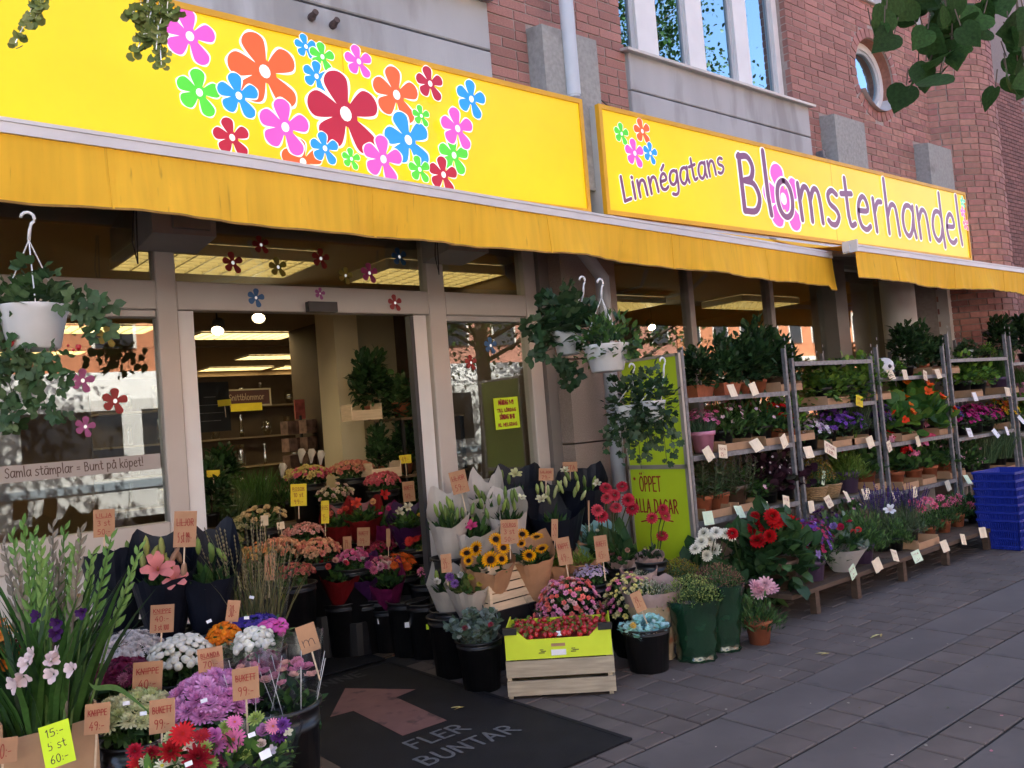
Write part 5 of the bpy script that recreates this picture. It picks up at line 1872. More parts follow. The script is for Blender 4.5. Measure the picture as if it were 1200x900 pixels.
for cn, cc in (('purple', [(0.16, 0.05, 0.36), (0.22, 0.08, 0.42), (0.1, 0.03, 0.25)]), ('white', [(0.7, 0.66, 0.72), (0.5, 0.36, 0.55)]), ('darkpurple', [(0.05, 0.02, 0.09), (0.09, 0.03, 0.13)]), ('blue', [(0.04, 0.05, 0.3), (0.07, 0.08, 0.4)]), ('magenta', [(0.5, 0.02, 0.2), (0.6, 0.05, 0.3), (0.4, 0.01, 0.14)]), ('yellow', [(0.75, 0.5, 0.02), (0.6, 0.1, 0.02)]), ('violetmix', [(0.13, 0.05, 0.3), (0.3, 0.2, 0.5), (0.4, 0.03, 0.1), (0.18, 0.03, 0.16)])):
    simple('bed_' + cn, lambda g: foliage(g, 380, LEAF_P, 0.038, [GREEN, DKGREEN, (0.06, 0.11, 0.04)], 0.16, 0.17, 0.15, 0.1, low=-0.3), lambda b, cc=cc: topflowers(b, 150, SMALL5, 0.018, cc, 0.16, 0.17, 0.17, 0.1, 0.75, zmin=0.15))
for cn, cc in (('green', [(0.3, 0.36, 0.12), (0.45, 0.46, 0.2)]), ('white', [(0.55, 0.55, 0.42), (0.4, 0.42, 0.28)]), ('brown', [(0.22, 0.1, 0.07), (0.3, 0.2, 0.1), (0.18, 0.06, 0.07)]), ('lime', [(0.35, 0.4, 0.12), (0.28, 0.36, 0.1)]), ('gold', [(0.3, 0.2, 0.03), (0.2, 0.15, 0.04)])):
    simple('heather_' + cn, lambda g: (foliage(g, 800, LEAF_N, 0.03, [(0.05, 0.1, 0.03), (0.08, 0.13, 0.05)], 0.155, 0.155, 0.13, 0.1, up=0.9, low=0.0)), lambda b, cc=cc: topflowers(b, 620, BUDT, 0.0105, cc, 0.165, 0.165, 0.15, 0.1, 0.82, 0.3))
simple('dianthus', lambda g: uprights(g, 260, BLADE, 0.14, [(0.06, 0.12, 0.07), (0.08, 0.15, 0.09)], 0.06, 0.11, 0.1, 0.5), lambda b: topflowers(b, 70, SMALL5, 0.014, [(0.7, 0.1, 0.35), (0.75, 0.3, 0.5)], 0.12, 0.12, 0.17, 0.1, 0.85, zmin=0.5))
simple('pinkbed', lambda g: foliage(g, 420, LEAF_N, 0.05, [GREEN, (0.06, 0.12, 0.03)], 0.16, 0.17, 0.2, 0.1, low=-0.2), lambda b: topflowers(b, 45, SMALL5, 0.016, [(0.75, 0.4, 0.5), (0.7, 0.15, 0.3), (0.8, 0.55, 0.6)], 0.16, 0.17, 0.24, 0.1, 0.85, zmin=0.3))
simple('asters', lambda g: foliage(g, 520, LEAF_N, 0.05, [GREEN, (0.06, 0.12, 0.035), DKGREEN], 0.15, 0.15, 0.2, 0.1, up=0.9))
simple('dahlia_leaf', lambda g: foliage(g, 230, LEAF_W, 0.095, [DKGREEN, (0.03, 0.07, 0.025), (0.045, 0.095, 0.03)], 0.19, 0.19, 0.26, 0.13, low=-0.5))
simple('poinsettia', lambda g: foliage(g, 90, LEAF_P, 0.09, [GREEN, DKGREEN], 0.15, 0.15, 0.14, 0.14), lambda b: (topflowers(b, 26, LEAF_P, 0.06, [(0.6, 0.01, 0.02), (0.5, 0.005, 0.015)], 0.1, 0.1, 0.15, 0.14, 0.6, zmin=0.4)))
simple('ivy', lambda g: (foliage(g, 520, IVY, 0.045, [DKGREEN, (0.03, 0.065, 0.025), (0.05, 0.09, 0.035)], 0.2, 0.19, 0.22, 0.12, low=-0.8)))


def plant(name, label, cat, loc, kd, pot='terra', scale=1.0, group=None, sz=1.0, rz=None, potscale=None):
    t = thing(name, label, cat, loc, RR.uniform(0, 6.28) if rz is None else rz, group)
    v = (kd, RR.randint(0, 1))
    if v not in PROTO:
        g, b = PK[kd]()
        PROTO[v] = (g.mesh('foliage'), b.mesh('blossoms') if b else None)
    fm, bm = PROTO[v]
    ob('foliage', fm, LEAF, t, scale=(scale, scale, scale * sz), kind='stuff')
    if bm:
        ob('blossoms', bm, PETAL, t, scale=(scale, scale, scale * sz), kind='stuff')
    if pot:
        pm, m_ = pot_mesh(pot)
        ps = potscale or scale
        ob('pot', pm, m_, t, scale=ps, rot=(0, 0, -t.rotation_euler[2]) if pot == 'box_terra' else None)
    return t


# ---- cards and tags
def card(label, p, w, h, m, lines, ink=REDINK, yaw=None, tilt=0.0, roll=0.0, stick=0.0, name='price_card', cat='price card', group=None, curl=0.0, underline=False):
    """A hand-written card facing the street; p is the centre (world)."""
    p = Vector(p)
    if yaw is None:
        yaw = math.atan2(-p.x, p.y) * -1.0
        yaw = -math.atan2(p.x, p.y) * 0.8
    t = thing(name, label, cat, p, 0.0, group)
    t.rotation_euler = (tilt, roll, yaw)
    g = G()
    n = 5
    V, F = [], []
    for yy in (0.0, 0.0012):
        for i in range(n):
            u = -0.5 + i / (n - 1)
            for v in (-0.5, 0.5):
                V.append((u * w + (curl * 0.06 * v * w), yy - curl * (v - 0.5) ** 2 * 0.3 * h + curl * 0.12 * math.sin(u * 5) * w, v * h))
    for i in range(n - 1):
        a = 2 * i
        F += [(a, a + 2, a + 3, a + 1), (2 * n + a, 2 * n + a + 1, 2 * n + a + 3, 2 * n + a + 2)]
    F += [(0, 1, 2 * n + 1, 2 * n), (2 * n - 2, 4 * n - 2, 4 * n - 1, 2 * n - 1)]
    for i in range(n - 1):
        F += [(2 * i, 2 * n + 2 * i, 2 * n + 2 * i + 2, 2 * i + 2), (2 * i + 1, 2 * i + 3, 2 * n + 2 * i + 3, 2 * n + 2 * i + 1)]
    g.add(V, F)
    g.build('card', m, t)
    if lines:
        g = G()
        nl = len(lines)

        def pl(x, y, hh):
            v = y / h
            u = x / w
            return (x + curl * 0.06 * v * w, -0.0008 - hh - curl * (v - 0.5) ** 2 * 0.3 * h + curl * 0.12 * math.sin(u * 5) * w, y)
        for i, s in enumerate(lines):
            big = any(ch.isdigit() for ch in s)
            hh = h * (0.92 / nl) * (0.62 if big else 0.42)
            y0 = h * 0.46 - h * 0.92 * (i + 1) / nl + h * 0.92 / nl * 0.2
            wd = w * (0.62 if big else 0.78)
            write(g, s, lambda x, y, q, y0=y0, wd=wd: pl(-wd / 2 + x, y0 + y, q), hh * 0.67, max(0.0022, w * 0.028), 0.0004, width=wd, track=1.5)
        if underline:
            ribbon(g, [(-w * 0.36, h * 0.17), (w * 0.36, h * 0.2)], max(0.0018, w * 0.022), lambda x, y, q: pl(x, y, q), 0.0004)
        g.build('writing', ink, t)
    if stick:
        g = G()
        g.box((0, 0.004, -h * 0.3 - stick / 2), (0.006, 0.004, stick))
        g.build('stick', VENEER, t)
    return t


ORD = ['first', 'second', 'third', 'fourth', 'fifth', 'sixth', 'seventh', 'eighth']

# ------------------------------------------------------------------ galvanised trolley racks
RY0, RY1 = 3.88, 4.45
RACKS = [('first', 'beside the lime green board', 4.74, 6.04, 1.90, [1.56, 1.15, 0.69]),
         ('second', 'next to the one with the green board', 6.10, 7.38, 1.82, [1.79, 1.42, 1.055, 0.63]),
         ('third', 'carrying orange nasturtiums', 7.46, 8.81, 1.90, [1.62, 1.02, 0.575]),
         ('fourth', 'behind the blue baskets', 8.90, 10.36, 2.02, [1.765, 1.36, 0.965, 0.51]),
         ('fifth', 'at the picture edge', 10.45, 11.8, 2.0, [1.7, 1.3, 0.9, 0.5])]
RMETAL = GALV
for nm, where, x0, x1, top, shelves in RACKS:
    base = Vector((x0, RY0, 0))
    t = thing('plant_rack', 'galvanised trolley rack %s, %s in the row' % (where, nm), 'rack', base, group='galvanised racks along the shop')
    for (x, y) in ((x0, RY0), (x1 - 0.035, RY0), (x0, RY1 - 0.035), (x1 - 0.035, RY1 - 0.035)):
        g = G()
        g.bx(x - x0, x - x0 + 0.008, y - RY0, y - RY0 + 0.03, 0.12, top)
        g.bx(x - x0 + 0.008, x - x0 + 0.027, y - RY0, y - RY0 + 0.006, 0.12, top)
        for k in range(int(top / 0.06)):
            g.bx(x - x0 + 0.012, x - x0 + 0.026, y - RY0 - 0.0015, y - RY0 - 0.0005, 0.16 + 0.06 * k, 0.185 + 0.06 * k, (0.1, 0.1, 0.1))
        g.build('post', RMETAL, t)
    for z in shelves:
        s = thing('shelf', None, None)
        s.parent = t
        s.location = (0, 0, z)
        g = G()
        g.bx(0.02, x1 - x0 - 0.02, 0.02, RY1 - RY0 - 0.02, -0.018, -0.006)
        g.build('shelf_board', mat('shelf_plywood', (0.22, 0.16, 0.1), 0.8, 0.2, 5), s)
        g = G()
        g.bx(0.036, x1 - x0 - 0.036, 0.001, 0.02, -0.035, 0.0)
        g.build('shelf_lip', RMETAL, s)
    g = G()
    g.bx(-0.01, x1 - x0 + 0.01, 0, RY1 - RY0, 0.1, 0.14)
    g.build('base_frame', RMETAL, t)
    for k, (cx, cy) in enumerate(((0.06, 0.06), (x1 - x0 - 0.06, 0.06), (0.06, 0.5), (x1 - x0 - 0.06, 0.5))):
        g = G()
        g.lathe([(0.05, -0.014), (0.05, 0.014)], 14, cap1=True)
        o = g.build('wheel', BLACKPL, t)
        o.rotation_euler = (math.pi / 2, 0, 0.4 * k)
        o.location = (cx, cy, 0.05)

# lime board fixed on the end of the first rack
lb = thing('lime_board', 'lime green board reading ÖPPET ALLA DAGAR on the end of the rack', 'board', (4.715, 4.16, 1.16))
for nm, z0, z1 in (('panel', -0.06, 0.70), ('panel', -0.86, -0.09)):
    g = G()
    g.bx(-0.004, 0.006, -0.255, 0.27, z0, z1)
    g.build(nm, LIME, lb)
ALU = mat('board_aluminium', (0.4, 0.38, 0.35), 0.4, 0.1, 6, metal=0.5)
for nm, a in (('frame_bar', (-0.27, 0.285, 0.70, 0.72)), ('frame_bar', (-0.27, 0.285, -0.09, -0.06)), ('frame_bar', (-0.27, 0.285, -0.88, -0.86)), ('frame_bar', (-0.285, -0.255, -0.88, 0.72)), ('frame_bar', (0.27, 0.285, -0.86, 0.70))):
    g = G()
    g.bx(-0.012, 0.012, a[0], a[1], a[2], a[3])
    g.build(nm, ALU, lb)
g = G()
for s, yy, zz, wd, hh in (('ÖPPET', 0.19, -0.25, 0.21, 0.105), ('ALLA DAGAR', 0.25, -0.405, 0.41, 0.095)):
    write(g, s, lambda x, y, h, yy=yy, zz=zz: (-0.0045 - h, yy - x, zz + y), hh * 0.667, 0.011, 0.0006, width=wd)
ribbon(g, smooth_poly([(0, 0), (0.16, 0.028), (0.3, 0.012)]), 0.01, lambda x, y, h: (-0.0045 - h, 0.2 - x, -0.475 + y), 0.0006)
for a in range(4):
    ribbon(g, [(0.012 * math.cos(a * .8), 0.012 * math.sin(a * .8)), (-0.012 * math.cos(a * .8), -0.012 * math.sin(a * .8))], 0.005, lambda x, y, h: (-0.0045 - h, 0.235 - x, -0.16 + y), 0.0006 + a * 2e-4)
g.build('lettering', REDINK, lb)

# ---- low bench in front of the racks
for x0, x1, lab in ((5.02, 6.48, 'low dark wooden bench nearest the terracotta pot under potted plants'), (6.5, 8.9, 'long low dark wooden bench in front of the middle racks')):
    t = thing('low_bench', lab, 'bench', (x0, 3.36, 0))
    for k in range(4):
        g = G()
        g.bx(0, x1 - x0, 0.0 + 0.12 * k, 0.112 + 0.12 * k, 0.16, 0.19)
        g.build('plank', DARKWOOD, t)
    for x in ((5.33, 5.88) if x0 < 6 else (6.58, 7.33, 8.15)):
        for yy in (0.02, 0.4):
            g = G()
            g.bx(x - x0, x - x0 + 0.05, yy, yy + 0.05, 0, 0.16)
            g.build('leg', DARKWOOD, t)


# ---- cardboard trays
def tray(label, x, y, z, w, d=0.3, h=0.055):
    t = thing('cardboard_tray', label, 'tray', (x, y, z), 0, 'cardboard trays on the racks')
    for nm, a in (('front', (-w / 2, w / 2, -d / 2, -d / 2 + 0.006, 0.0, h)), ('back', (-w / 2, w / 2, d / 2 - 0.006, d / 2, 0.0, h)), ('side', (-w / 2, -w / 2 + 0.006, -d / 2 + 0.006, d / 2 - 0.006, 0.0, h + 0.02)), ('side', (w / 2 - 0.006, w / 2, -d / 2 + 0.006, d / 2 - 0.006, 0.0, h + 0.02)), ('bottom', (-w / 2 + 0.006, w / 2 - 0.006, -d / 2 + 0.006, d / 2 - 0.006, 0.0, 0.004))):
        g = G()
        g.bx(*a)
        g.build(nm, CARDBOARD, t)
    return t


def sx(px, py, Y=4.1):
    return ony(px, py, Y).x


shelfname = {0: {1.56: 'top', 1.15: 'middle', 0.69: 'lower'}, 1: {1.79: 'top', 1.42: 'second', 1.055: 'third', 0.63: 'lowest'}, 2: {1.62: 'top', 1.02: 'middle', 0.575: 'lower'}, 3: {1.765: 'top', 1.36: 'second', 0.965: 'third', 0.51: 'lowest'}, 4: {1.7: 'top', 1.3: 'second', 0.9: 'third', 0.5: 'lowest'}}
rackword = ['board-side', 'second', 'third', 'fourth', 'fifth']
# (rack, shelf z, px, py of the base, kind, pot, scale, height factor, words, tray width or 0)
RP = [
    (0, 1.56, 815, 452, 'dark_bush', 'box_terra', 0.8, 0.9, 'spindly dark plant in a long terracotta box', 0),
    (0, 1.56, 846, 450, 'tall_bush', 'box_terra', 0.85, 1.0, 'upright dark green plant in a terracotta box', 0),
    (0, 1.56, 866, 448, 'dark_bush', 'terra', 0.85, 1.05, 'dark leafy pot plant in round terracotta', 0),
    (0, 1.56, 884, 446, 'tall_bush', 'terra', 1.0, 1.05, 'tall dark shrub in a small red-brown pot', 0),
    (0, 1.56, 903, 444, 'dark_bush', 'brown', 0.95, 1.0, 'dense dark shrub behind a cardboard tray', 0.3),
    (0, 1.56, 918, 442, 'tall_bush', 'black', 0.8, 1.0, 'dark shrub crowding the rack post', 0),
    (0, 1.15, 820, 530, 'dianthus', 'pinkwrap', 0.95, 1.0, 'pink carnation-like plant in a pink wrapped pot', 0),
    (0, 1.15, 843, 527, 'pinkbed', 'black', 0.95, 1.0, 'green plant with pale pink stars', 0.34),
    (0, 1.15, 866, 524, 'green_mix', 'black', 1.0, 1.15, 'bushy green plant with few red flowers', 0),
    (0, 1.15, 889, 521, 'green_mix', 'black', 0.95, 1.1, 'bushy green plant behind the long tray', 0.34),
    (0, 1.15, 906, 517, 'geranium_red', 'terra', 0.75, 0.9, 'red flowering plant in a terracotta pot', 0),
    (0, 1.15, 919, 514, 'herb', 'terra', 0.95, 1.2, 'light green herb in a terracotta pot', 0.3),
    (0, 0.69, 819, 608, 'sage', 'terra', 0.95, 1.0, 'sage-like plant with grey spikes', 0.3),
    (0, 0.69, 838, 605, 'sage', 'terra', 1.0, 0.95, 'sage-like plant, fuller one', 0),
    (0, 0.69, 857, 601, 'sage', 'brown', 0.9, 0.9, 'grey green plant with a pink tag', 0.3),
    (0, 0.69, 876, 598, 'green_mix', 'black', 0.85, 0.9, 'green plant in a black pot', 0),
    (0, 0.69, 896, 594, 'heuchera', 'black', 1.0, 1.2, 'dark purple-leaved plant', 0),
    (0, 0.69, 916, 591, 'heuchera', 'black', 1.05, 1.1, 'black-purple leafy plant by the post', 0),
    (1, 1.42, 960, 474, 'trailing_herb', 'black', 0.95, 1.0, 'trailing light green herb', 0.36),
    (1, 1.42, 985, 472, 'trailing_herb', 'black', 1.0, 1.05, 'trailing light green herb above the yellow card', 0),
    (1, 1.42, 1010, 470, 'herb', 'black', 1.15, 1.1, 'light green herb hanging over the post', 0.36),
    (1, 1.055, 945, 531, 'bed_white', 'black', 0.85, 1.0, 'pale lilac flowering plant', 0),
    (1, 1.055, 966, 528, 'bed_purple', 'black', 0.95, 1.05, 'purple bellflower', 0.36),
    (1, 1.055, 986, 525, 'bed_purple', 'black', 0.95, 1.0, 'second purple bellflower, the fuller one', 0.3),
    (1, 1.055, 1004, 522, 'lavender', 'black', 1.0, 0.95, 'grey lavender', 0),
    (1, 1.055, 1019, 520, 'bed_darkpurple', 'black', 0.9, 1.2, 'dark purple plant by the post', 0),
    (1, 0.63, 946, 594, 'heather_gold', 'black', 1.0, 1.25, 'golden brown heather behind the wicker baskets', 0),
    (1, 0.63, 990, 587, 'conifer', 'purple', 1.15, 1.1, 'soft yellow green bush in a purple pot', 0),
    (1, 0.63, 1012, 583, 'geranium_red', 'terra', 0.95, 1.05, 'red geranium in a tray', 0.3),
    (2, 1.62, 1045, 443, 'herb', 'black', 0.7, 1.0, 'small green plant beside the white planter', 0),
    (2, 1.62, 1060, 443, 'dark_bush', 'black', 0.95, 1.05, 'tall glossy dark plant', 0),
    (2, 1.62, 1078, 442, 'tall_bush', 'terra', 1.0, 0.95, 'loose dark plant in a tray', 0.28),
    (2, 1.62, 1096, 441, 'dark_bush', 'terra', 0.75, 0.95, 'dark plant in the end tray', 0.28),
    (2, 1.02, 1044, 523, 'nasturtium', 'black', 0.95, 1.0, 'orange nasturtium', 0.3),
    (2, 1.02, 1068, 520, 'nasturtium', 'black', 1.15, 1.1, 'big orange-red nasturtium with round leaves', 0),
    (2, 1.02, 1088, 517, 'nasturtium', 'black', 0.9, 1.0, 'nasturtium with more leaves than flowers', 0.32),
    (2, 1.02, 1103, 515, 'bed_blue', 'black', 0.85, 1.2, 'deep blue flowering plant', 0),
    (2, 0.575, 1046, 582, 'geranium_mixed', 'terra', 1.0, 1.1, 'red and pink geranium', 0.3),
    (2, 0.575, 1068, 577, 'geranium_pink', 'terra', 0.95, 1.1, 'pale pink geranium', 0.28),
    (2, 0.575, 1086, 574, 'geranium_rose', 'terra', 0.95, 1.25, 'tall rose pink geranium', 0),
    (2, 0.575, 1102, 570, 'green_mix', 'terra', 1.0, 1.0, 'green leafy plant in the end tray', 0.34),
    (3, 1.765, 1130, 421, 'ivy', 'white', 0.8, 0.9, 'round dark plant', 0),
    (3, 1.765, 1152, 421, 'herb', 'black', 0.8, 0.9, 'small faded plant', 0),
    (3, 1.765, 1171, 420, 'dark_bush', 'black', 1.0, 0.9, 'large dark green bush', 0),
    (3, 1.36, 1124, 470, 'herb', 'black', 1.1, 1.2, 'fresh green herb', 0.3),
    (3, 1.36, 1142, 468, 'herb', 'black', 1.05, 1.2, 'fresh green herb above the white card', 0),
    (3, 1.36, 1168, 464, 'chives', 'purple', 1.1, 1.0, 'tuft of chives in a purple pot', 0.26),
    (3, 0.965, 1122, 516, 'bed_magenta', 'black', 0.9, 1.0, 'magenta bedding plant', 0),
    (3, 0.965, 1140, 514, 'bed_magenta', 'black', 0.95, 1.0, 'magenta bedding plant above the folded card', 0),
    (3, 0.965, 1154, 512, 'bed_magenta', 'black', 0.85, 1.0, 'magenta bedding plant next to the yellow one', 0),
    (3, 0.965, 1170, 510, 'bed_yellow', 'black', 0.9, 1.1, 'yellow and orange flowering plant', 0.26),
    (3, 0.51, 1128, 566, 'green_mix', 'black', 0.95, 1.1, 'grey green leafy plant', 0.28),
    (3, 0.51, 1147, 562, 'grass_green', 'black', 1.1, 1.1, 'grassy grey green plant', 0),
    (3, 0.51, 1166, 559, 'grass_green', 'black', 1.15, 1.15, 'grassy grey green plant by the far post', 0.34),
    (3, 0.51, 1182, 556, 'grass_green', 'black', 1.0, 1.1, 'grassy plant at the rack end', 0),
    (4, 1.7, 1197, 430, 'dark_bush', 'black', 1.05, 1.0, 'dark bush at the picture edge', 0),
    (4, 1.3, 1196, 470, 'chives', 'pinkwrap', 1.0, 0.8, 'green tuft in a pink pot', 0),
    (4, 0.9, 1198, 520, 'herb', 'black', 1.1, 1.2, 'light green bush at the picture edge', 0),
]
for rk, z, px, py, kd, pot, sc, sz, words, tw_ in RP:
    x = sx(px, py)
    lab = '%s on the %s shelf of the %s rack' % (words, shelfname[rk][z], rackword[rk])
    plant('potted_plant', lab, 'plant', (x, 4.06, z + (0.006 if tw_ else 0.001)), kd, pot, sc * (0.88 if z > 1.5 else 1.26), 'potted plants on the racks', sz)
    if tw_:
        tray('cardboard tray under the %s, %s shelf' % (words, shelfname[rk][z]), x, 4.06, z + 0.0005, tw_)
# wicker baskets on the second rack
WICK = mat('wicker', (0.3, 0.19, 0.09), 0.75, 0.35, 40, stretch=(1, 1, 3), bump=0.8, bscale=60)
for k, (px, py, lab) in enumerate(((955, 592, 'wicker basket with green plant and tall loop handle, nearer the left post'), (972, 589, 'wicker basket with thin loop handle next to the soft green bush'))):
    t = thing('wicker_basket', lab, 'basket', (sx(px, py, 4.02), 4.02, 0.632))
    g = G()
    for i in range(7):
        r = 0.075 + 0.006 * i
        pts = [(r * math.cos(a) * (1 + 0.02 * math.sin(9 * a + i * 3)), r * math.sin(a), 0.012 + 0.017 * i) for a in np.linspace(0, 2 * math.pi, 25)]
        g.tube(pts, 0.0095, 6)
    g.lathe([(0.07, 0.001), (0.105, 0.115)], 18)
    g.build('basket_body', WICK, t)
    g = G()
    g.tube([(0.11 * math.cos(a), 0, 0.11 + 0.19 * math.sin(a)) for a in np.linspace(0, math.pi, 14)], 0.008 - 0.003 * k, 7)
    g.build('handle', WICK, t, smooth=True)
    g = G()
    foliage(g, 260, LEAF_N, 0.05, [GREEN, DKGREEN], 0.09, 0.09, 0.12, 0.09, up=0.8)
    g.build('foliage', LEAF, t, kind='stuff')
    if k == 0:
        g = G()
        g.box((0.02, -0.09, 0.19), (0.045, 0.003, 0.12), np.array([[0.94, 0, 0.34], [0, 1, 0], [-0.34, 0, 0.94]]))
        g.build('paper_tag', MINTTAG, t)
# white spotted planter
p = (sx(1036, 440, 4.0), 4.0, 1.621)
t = thing('spotted_planter', 'round white planter with black patches on top shelf of third rack', 'planter', p)
g = G()
g.lathe([(0.05, 0), (0.085, 0.04), (0.098, 0.09), (0.09, 0.14), (0.06, 0.175), (0.03, 0.185)], 20, cap1=True)
g.build('body', WHITEPL, t, smooth=True)
for k, (dx, dz) in enumerate(((0.035, 0.1), (-0.04, 0.1), (0.0, 0.045))):
    g = G()
    a = math.atan2(-0.09, dx)
    g.lathe([(0.001, -0.02), (0.018, -0.008), (0.02, 0.004), (0.012, 0.016), (0.001, 0.02)], 10, (dx * 1.0, -math.sqrt(max(0.0001, 0.096 ** 2 - dx ** 2)) + 0.006, dz), cap0=False)
    g.build('black_patch', BLACKPL, t, smooth=True)

# ---- price tags clipped along the shelf lips
TAGS = {(0, 1.56): [(857, 458, 'c'), (882, 456, 'c')], (0, 1.15): [(829, 532, 'c'), (847, 529, 'c'), (886, 522, 'c'), (918, 517, 'c')], (0, 0.69): [(829, 607, 'm'), (866, 600, 'm'), (894, 594, 'c'), (921, 588, 'c')],
        (1, 1.42): [(1007, 470, 'y')], (1, 1.055): [(947, 530, 'c'), (973, 527, 'Y'), (1019, 518, 'c')], (1, 0.63): [(950, 594, 'c'), (971, 588, 'c'), (992, 582, 'c'), (1015, 579, 'c')],
        (2, 1.62): [(1043, 439, 'c'), (1060, 439, 'c'), (1084, 440, 'c'), (1099, 438, 'c')], (2, 1.02): [(1042, 523, 'c'), (1075, 517, 'c')], (2, 0.575): [(1049, 582, 'c'), (1071, 577, 'c'), (1110, 569, 'c')],
        (3, 1.36): [(1142, 465, 'w'), (1180, 459, 'c')], (3, 0.965): [(1136, 507, 'w'), (1166, 508, 'w'), (1179, 505, 'w')], (3, 0.51): [(1133, 562, 'm'), (1169, 556, 'c')], (4, 0.9): [(1196, 492, 'w')]}
PR = ['29:-', '39:-', '49:-', '25:-', '59:-', '35:-', '69:-', '45:-']
ti = 0
for (rk, z), lst in TAGS.items():
    for i, (px, py, c) in enumerate(lst):
        p = ony(px, py, RY0 - 0.022)
        m_ = {'c': CREAMTAG, 'm': MINTTAG, 'w': WHITETAG, 'y': YELTAG, 'Y': CREAMTAG}[c]
        cw = {'c': 'cream', 'm': 'mint green', 'w': 'white', 'y': 'yellow', 'Y': 'large cream'}[c]
        w = 0.16 if c == 'Y' else 0.1
        card('%s price tag, %s along the %s shelf lip of the %s rack' % (cw, ORD[i], shelfname[rk][z], rackword[rk]), p, w, 0.095 if c != 'Y' else 0.11, m_, ['BLAD'[:0] + 'NYA', PR[ti % 8]] if c != 'Y' else ['STOR', '2 st 89:-'], yaw=RR.uniform(-0.25, 0.15), tilt=RR.uniform(-0.35, 0.05), roll=RR.uniform(-0.3, 0.3) if c != 'Y' else 0.45, name='price_tag', cat='price tag', group='price tags on the racks', curl=RR.uniform(0.1, 0.8))
        ti += 1

# ---- plants standing on the low bench
BZ = 0.191
BP = [(918, 688, 'dahlia_leaf', 'brown', 1.25, 1.15, 'red dahlia with big dark leaves at the near end of the low bench', 3.55),
      (955, 682, 'bed_violetmix', 'purple', 1.1, 1.5, 'violet flowering plant in a purple pot on the low bench', 3.5),
      (975, 680, 'bed_darkpurple', 'black', 1.0, 1.6, 'dark purple flowering plant between the two purple pots on the bench', 3.7),
      (1013, 664, 'rosemary', 'purple', 1.1, 1.0, 'feathery green bush in a dark purple pot on the low bench', 3.52),
      (1035, 658, 'lavender', 'black', 1.05, 1.15, 'lavender in the black tray in front of the third rack', 3.65),
      (1052, 655, 'rosemary', 'black', 0.85, 0.9, 'green leafy bush beside the white star flower on the bench', 3.55),
      (1068, 648, 'lavender', 'black', 1.1, 1.0, 'lavender in the cardboard tray on the bench', 3.6),
      (1090, 640, 'asters', 'terra', 0.85, 1.0, 'bushy terracotta plant, nearest of the pink-flowered row on the bench', 3.58),
      (1108, 634, 'asters', 'terra', 0.9, 1.05, 'bushy terracotta plant, middle of the pink-flowered row on the bench', 3.62),
      (1124, 629, 'asters', 'terra', 0.95, 1.1, 'bushy plant in terracotta with pink flowers near the blue baskets', 3.66),
      (1142, 622, 'dahlia_leaf', 'black', 0.8, 0.8, 'dark leafy plant at the bench end by the blue baskets', 3.62),
      (1000, 640, 'green_mix', 'black', 1.0, 1.4, 'fresh green plant behind the white-wrapped arrangement', 3.8)]
BPO = {}
for px, py, kd, pot, sc, sz, lab, Y in BP:
    x = ony(px, py, Y).x
    BPO[px] = plant('potted_plant', lab, 'plant', (x, Y, BZ), kd, pot, sc, 'potted plants on the low benches', sz)
# pink heads over the terracotta row, star flower
for key, pts in ((1090, [(1074, 590), (1080, 596), (1084, 586), (1069, 588)]), (1108, [(1090, 587), (1095, 592), (1102, 583), (1108, 593)]), (1124, [(1116, 585), (1122, 590), (1123, 583), (1137, 592), (1113, 589)])):
    o = BPO[key]
    b = Vector(o.location)
    o.rotation_euler = (0, 0, 0)
    heads(o, b, [ony(q[0], q[1], b.y - 0.05 + RR.uniform(-.05, .05)) for q in pts], POM, 0.042, [(0.78, 0.2, 0.32), (0.75, 0.15, 0.25)])
o = BPO[1052]
o.rotation_euler = (0, 0, 0)
heads(o, Vector(o.location), [ony(1043, 598, 3.5)], LILY, 0.055, [(0.8, 0.8, 0.82)])
o = BPO[918]
o.rotation_euler = (0, 0, 0)
heads(o, Vector(o.location), [ony(q[0], q[1], 3.5) for q in ((905, 605), (909, 612), (926, 611), (932, 618), (938, 626), (942, 632), (902, 628))], DAHL, 0.055, [(0.5, 0.006, 0.008), (0.58, 0.01, 0.012)])
# white-wrapped arrangement
p = Vector((ony(990, 690, 3.5).x, 3.5, BZ))
t = thing('wrapped_arrangement', 'flower arrangement in white pleated wrap with red blooms on the low bench', 'plant', p)
g = G()
g.lathe([(0.07, 0), (0.12, 0.08), (0.17, 0.15), (0.19, 0.17)], 26, rfun=lambda a, z: 1 + (0.02 + 0.5 * z) * 0.25 * math.sin(13 * a))
g.build('wrap', WHITEPAPER, t)
g = G()
foliage(g, 220, LEAF_P, 0.08, [GREEN, (0.1, 0.14, 0.1), DKGREEN], 0.18, 0.16, 0.26, 0.15, low=-0.2)
g.build('foliage', LEAF, t, kind='stuff')
heads(t, p, [ony(q[0], q[1], 3.42) for q in ((1000, 624), (985, 618), (977, 617), (1006, 621), (995, 612))], ROSE, 0.035, [(0.65, 0.06, 0.06), (0.5, 0.02, 0.08), (0.3, 0.2, 0.5)])
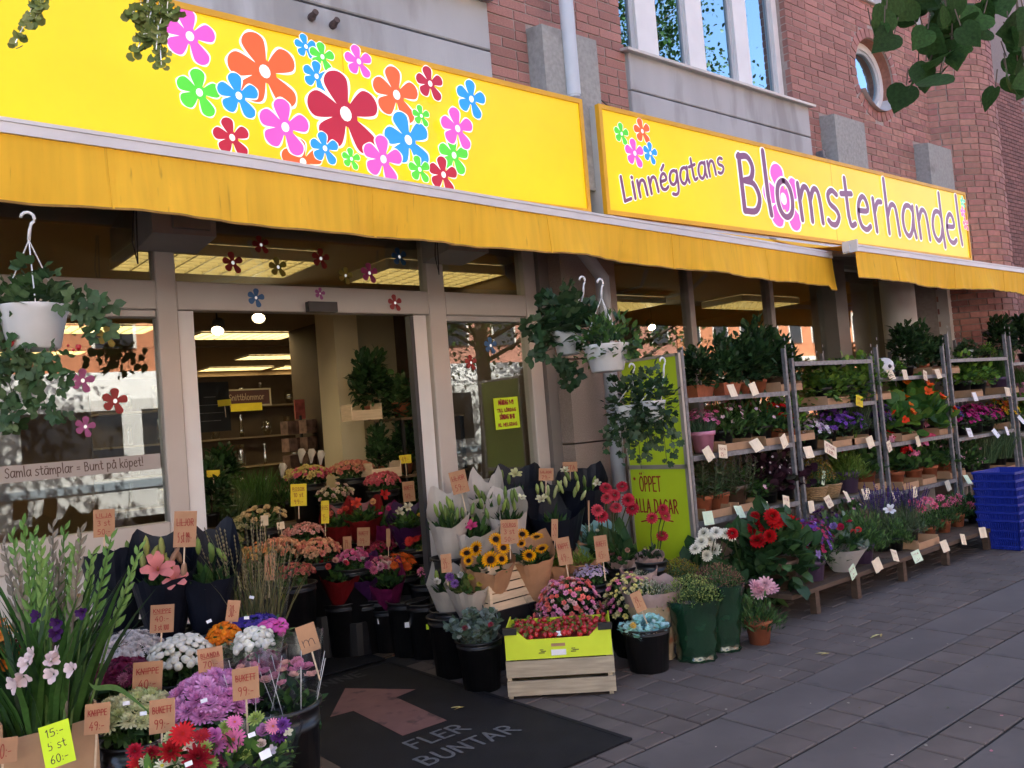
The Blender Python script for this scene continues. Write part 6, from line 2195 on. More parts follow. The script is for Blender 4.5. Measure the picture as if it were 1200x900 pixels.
for i, (px, py, c) in enumerate(((999, 670, 'm'), (1027, 662, 'c'), (1048, 651, 'c'), (1074, 652, 'm'), (1106, 640, 'c'), (1128, 632, 'c'), (1151, 624, 'c'))):
    p = ony(px, py, 3.345)
    card('%s price tag on the edge of the low bench, %s from the terracotta pot' % ({'c': 'cream', 'm': 'mint green'}[c], ORD[i]), p, 0.1, 0.09, {'c': CREAMTAG, 'm': MINTTAG}[c], ['NYA', PR[i % 8]], yaw=RR.uniform(-0.25, 0.15), tilt=RR.uniform(-0.4, 0), roll=RR.uniform(-0.3, 0.3), name='price_tag', cat='price tag', group='price tags on the low benches', curl=RR.uniform(0.2, 0.8))
tray('cardboard tray of lavender on the low bench', ony(1070, 655, 3.55).x, 3.55, BZ + 0.001, 0.36, 0.3)

# ---- stack of blue plastic baskets
BLUE = mat('blue_plastic', (0.012, 0.03, 0.3), 0.4, 0.08, 10)


def blue_basket(z, label, slats):
    c = onz(1190, 646)
    t = thing('blue_basket', label, 'basket', (8.42, 3.27, z), math.radians(-4), 'stacked blue plastic baskets')
    w0, d0, w1, d1, h = 0.44, 0.3, 0.5, 0.36, 0.26
    n = 18
    for side in range(4):
        g = G()
        along_w = side % 2 == 0
        for k in range(n + 1):
            u = -0.5 + k / n
            b = (u * w0, -d0 / 2) if along_w else (-w0 / 2, u * d0)
            e = (u * w1, -d1 / 2) if along_w else (-w1 / 2, u * d1)
            if side == 2:
                b, e = (b[0], -b[1]), (e[0], -e[1])
            if side == 3:
                b, e = (-b[0], b[1]), (-e[0], e[1])
            g.tube([(b[0], b[1], 0.0), (e[0], e[1], h)], 0.0065, 4)
        for zz in (0.03, 0.1, 0.17):
            f = zz / h
            wx, dx = w0 + (w1 - w0) * f, d0 + (d1 - d0) * f
            if along_w:
                yy = (-1 if side == 0 else 1) * dx / 2
                g.box((0, yy, zz), (wx, 0.006, 0.018))
            else:
                xx = (-1 if side == 1 else 1) * wx / 2
                g.box((xx, 0, zz), (0.006, dx, 0.018))
        g.build('slatted_side', BLUE, t)
    g = G()
    for (c_, s_) in (((0, -d1 / 2 - 0.002, h), (w1 + 0.014, 0.014, 0.02)), ((0, d1 / 2 + 0.002, h), (w1 + 0.014, 0.014, 0.02)), ((-w1 / 2 - 0.002, 0, h), (0.014, d1, 0.02)), ((w1 / 2 + 0.002, 0, h), (0.014, d1, 0.02))):
        g.box(c_, s_)
    g.build('rim', BLUE, t)
    g = G()
    g.box((0, 0, 0.004), (w0, d0, 0.008))
    g.build('bottom', BLUE, t)
    if slats:
        g = G()
        V = []
        for z_, w_, d_ in ((0.13, (w0 + w1) / 2, (d0 + d1) / 2), (h, w1, d1)):
            V += [(-w_ / 2 + 0.004, -d_ / 2 + 0.004, z_), (w_ / 2 - 0.004, -d_ / 2 + 0.004, z_), (w_ / 2 - 0.004, d_ / 2 - 0.004, z_), (-w_ / 2 + 0.004, d_ / 2 - 0.004, z_)]
        g.add(V, [(0, 1, 5, 4), (1, 2, 6, 5), (2, 3, 7, 6), (3, 0, 4, 7)])
        g.build('solid_band', BLUE, t)
    return t


bn = ['bottom', 'second lowest', 'third lowest', 'middle', 'third from the top', 'second from the top', 'top']
for k in range(7):
    blue_basket(0.005 + 0.07 * k, 'blue plastic shopping basket, %s of the stack by the racks' % bn[k], k > 0)

# ------------------------------------------------------------------ entrance mats
MAT = mat('rubber_mat', (0.008, 0.008, 0.011), 0.75, 0.3, 6, bump=0.5, bscale=260, spec=0.25, spots=((0.022, 0.02, 0.02), 2.5, 0.66, 0.35))
t = thing('entrance_mat', 'black entrance mat with faded red arrow and the words FLER BUNTAR', 'mat', (2.307, 3.9, 0.004))
g = G()
g.bx(-0.552, 0.552, -1.08, 1.06, 0, 0.007)
g.build('mat_body', MAT, t)
g = G()
for a in ((-0.552, 0.552, -1.08, -1.05), (-0.552, 0.552, 1.03, 1.06), (-0.552, -0.525, -1.05, 1.03), (0.525, 0.552, -1.05, 1.03)):
    g.bx(a[0], a[1], a[2], a[3], 0.0075, 0.009)
g.build('mat_border', MAT, t)
g = G()
pts = [(2.187, 3.713), (2.451, 3.713), (2.485, 4.259), (2.635, 4.29), (2.385, 4.665), (2.084, 4.271), (2.215, 4.255)]
g.add([(x - 2.307, y - 3.9, 0.0095) for x, y in pts], [(0, 1, 2, 6), (6, 2, 3, 4, 5)])
g.build('arrow', mat('arrow_red', (0.17, 0.078, 0.072), 0.8, 0.12, 7, bump=0.4, bscale=260, spots=((0.05, 0.025, 0.025), 9, 0.55, 0.8)), t)
for s, x0, y0, wd, hh in (('INNE', 2.28, 4.80, 0.34, 0.11), ('FLER', 2.13, 3.515, 0.335, 0.115), ('BUNTAR', 2.05, 3.305, 0.56, 0.115)):
    g = G()
    write(g, s, lambda x, y, h, x0=x0, y0=y0: (x0 - 2.307 + x, y0 - 3.9 + y, 0.0092 + h), hh * 0.667, 0.018, 0.0003, width=wd)
    g.build('lettering', mat('mat_print_worn', (0.03, 0.03, 0.034), 0.8, 0.3, 60) if s == 'INNE' else mat('mat_print', (0.1, 0.1, 0.11), 0.8, 0.25, 60, spots=((0.03, 0.03, 0.035), 40, 0.58, 0.6)), t)
t = thing('inner_mat', 'plain dark door mat just inside the sliding door', 'mat', (2.33, 5.46, 0.004))
g = G()
g.bx(-0.55, 0.55, -0.42, 0.42, 0, 0.007)
g.build('mat_body', MAT, t)
for k, (px, py, a) in enumerate(((543, 830, 0.5), (972, 767, 0.2), (1032, 744, 1.3))):
    p = onz(px, py, 0.012 if px < 700 else 0.004)
    g = G()
    g.inst(LEAF_N, (rotz(a) * 0.09)[None], np.zeros((1, 3)), np.array([[0.5, 0.45, 0.2]]))
    g.inst(LEAF_N, (rotz(a + 0.7) * 0.06)[None], np.array([[0.01, 0.0, 0.002]]), np.array([[0.4, 0.3, 0.1]]))
    ob('fallen_leaf', g.mesh('fallen_leaf'), LEAF, None, loc=p + Vector((0, 0, 0.004)), label=('withered leaf lying on the black mat', 'withered leaf on the paving nearest the bench legs', 'withered yellow leaf on the paving by the slab edge')[k], cat='leaf')

g = G()
_pc = []
for k in range(70):
    px, py = RR.uniform(560, 1180), RR.uniform(700, 895)
    p = onz(px, py, 0.0)
    if p.y > 3.3 or (p.x < 2.9 and p.y > 2.8):
        continue
    _pc.append((p.x, p.y, 0.006))
_pc = np.array(_pc)
g.inst(round_t(6, 0.12, False), frames(np.tile((0.0, 0.0, 1.0), (len(_pc), 1)) + rng.normal(0, 0.15, (len(_pc), 3))) * rng.uniform(0.006, 0.016, (len(_pc), 1, 1)), _pc, mix_cols([(0.5, 0.42, 0.36), (0.12, 0.1, 0.05), (0.5, 0.2, 0.25), (0.3, 0.28, 0.24), (0.1, 0.13, 0.05)], len(_pc)))
g.build('fallen_petals', PETAL, None, kind='stuff', label='scattered petals and leaf bits on the paving', cat='petals')

# ------------------------------------------------------------------ bucket, wrap, crate builders
BK = {}


def bucket_mesh(r, h):
    key = (round(r, 3), round(h, 3))
    if key not in BK:
        g = G()
        g.lathe([(r * 0.8, 0), (r * 0.97, h * 0.86), (r * 1.0, h * 0.86), (r * 1.0, h * 0.9), (r * 0.985, h * 0.9), (r * 1.0, h * 0.975), (r * 1.06, h * 0.975), (r * 1.07, h), (r * 0.97, h), (r * 0.95, h * 0.9), (0.001, h * 0.9)], 26)
        BK[key] = g.mesh('bucket', True)
    return BK[key]


def cone_wrap(g, r0, r1, h, lean=(0, 0), peak=0.0, face=0.0, n=32, wave=0.04, col=(1, 1, 1), th=0.0025, tip=0.0):
    """Open paper cone: bottom radius r0, mouth radius r1; the back of the mouth rises by peak, opposite to angle face."""
    ph = rng.normal(0, 1, 10)
    ang = np.arange(n) * 2 * math.pi / n
    low = np.interp(ang, np.linspace(0, 2 * math.pi, 11), np.concatenate([ph, ph[:1]])) * wave * 0.9
    hi = rng.normal(0, 1, n) * wave * 0.35
    hz = rng.normal(0, 0.006, n)
    c1, c2 = face + math.pi - 0.75, face + math.pi + 0.6
    for off in (0.0, th):
        V, F = [], []
        m = 8
        for j in range(m + 1):
            s = j / m
            for k in range(n):
                a = ang[k]
                tri = max(max(0.0, 1 - abs((a - c + math.pi) % (2 * math.pi) - math.pi) / 0.55) for c in (c1, c2))
                r = r0 + (r1 - r0) * s ** 0.85 + off
                r *= 1 + low[k] * s + hi[k] * s * math.sin(6 * s + k) + 0.12 * tri * s * s
                zz = h * s + s * s * (-peak * math.cos(a - face) + tip * 1.6 * tri + hz[k])
                V.append((lean[0] * s + r * math.cos(a), lean[1] * s + r * math.sin(a), zz))
        for j in range(m):
            for k in range(n):
                F.append((j * n + k, j * n + (k + 1) % n, (j + 1) * n + (k + 1) % n, (j + 1) * n + k))
        g.add(V, F, col)


def cam_dir(p):
    v = Vector((0, 0, EYE)) - Vector(p)
    return math.atan2(v.y, v.x)


def cut_bunch(name, label, cat, px, py, D, rx, ry, h, t, size, cols, n, fol=None, bucket=None, floor=0.0, wrap=None, group=None, parts=False, nfol=160, zmin=0.15, flat=0.75, floorz=None, sleeve=None):
    """A bunch whose flower dome is centred on the given pixel at depth D; rx, ry, h are its half sizes."""
    c = atd(px, py, D)
    r = bucket[0] if bucket else 0.0
    zrim = c.z - h * 0.55 - 0.05
    base = Vector((c.x, c.y, floor if bucket else zrim - 0.2))
    t_ = thing(name, label, cat, base, 0, group)
    zc = c.z - h * 0.5 - base.z
    g = G()
    foliage(g, nfol, LEAF_P, 0.055, fol or [GREEN, DKGREEN, (0.06, 0.11, 0.04)], rx * 0.92, ry * 0.92, h * 0.8, zc - 0.01, low=-0.9, shell=0.3)
    if bucket:
        for k in range(14):
            a = k * 2.4
            g.tube([(r * 0.5 * math.cos(a), r * 0.5 * math.sin(a), max(0.02, zrim - base.z - 0.12)), (rx * 0.6 * math.cos(a), ry * 0.6 * math.sin(a), zc)], 0.004, 4, col=(0.05, 0.1, 0.03))
    g.build('foliage', LEAF, t_, kind='stuff')
    if parts:
        d = unit(rng.normal(0, 1, (n * 3, 3)))
        # spread heads evenly by a spiral over the dome facing up and the viewer
        ga = math.pi * (3 - math.sqrt(5))
        pts = []
        for k in range(n):
            zz = 1 - (1 - zmin) * (k + 0.5) / n
            q = math.sqrt(1 - zz * zz)
            pts.append(base + Vector((rx * q * math.cos(k * ga), ry * q * math.sin(k * ga), zc + h * zz * RR.uniform(0.9, 1.04))))
        for p in pts:
            pass
        cc = np.asarray(cols, float).reshape(-1, 3)
        for k, p in enumerate(pts):
            nn = Vector(((p - base).x / rx * 0.7, (p - base).y / ry * 0.7, 0.8)) + Vector((RR.gauss(0, .15), RR.gauss(0, .15), 0))
            o = ob('flower_head', head_mesh(t, cc[k % len(cc)]), PETAL, t_, loc=p - base)
            o.rotation_euler = nn.to_track_quat('Z', 'Y').to_euler()
            o.scale = (size * RR.uniform(0.88, 1.12),) * 3
    else:
        g = G()
        ga = math.pi * (3 - math.sqrt(5))
        k = np.arange(n)
        zz = 1 - (1 - zmin) * (k + 0.5) / n
        q = np.sqrt(1 - zz * zz)
        d = np.stack([q * np.cos(k * ga), q * np.sin(k * ga), zz], axis=1)
        P = d * np.array([rx, ry, h]) * rng.uniform(0.9, 1.06, (n, 1)) + np.array([0, 0, zc]) + rng.normal(0, size * 0.25, (n, 3))
        M = frames(d + np.array([0, 0, 0.3]) + rng.normal(0, 0.18, (n, 3))) * (size * rng.uniform(0.8, 1.15, (n, 1, 1)))
        g.inst(t, M, P, mix_cols(cols, n, 0.1))
        g.build('blossoms', PETAL, t_, kind='stuff')
    if bucket:
        hh = max(0.12, min(bucket[1], zrim - base.z))
        o = ob('bucket', bucket_mesh(r, hh), BLACKPL, t_)
        o.location = (0, 0, zrim - base.z - hh)
        if zrim - base.z - hh > 0.03:
            g = G()
            g.lathe([(r * 0.9, 0), (r * 0.9, zrim - base.z - hh)], 18, cap1=True)
            g.build('pedestal', BLACKPL, t_)
    if wrap:
        g = G()
        cone_wrap(g, rx * 0.45, rx * 1.12, zc + h * 0.35 - (zc - 0.26), peak=0.02)
        o = g.build('wrap', wrap, t_, smooth=True)
        o.location = (0, 0, zc - 0.26)
    if sleeve:
        g = G()
        cone_wrap(g, rx * 0.5, rx * 1.2, 0.34, peak=0.03, wave=0.08)
        o = g.build('clear_sleeve', CELLO, t_, smooth=True)
        o.location = (0, 0, zc - 0.24)
    return t_


# ---- left cluster: cut flowers in buckets on a low black pallet
g = G()
pb = thing('low_pallet', 'low dark pallet under the cut flower buckets left of the mat', 'pallet', (0.95, 3.05, 0))
for k in range(6):
    g = G()
    g.bx(-0.72, 0.72, -0.85 + 0.29 * k, -0.6 + 0.29 * k, 0.09, 0.115)
    g.build('board', DARKWOOD, pb)
for k in range(3):
    g = G()
    g.bx(-0.66 + 0.6 * k, -0.58 + 0.6 * k, -0.85, 0.85, 0, 0.09)
    g.build('bearer', DARKWOOD, pb)
FB = 0.116
BT = (0.14, 0.42)
LC = [
    ('greyish white chrysanthemums in clear sleeve behind the purple ones', 150, 757, 3.35, 0.125, 0.12, 0.085, MUM, 0.024, [(0.78, 0.72, 0.7), (0.78, 0.72, 0.7)], 110, False, True),
    ('creamy white button chrysanthemums beside the greyish white bunch', 213, 762, 3.3, 0.125, 0.12, 0.1, BUTTON, 0.0155, [(0.82, 0.79, 0.68), (0.86, 0.83, 0.74)], 130, False, True),
    ('small bunch of bright orange flowers above the white ones', 262, 742, 3.42, 0.065, 0.06, 0.07, BUTTON, 0.0125, [(0.85, 0.24, 0.01), (0.8, 0.18, 0.01)], 110, False, True),
    ('white button flowers right of the orange bunch', 298, 748, 3.36, 0.075, 0.07, 0.075, BUTTON, 0.0165, [(0.86, 0.83, 0.75), (0.82, 0.79, 0.7)], 60, False, False),
    ('magenta pink pompoms right of the orange bunch', 318, 735, 3.5, 0.065, 0.055, 0.05, BUTTON, 0.0185, [(0.75, 0.14, 0.5), (0.7, 0.1, 0.42)], 26, False, False),
    ('dark purple chrysanthemums behind the kraft card', 143, 786, 3.05, 0.1, 0.09, 0.07, MUM, 0.019, [(0.2, 0.02, 0.075), (0.26, 0.04, 0.11), (0.36, 0.12, 0.2)], 105, False, True),
    ('purple and white speckled chrysanthemums left of the wrapped roses', 306, 777, 3.12, 0.085, 0.075, 0.07, MUM, 0.016, [(0.24, 0.04, 0.1), (0.4, 0.22, 0.28), (0.18, 0.02, 0.07)], 100, False, True),
    ('large mauve pink chrysanthemums in the middle of the buckets', 247, 814, 2.9, 0.145, 0.13, 0.12, MUM, 0.038, [(0.74, 0.33, 0.6), (0.78, 0.4, 0.66), (0.7, 0.28, 0.54)], 50, True, False),
    ('pale yellow green chrysanthemums above the card reading 49', 156, 830, 2.84, 0.12, 0.1, 0.085, MUM, 0.036, [(0.66, 0.66, 0.36), (0.74, 0.72, 0.46), (0.58, 0.62, 0.28)], 40, True, False),
]
for lab, px, py, D, rx, ry, h, tt, sz, cols, n, parts, slv in LC:
    cut_bunch('flower_bunch', lab, 'flowers', px, py, D, rx, ry, h, tt, sz, cols, n, bucket=(min(rx * 0.85, 0.13), 0.42), floor=FB, group='cut flowers in black buckets left of the mat', parts=parts, sleeve=None, nfol=220)
# pink roses standing in clear sleeves in a big black bucket
c = atd(320, 800, 2.95)
t = thing('rose_bucket', 'pink roses in striped clear sleeves in a large black bucket by the mat', 'flowers', (c.x, c.y, 0))
zc = c.z
ob('bucket', bucket_mesh(0.15, zc - 0.07), BLACKPL, t)
for k, (dx, dy) in enumerate(((0.065, -0.03), (-0.06, 0.05))):
    g = G()
    cone_wrap(g, 0.05, 0.115, 0.3, peak=-0.02, wave=0.05)
    o = g.build('clear_sleeve', CELLO, t, smooth=True)
    o.location = (dx, dy, zc - 0.17)
    g = G()
    for j in range(7):
        a = j * 2 * math.pi / 7
        g.tube([(dx + 0.055 * math.cos(a), dy + 0.055 * math.sin(a), zc - 0.15), (dx + 0.12 * math.cos(a), dy + 0.12 * math.sin(a), zc + 0.07)], 0.0013, 4)
    g.build('sleeve_stripes', WHITEPL, t, kind='stuff')
    pts = []
    for j in range(14):
        zz = 1 - 0.75 * (j + 0.5) / 14
        q = math.sqrt(1 - zz * zz)
        pts.append(Vector((c.x + dx + 0.075 * q * math.cos(j * 2.4), c.y + dy + 0.075 * q * math.sin(j * 2.4), zc - 0.02 + 0.08 * zz)))
    heads(t, Vector((c.x, c.y, 0)), pts, ROSE, 0.026, [(0.75, 0.33, 0.42), (0.78, 0.45, 0.4), (0.72, 0.28, 0.45)], face=(0, 0, 1))
    g = G()
    foliage(g, 70, LEAF_P, 0.05, [GREEN, DKGREEN], 0.07, 0.07, 0.1, zc - 0.1, low=-0.5)
    o = g.build('foliage', LEAF, t, kind='stuff')
    o.location = (dx, dy, 0)


def mixed_bouquet(label, px, py, D, rx, items, floor=FB):
    c = atd(px, py, D)
    base = Vector((c.x, c.y, floor))
    t = thing('mixed_bouquet', label, 'bouquet', base)
    zc = c.z - floor
    g = G()
    foliage(g, 150, LEAF_P, 0.06, [GREEN, (0.07, 0.14, 0.03), DKGREEN], rx, rx * 0.9, 0.1, zc - 0.06, low=-0.6)
    foliage(g, 60, BUDT, 0.014, [(0.2, 0.32, 0.05), (0.28, 0.36, 0.08)], rx * 0.9, rx * 0.8, 0.12, zc - 0.05, shell=0.8)
    g.build('foliage', LEAF, t, kind='stuff')
    for hx, hy, tt, r, col in items:
        p = atd(hx, hy, D - 0.04 + RR.uniform(-0.03, 0.03))
        heads(t, base, [p], tt, r, [col], jitter=0.12)
    g = G()
    cone_wrap(g, 0.05, rx * 1.15, 0.3, peak=-0.02, wave=0.08)
    o = g.build('clear_wrap', CELLO, t, smooth=True)
    o.location = (0, 0, zc - 0.29)
    ob('bucket', bucket_mesh(0.13, max(0.15, zc - 0.2)), BLACKPL, t)
    return t


PK_, CR_, WH_, PU_, RD_, LG_ = (0.78, 0.2, 0.42), (0.3, 0.008, 0.02), (0.7, 0.68, 0.5), (0.2, 0.06, 0.3), (0.6, 0.015, 0.02), (0.35, 0.45, 0.12)
mixed_bouquet('mixed bouquet with pink gerberas and green buttons in clear wrap', 292, 868, 2.52, 0.13, [(273, 867, GERB, 0.04, PK_), (275, 846, GERB, 0.026, PK_), (250, 864, ROSE, 0.035, (0.65, 0.2, 0.5)), (254, 874, MUM, 0.03, (0.5, 0.16, 0.4)), (320, 851, GERB, 0.026, (0.75, 0.25, 0.4)), (310, 857, ROSE, 0.032, (0.55, 0.25, 0.5)), (331, 850, MUM, 0.024, PU_), (327, 862, MUM, 0.026, (0.12, 0.03, 0.18)), (264, 852, MUM, 0.022, LG_), (300, 842, MUM, 0.024, LG_), (288, 884, MUM, 0.022, LG_), (337, 858, SMALL5, 0.016, WH_), (306, 872, ROSE, 0.02, (0.7, 0.55, 0.5)), (262, 892, MUM, 0.022, (0.4, 0.05, 0.15)), (318, 880, SMALL5, 0.016, (0.6, 0.5, 0.55))])
mixed_bouquet('mixed bouquet with red gerberas and white daisies in clear wrap', 205, 888, 2.45, 0.14, [(214, 860, GERB, 0.034, RD_), (236, 862, GERB, 0.028, (0.35, 0.01, 0.02)), (232, 888, MUM, 0.045, CR_), (200, 880, MUM, 0.035, (0.36, 0.01, 0.015)), (163, 895, GERB, 0.036, RD_), (205, 893, DAISY, 0.022, (0.72, 0.72, 0.5)), (190, 897, DAISY, 0.022, (0.72, 0.72, 0.5)), (200, 864, MUM, 0.022, (0.55, 0.55, 0.3)), (222, 875, SMALL5, 0.02, (0.7, 0.62, 0.5)), (186, 888, MUM, 0.024, LG_), (248, 895, MUM, 0.022, LG_), (178, 882, MUM, 0.026, CR_), (158, 880, MUM, 0.026, (0.38, 0.01, 0.03)), (240, 876, MUM, 0.022, LG_), (170, 893, DAISY, 0.018, (0.7, 0.7, 0.5))])
# blue-violet sleeve of statice behind the white buttons, grasses in clear wrap
cut_bunch('flower_bunch', 'blue violet statice wrapped behind the white and pink buttons', 'flowers', 296, 728, 3.62, 0.11, 0.06, 0.04, SMALL5, 0.013, [(0.06, 0.04, 0.3), (0.1, 0.06, 0.36)], 130, bucket=(0.1, 0.4), floor=FB, group='cut flowers in black buckets left of the mat')
c = atd(298, 690, 3.85)
t = thing('grass_bundle', 'bundle of dry ornamental grasses in clear wrap between lilies and door', 'flowers', (c.x, c.y, 0.0))
g = G()
zb = c.z - 0.3
P, d, hh = uprights(g, 150, BLADE, 0.52, [(0.16, 0.15, 0.06), (0.1, 0.12, 0.04), (0.2, 0.17, 0.08)], 0.08, 0.2, zb, 0.25)
for k in range(7):
    g.inst(BUDT, frames(d[:80]) * 0.011 * np.array([1, 1, 1.8]), P[:80] - d[:80] * 0.018 * k, mix_cols([(0.2, 0.16, 0.09), (0.14, 0.12, 0.06)], 80, 0.3))
g.build('grass_blades', LEAF, t, kind='stuff')
ob('bucket', bucket_mesh(0.12, zb + 0.08), BLACKPL, t)
g = G()
cone_wrap(g, 0.08, 0.17, 0.36, peak=0.0, wave=0.06)
o = g.build('clear_wrap', CELLO, t, smooth=True)
o.location = (0, 0, zb)


# ---- wrapped lilies
def lily_bunch(label, px, py, D, r1, h, mm, buds, opens, bc=((0.2, 0.28, 0.06), (0.13, 0.2, 0.05)), oc=(0.75, 0.25, 0.25), peak=0.1, lean=0.05, floor=0.0, bucket=True, cs=0.05, tip=0.04):
    c = atd(px, py, D)                 # centre of the mouth
    a = cam_dir(c)
    base = Vector((c.x - lean * math.cos(a), c.y - lean * math.sin(a), c.z - h))
    zf = base.z - floor
    t = thing('lily_bunch', label, 'lilies', (base.x, base.y, floor))
    g = G()
    cone_wrap(g, 0.045, r1, h, (lean * math.cos(a), lean * math.sin(a)), peak, a, 34, 0.05, tip=tip)
    o = g.build('paper_wrap', mm, t, smooth=False)
    o.location = (0, 0, zf)
    g = G()
    nrm = np.array([[math.cos(a) * 0.5, math.sin(a) * 0.5, 0.85]])
    foliage(g, 90, LEAF_N, 0.13, [GREEN, DKGREEN], r1 * 0.6, r1 * 0.6, 0.12, zf + h * 0.62, up=1.2)
    o = g.build('foliage', LEAF, t, kind='stuff')
    o.location = (lean * math.cos(a) * 0.8, lean * math.sin(a) * 0.8, 0)
    b0 = Vector((base.x, base.y, floor))
    for hx, hy in buds:
        p = atd(hx, hy, D - 0.03 + RR.uniform(-0.05, 0.03))
        o = ob('bud', head_mesh(LILYBUD, bc[RR.randint(0, 1)]), LEAF, t, loc=p - b0 - Vector((0, 0, 0.04)))
        o.rotation_euler = (RR.gauss(0, 0.25), RR.gauss(0, 0.25), RR.uniform(0, 6))
        o.scale = (0.09, 0.09, 0.095 * RR.uniform(0.8, 1.1))
    for hx, hy, rr in opens:
        p = atd(hx, hy, D - 0.08)
        heads(t, b0, [p], LILY, rr, [oc], jitter=0.2)
    if bucket and zf > 0.06:
        ob('bucket', bucket_mesh(0.13, zf + 0.1), BLACKPL, t)
    if False:
        g = G()
        aa = a + 0.5
        for k in range(16):
            q = 0.42 + 0.035 * k
            rr = 0.045 + (r1 - 0.045) * q ** 0.85 + 0.008
            g.box((lean * math.cos(a) * q + rr * math.cos(aa), lean * math.sin(a) * q + rr * math.sin(aa), h * q), (0.012, 0.006, 0.009))
        o = g.build('printed_marks', WHITETAG, t, kind='stuff')
        o.location = (0, 0, zf)
    return t


lily_bunch('navy paper cone seen from its plain back beside the gladioli', 135, 652, 3.85, 0.135, 0.42, NAVY, [(126, 650), (150, 645)], [], peak=-0.05)
lily_bunch('pink lilies opening in navy paper, one full bloom', 190, 655, 3.7, 0.15, 0.42, NAVY, [(176, 648), (184, 658), (168, 660), (197, 652), (205, 660), (172, 644), (212, 650), (214, 670), (190, 644)], [(185, 668, 0.085), (206, 680, 0.06)], bc=((0.3, 0.3, 0.08), (0.35, 0.2, 0.12)), oc=(0.78, 0.26, 0.24), peak=0.08)
lily_bunch('lily buds in navy paper, the bunch nearest the door', 242, 652, 3.75, 0.14, 0.42, NAVY, [(250, 643), (265, 647), (232, 640), (247, 650)], [], peak=0.1, tip=0.06)

# ---- gladioli in a cardboard carrier, far-left extras
c0 = atd(62, 862, 2.6)
t = thing('gladiolus_box', 'cardboard carrier full of tall gladioli with pale pink florets', 'flowers', (c0.x, c0.y + 0.1, 0.0))
gb0 = Vector((c0.x, c0.y + 0.1, 0.0))
zt = c0.z + 0.02
for nm, a in (('front', (-0.13, 0.12, -0.1, -0.094, zt - 0.25, zt)), ('back', (-0.13, 0.12, 0.094, 0.1, zt - 0.25, zt)), ('side', (-0.136, -0.13, -0.1, 0.1, zt - 0.25, zt + 0.05)), ('side', (0.12, 0.126, -0.1, 0.1, zt - 0.25, zt + 0.05)), ('bottom', (-0.13, 0.12, -0.094, 0.094, zt - 0.25, zt - 0.244))):
    g = G()
    g.bx(*a)
    g.build(nm, CARDBOARD, t)
g = G()
g.bx(-0.16, 0.15, -0.13, 0.13, 0.0, zt - 0.252)
g.build('plinth', BLACKPL, t)
g = G()
P, d, hh = uprights(g, 135, BLADE_W, 0.56, [(0.035, 0.09, 0.02), (0.05, 0.12, 0.025), (0.025, 0.06, 0.02)], 0.1, 0.2, zt - 0.1, 0.55)
g.build('blades', LEAF, t, kind='stuff')
tips = [(28, 615, 18), (48, 640, 30), (62, 618, 45), (75, 622, 55), (88, 640, 70), (95, 625, 72), (130, 632, 92), (163, 645, 118), (20, 660, 15), (40, 628, 35), (108, 650, 85), (70, 660, 50), (15, 630, 20), (55, 660, 48), (5, 640, 5), (34, 645, 32), (82, 655, 60)]
for k, (tx, ty, bx_) in enumerate(tips):
    p1 = np.asarray(atd(tx, ty, 2.75 + RR.uniform(-0.12, 0.15)) - gb0)
    p0 = np.asarray(atd(bx_ * 0.5 + 40, 850, 2.62 + RR.uniform(-0.05, 0.08)) - gb0)
    sp = thing('spike', None, None)
    sp.parent = t
    g = G()
    mid = (p0 + p1) / 2 + np.array([0, 0, 0.02])
    pts = smooth_poly([p0, mid, p1], 8)
    col = [(0.07, 0.14, 0.03), (0.1, 0.17, 0.04), (0.13, 0.11, 0.08)][k % 3]
    g.tube(pts, np.linspace(0.005, 0.0025, len(pts)), 5, col=col)
    dr = unit(p1 - p0)
    m = 16
    u = np.linspace(0.5, 1.0, m)
    for i, uu in enumerate(u):
        pc = pts[min(len(pts) - 1, int(uu * (len(pts) - 1)))] + (p1 - p0) * 0.0
        s_ = 1 if i % 2 else -1
        dd = dr * 0.9 + np.asarray(_r) * 0.35 * s_ + rng.normal(0, 0.1, 3)
        g.inst(leaf_t(0.2, 0.1, 0.0), along(dd[None], np.asarray(-_f)[None]) * (0.07 - 0.03 * uu), (p0 + (p1 - p0) * uu)[None], np.array([np.array(col) * (1.1 + 0.3 * uu)]))
    g.build('stem', LEAF, sp)
for hx, hy, cc in ((33, 778, 0), (28, 793, 0), (40, 768, 0), (20, 800, 0), (60, 775, 0), (68, 768, 0), (86, 784, 0), (63, 790, 0), (45, 722, 1), (68, 730, 1), (97, 718, 1), (66, 742, 1)):
    heads(t, gb0, [atd(hx, hy, 2.46)], FLORET, 0.037 if cc == 0 else 0.028, [(0.75, 0.6, 0.6), (0.05, 0.01, 0.09)][cc:cc + 1], name='floret', face=np.asarray(-_f) + np.array([RR.gauss(0, .4), 0, .2]))
c = atd(4, 755, 2.75)
cut_bunch('flower_bunch', 'orange gladioli flowers cut by the picture edge', 'flowers', -3, 760, 2.8, 0.05, 0.05, 0.17, FLORET, 0.034, [(0.85, 0.24, 0.03), (0.8, 0.3, 0.05)], 40, bucket=(0.1, 0.4), floor=0.0)
cut_bunch('flower_bunch', 'dark red flowers between orange and white gladioli at the edge', 'flowers', 17, 762, 2.85, 0.03, 0.03, 0.06, FLORET, 0.026, [(0.35, 0.01, 0.05)], 18, bucket=(0.06, 0.4), floor=0.0)
t = thing('slatted_crate', 'grey slatted crate at the lower left picture edge', 'crate', atd(-12, 840, 2.62) * 1.0)
t.location.z = 0.0
for k in range(7):
    g = G()
    g.bx(-0.12, 0.1, -0.1, -0.088, 0.25 + 0.055 * k, 0.29 + 0.055 * k)
    g.build('slat', mat('grey_wood', (0.12, 0.1, 0.09), 0.8, 0.2, 8, stretch=(1, 1, 8)), t)
g = G()
g.bx(-0.12, -0.1, -0.086, 0.1, 0.0, 0.66)
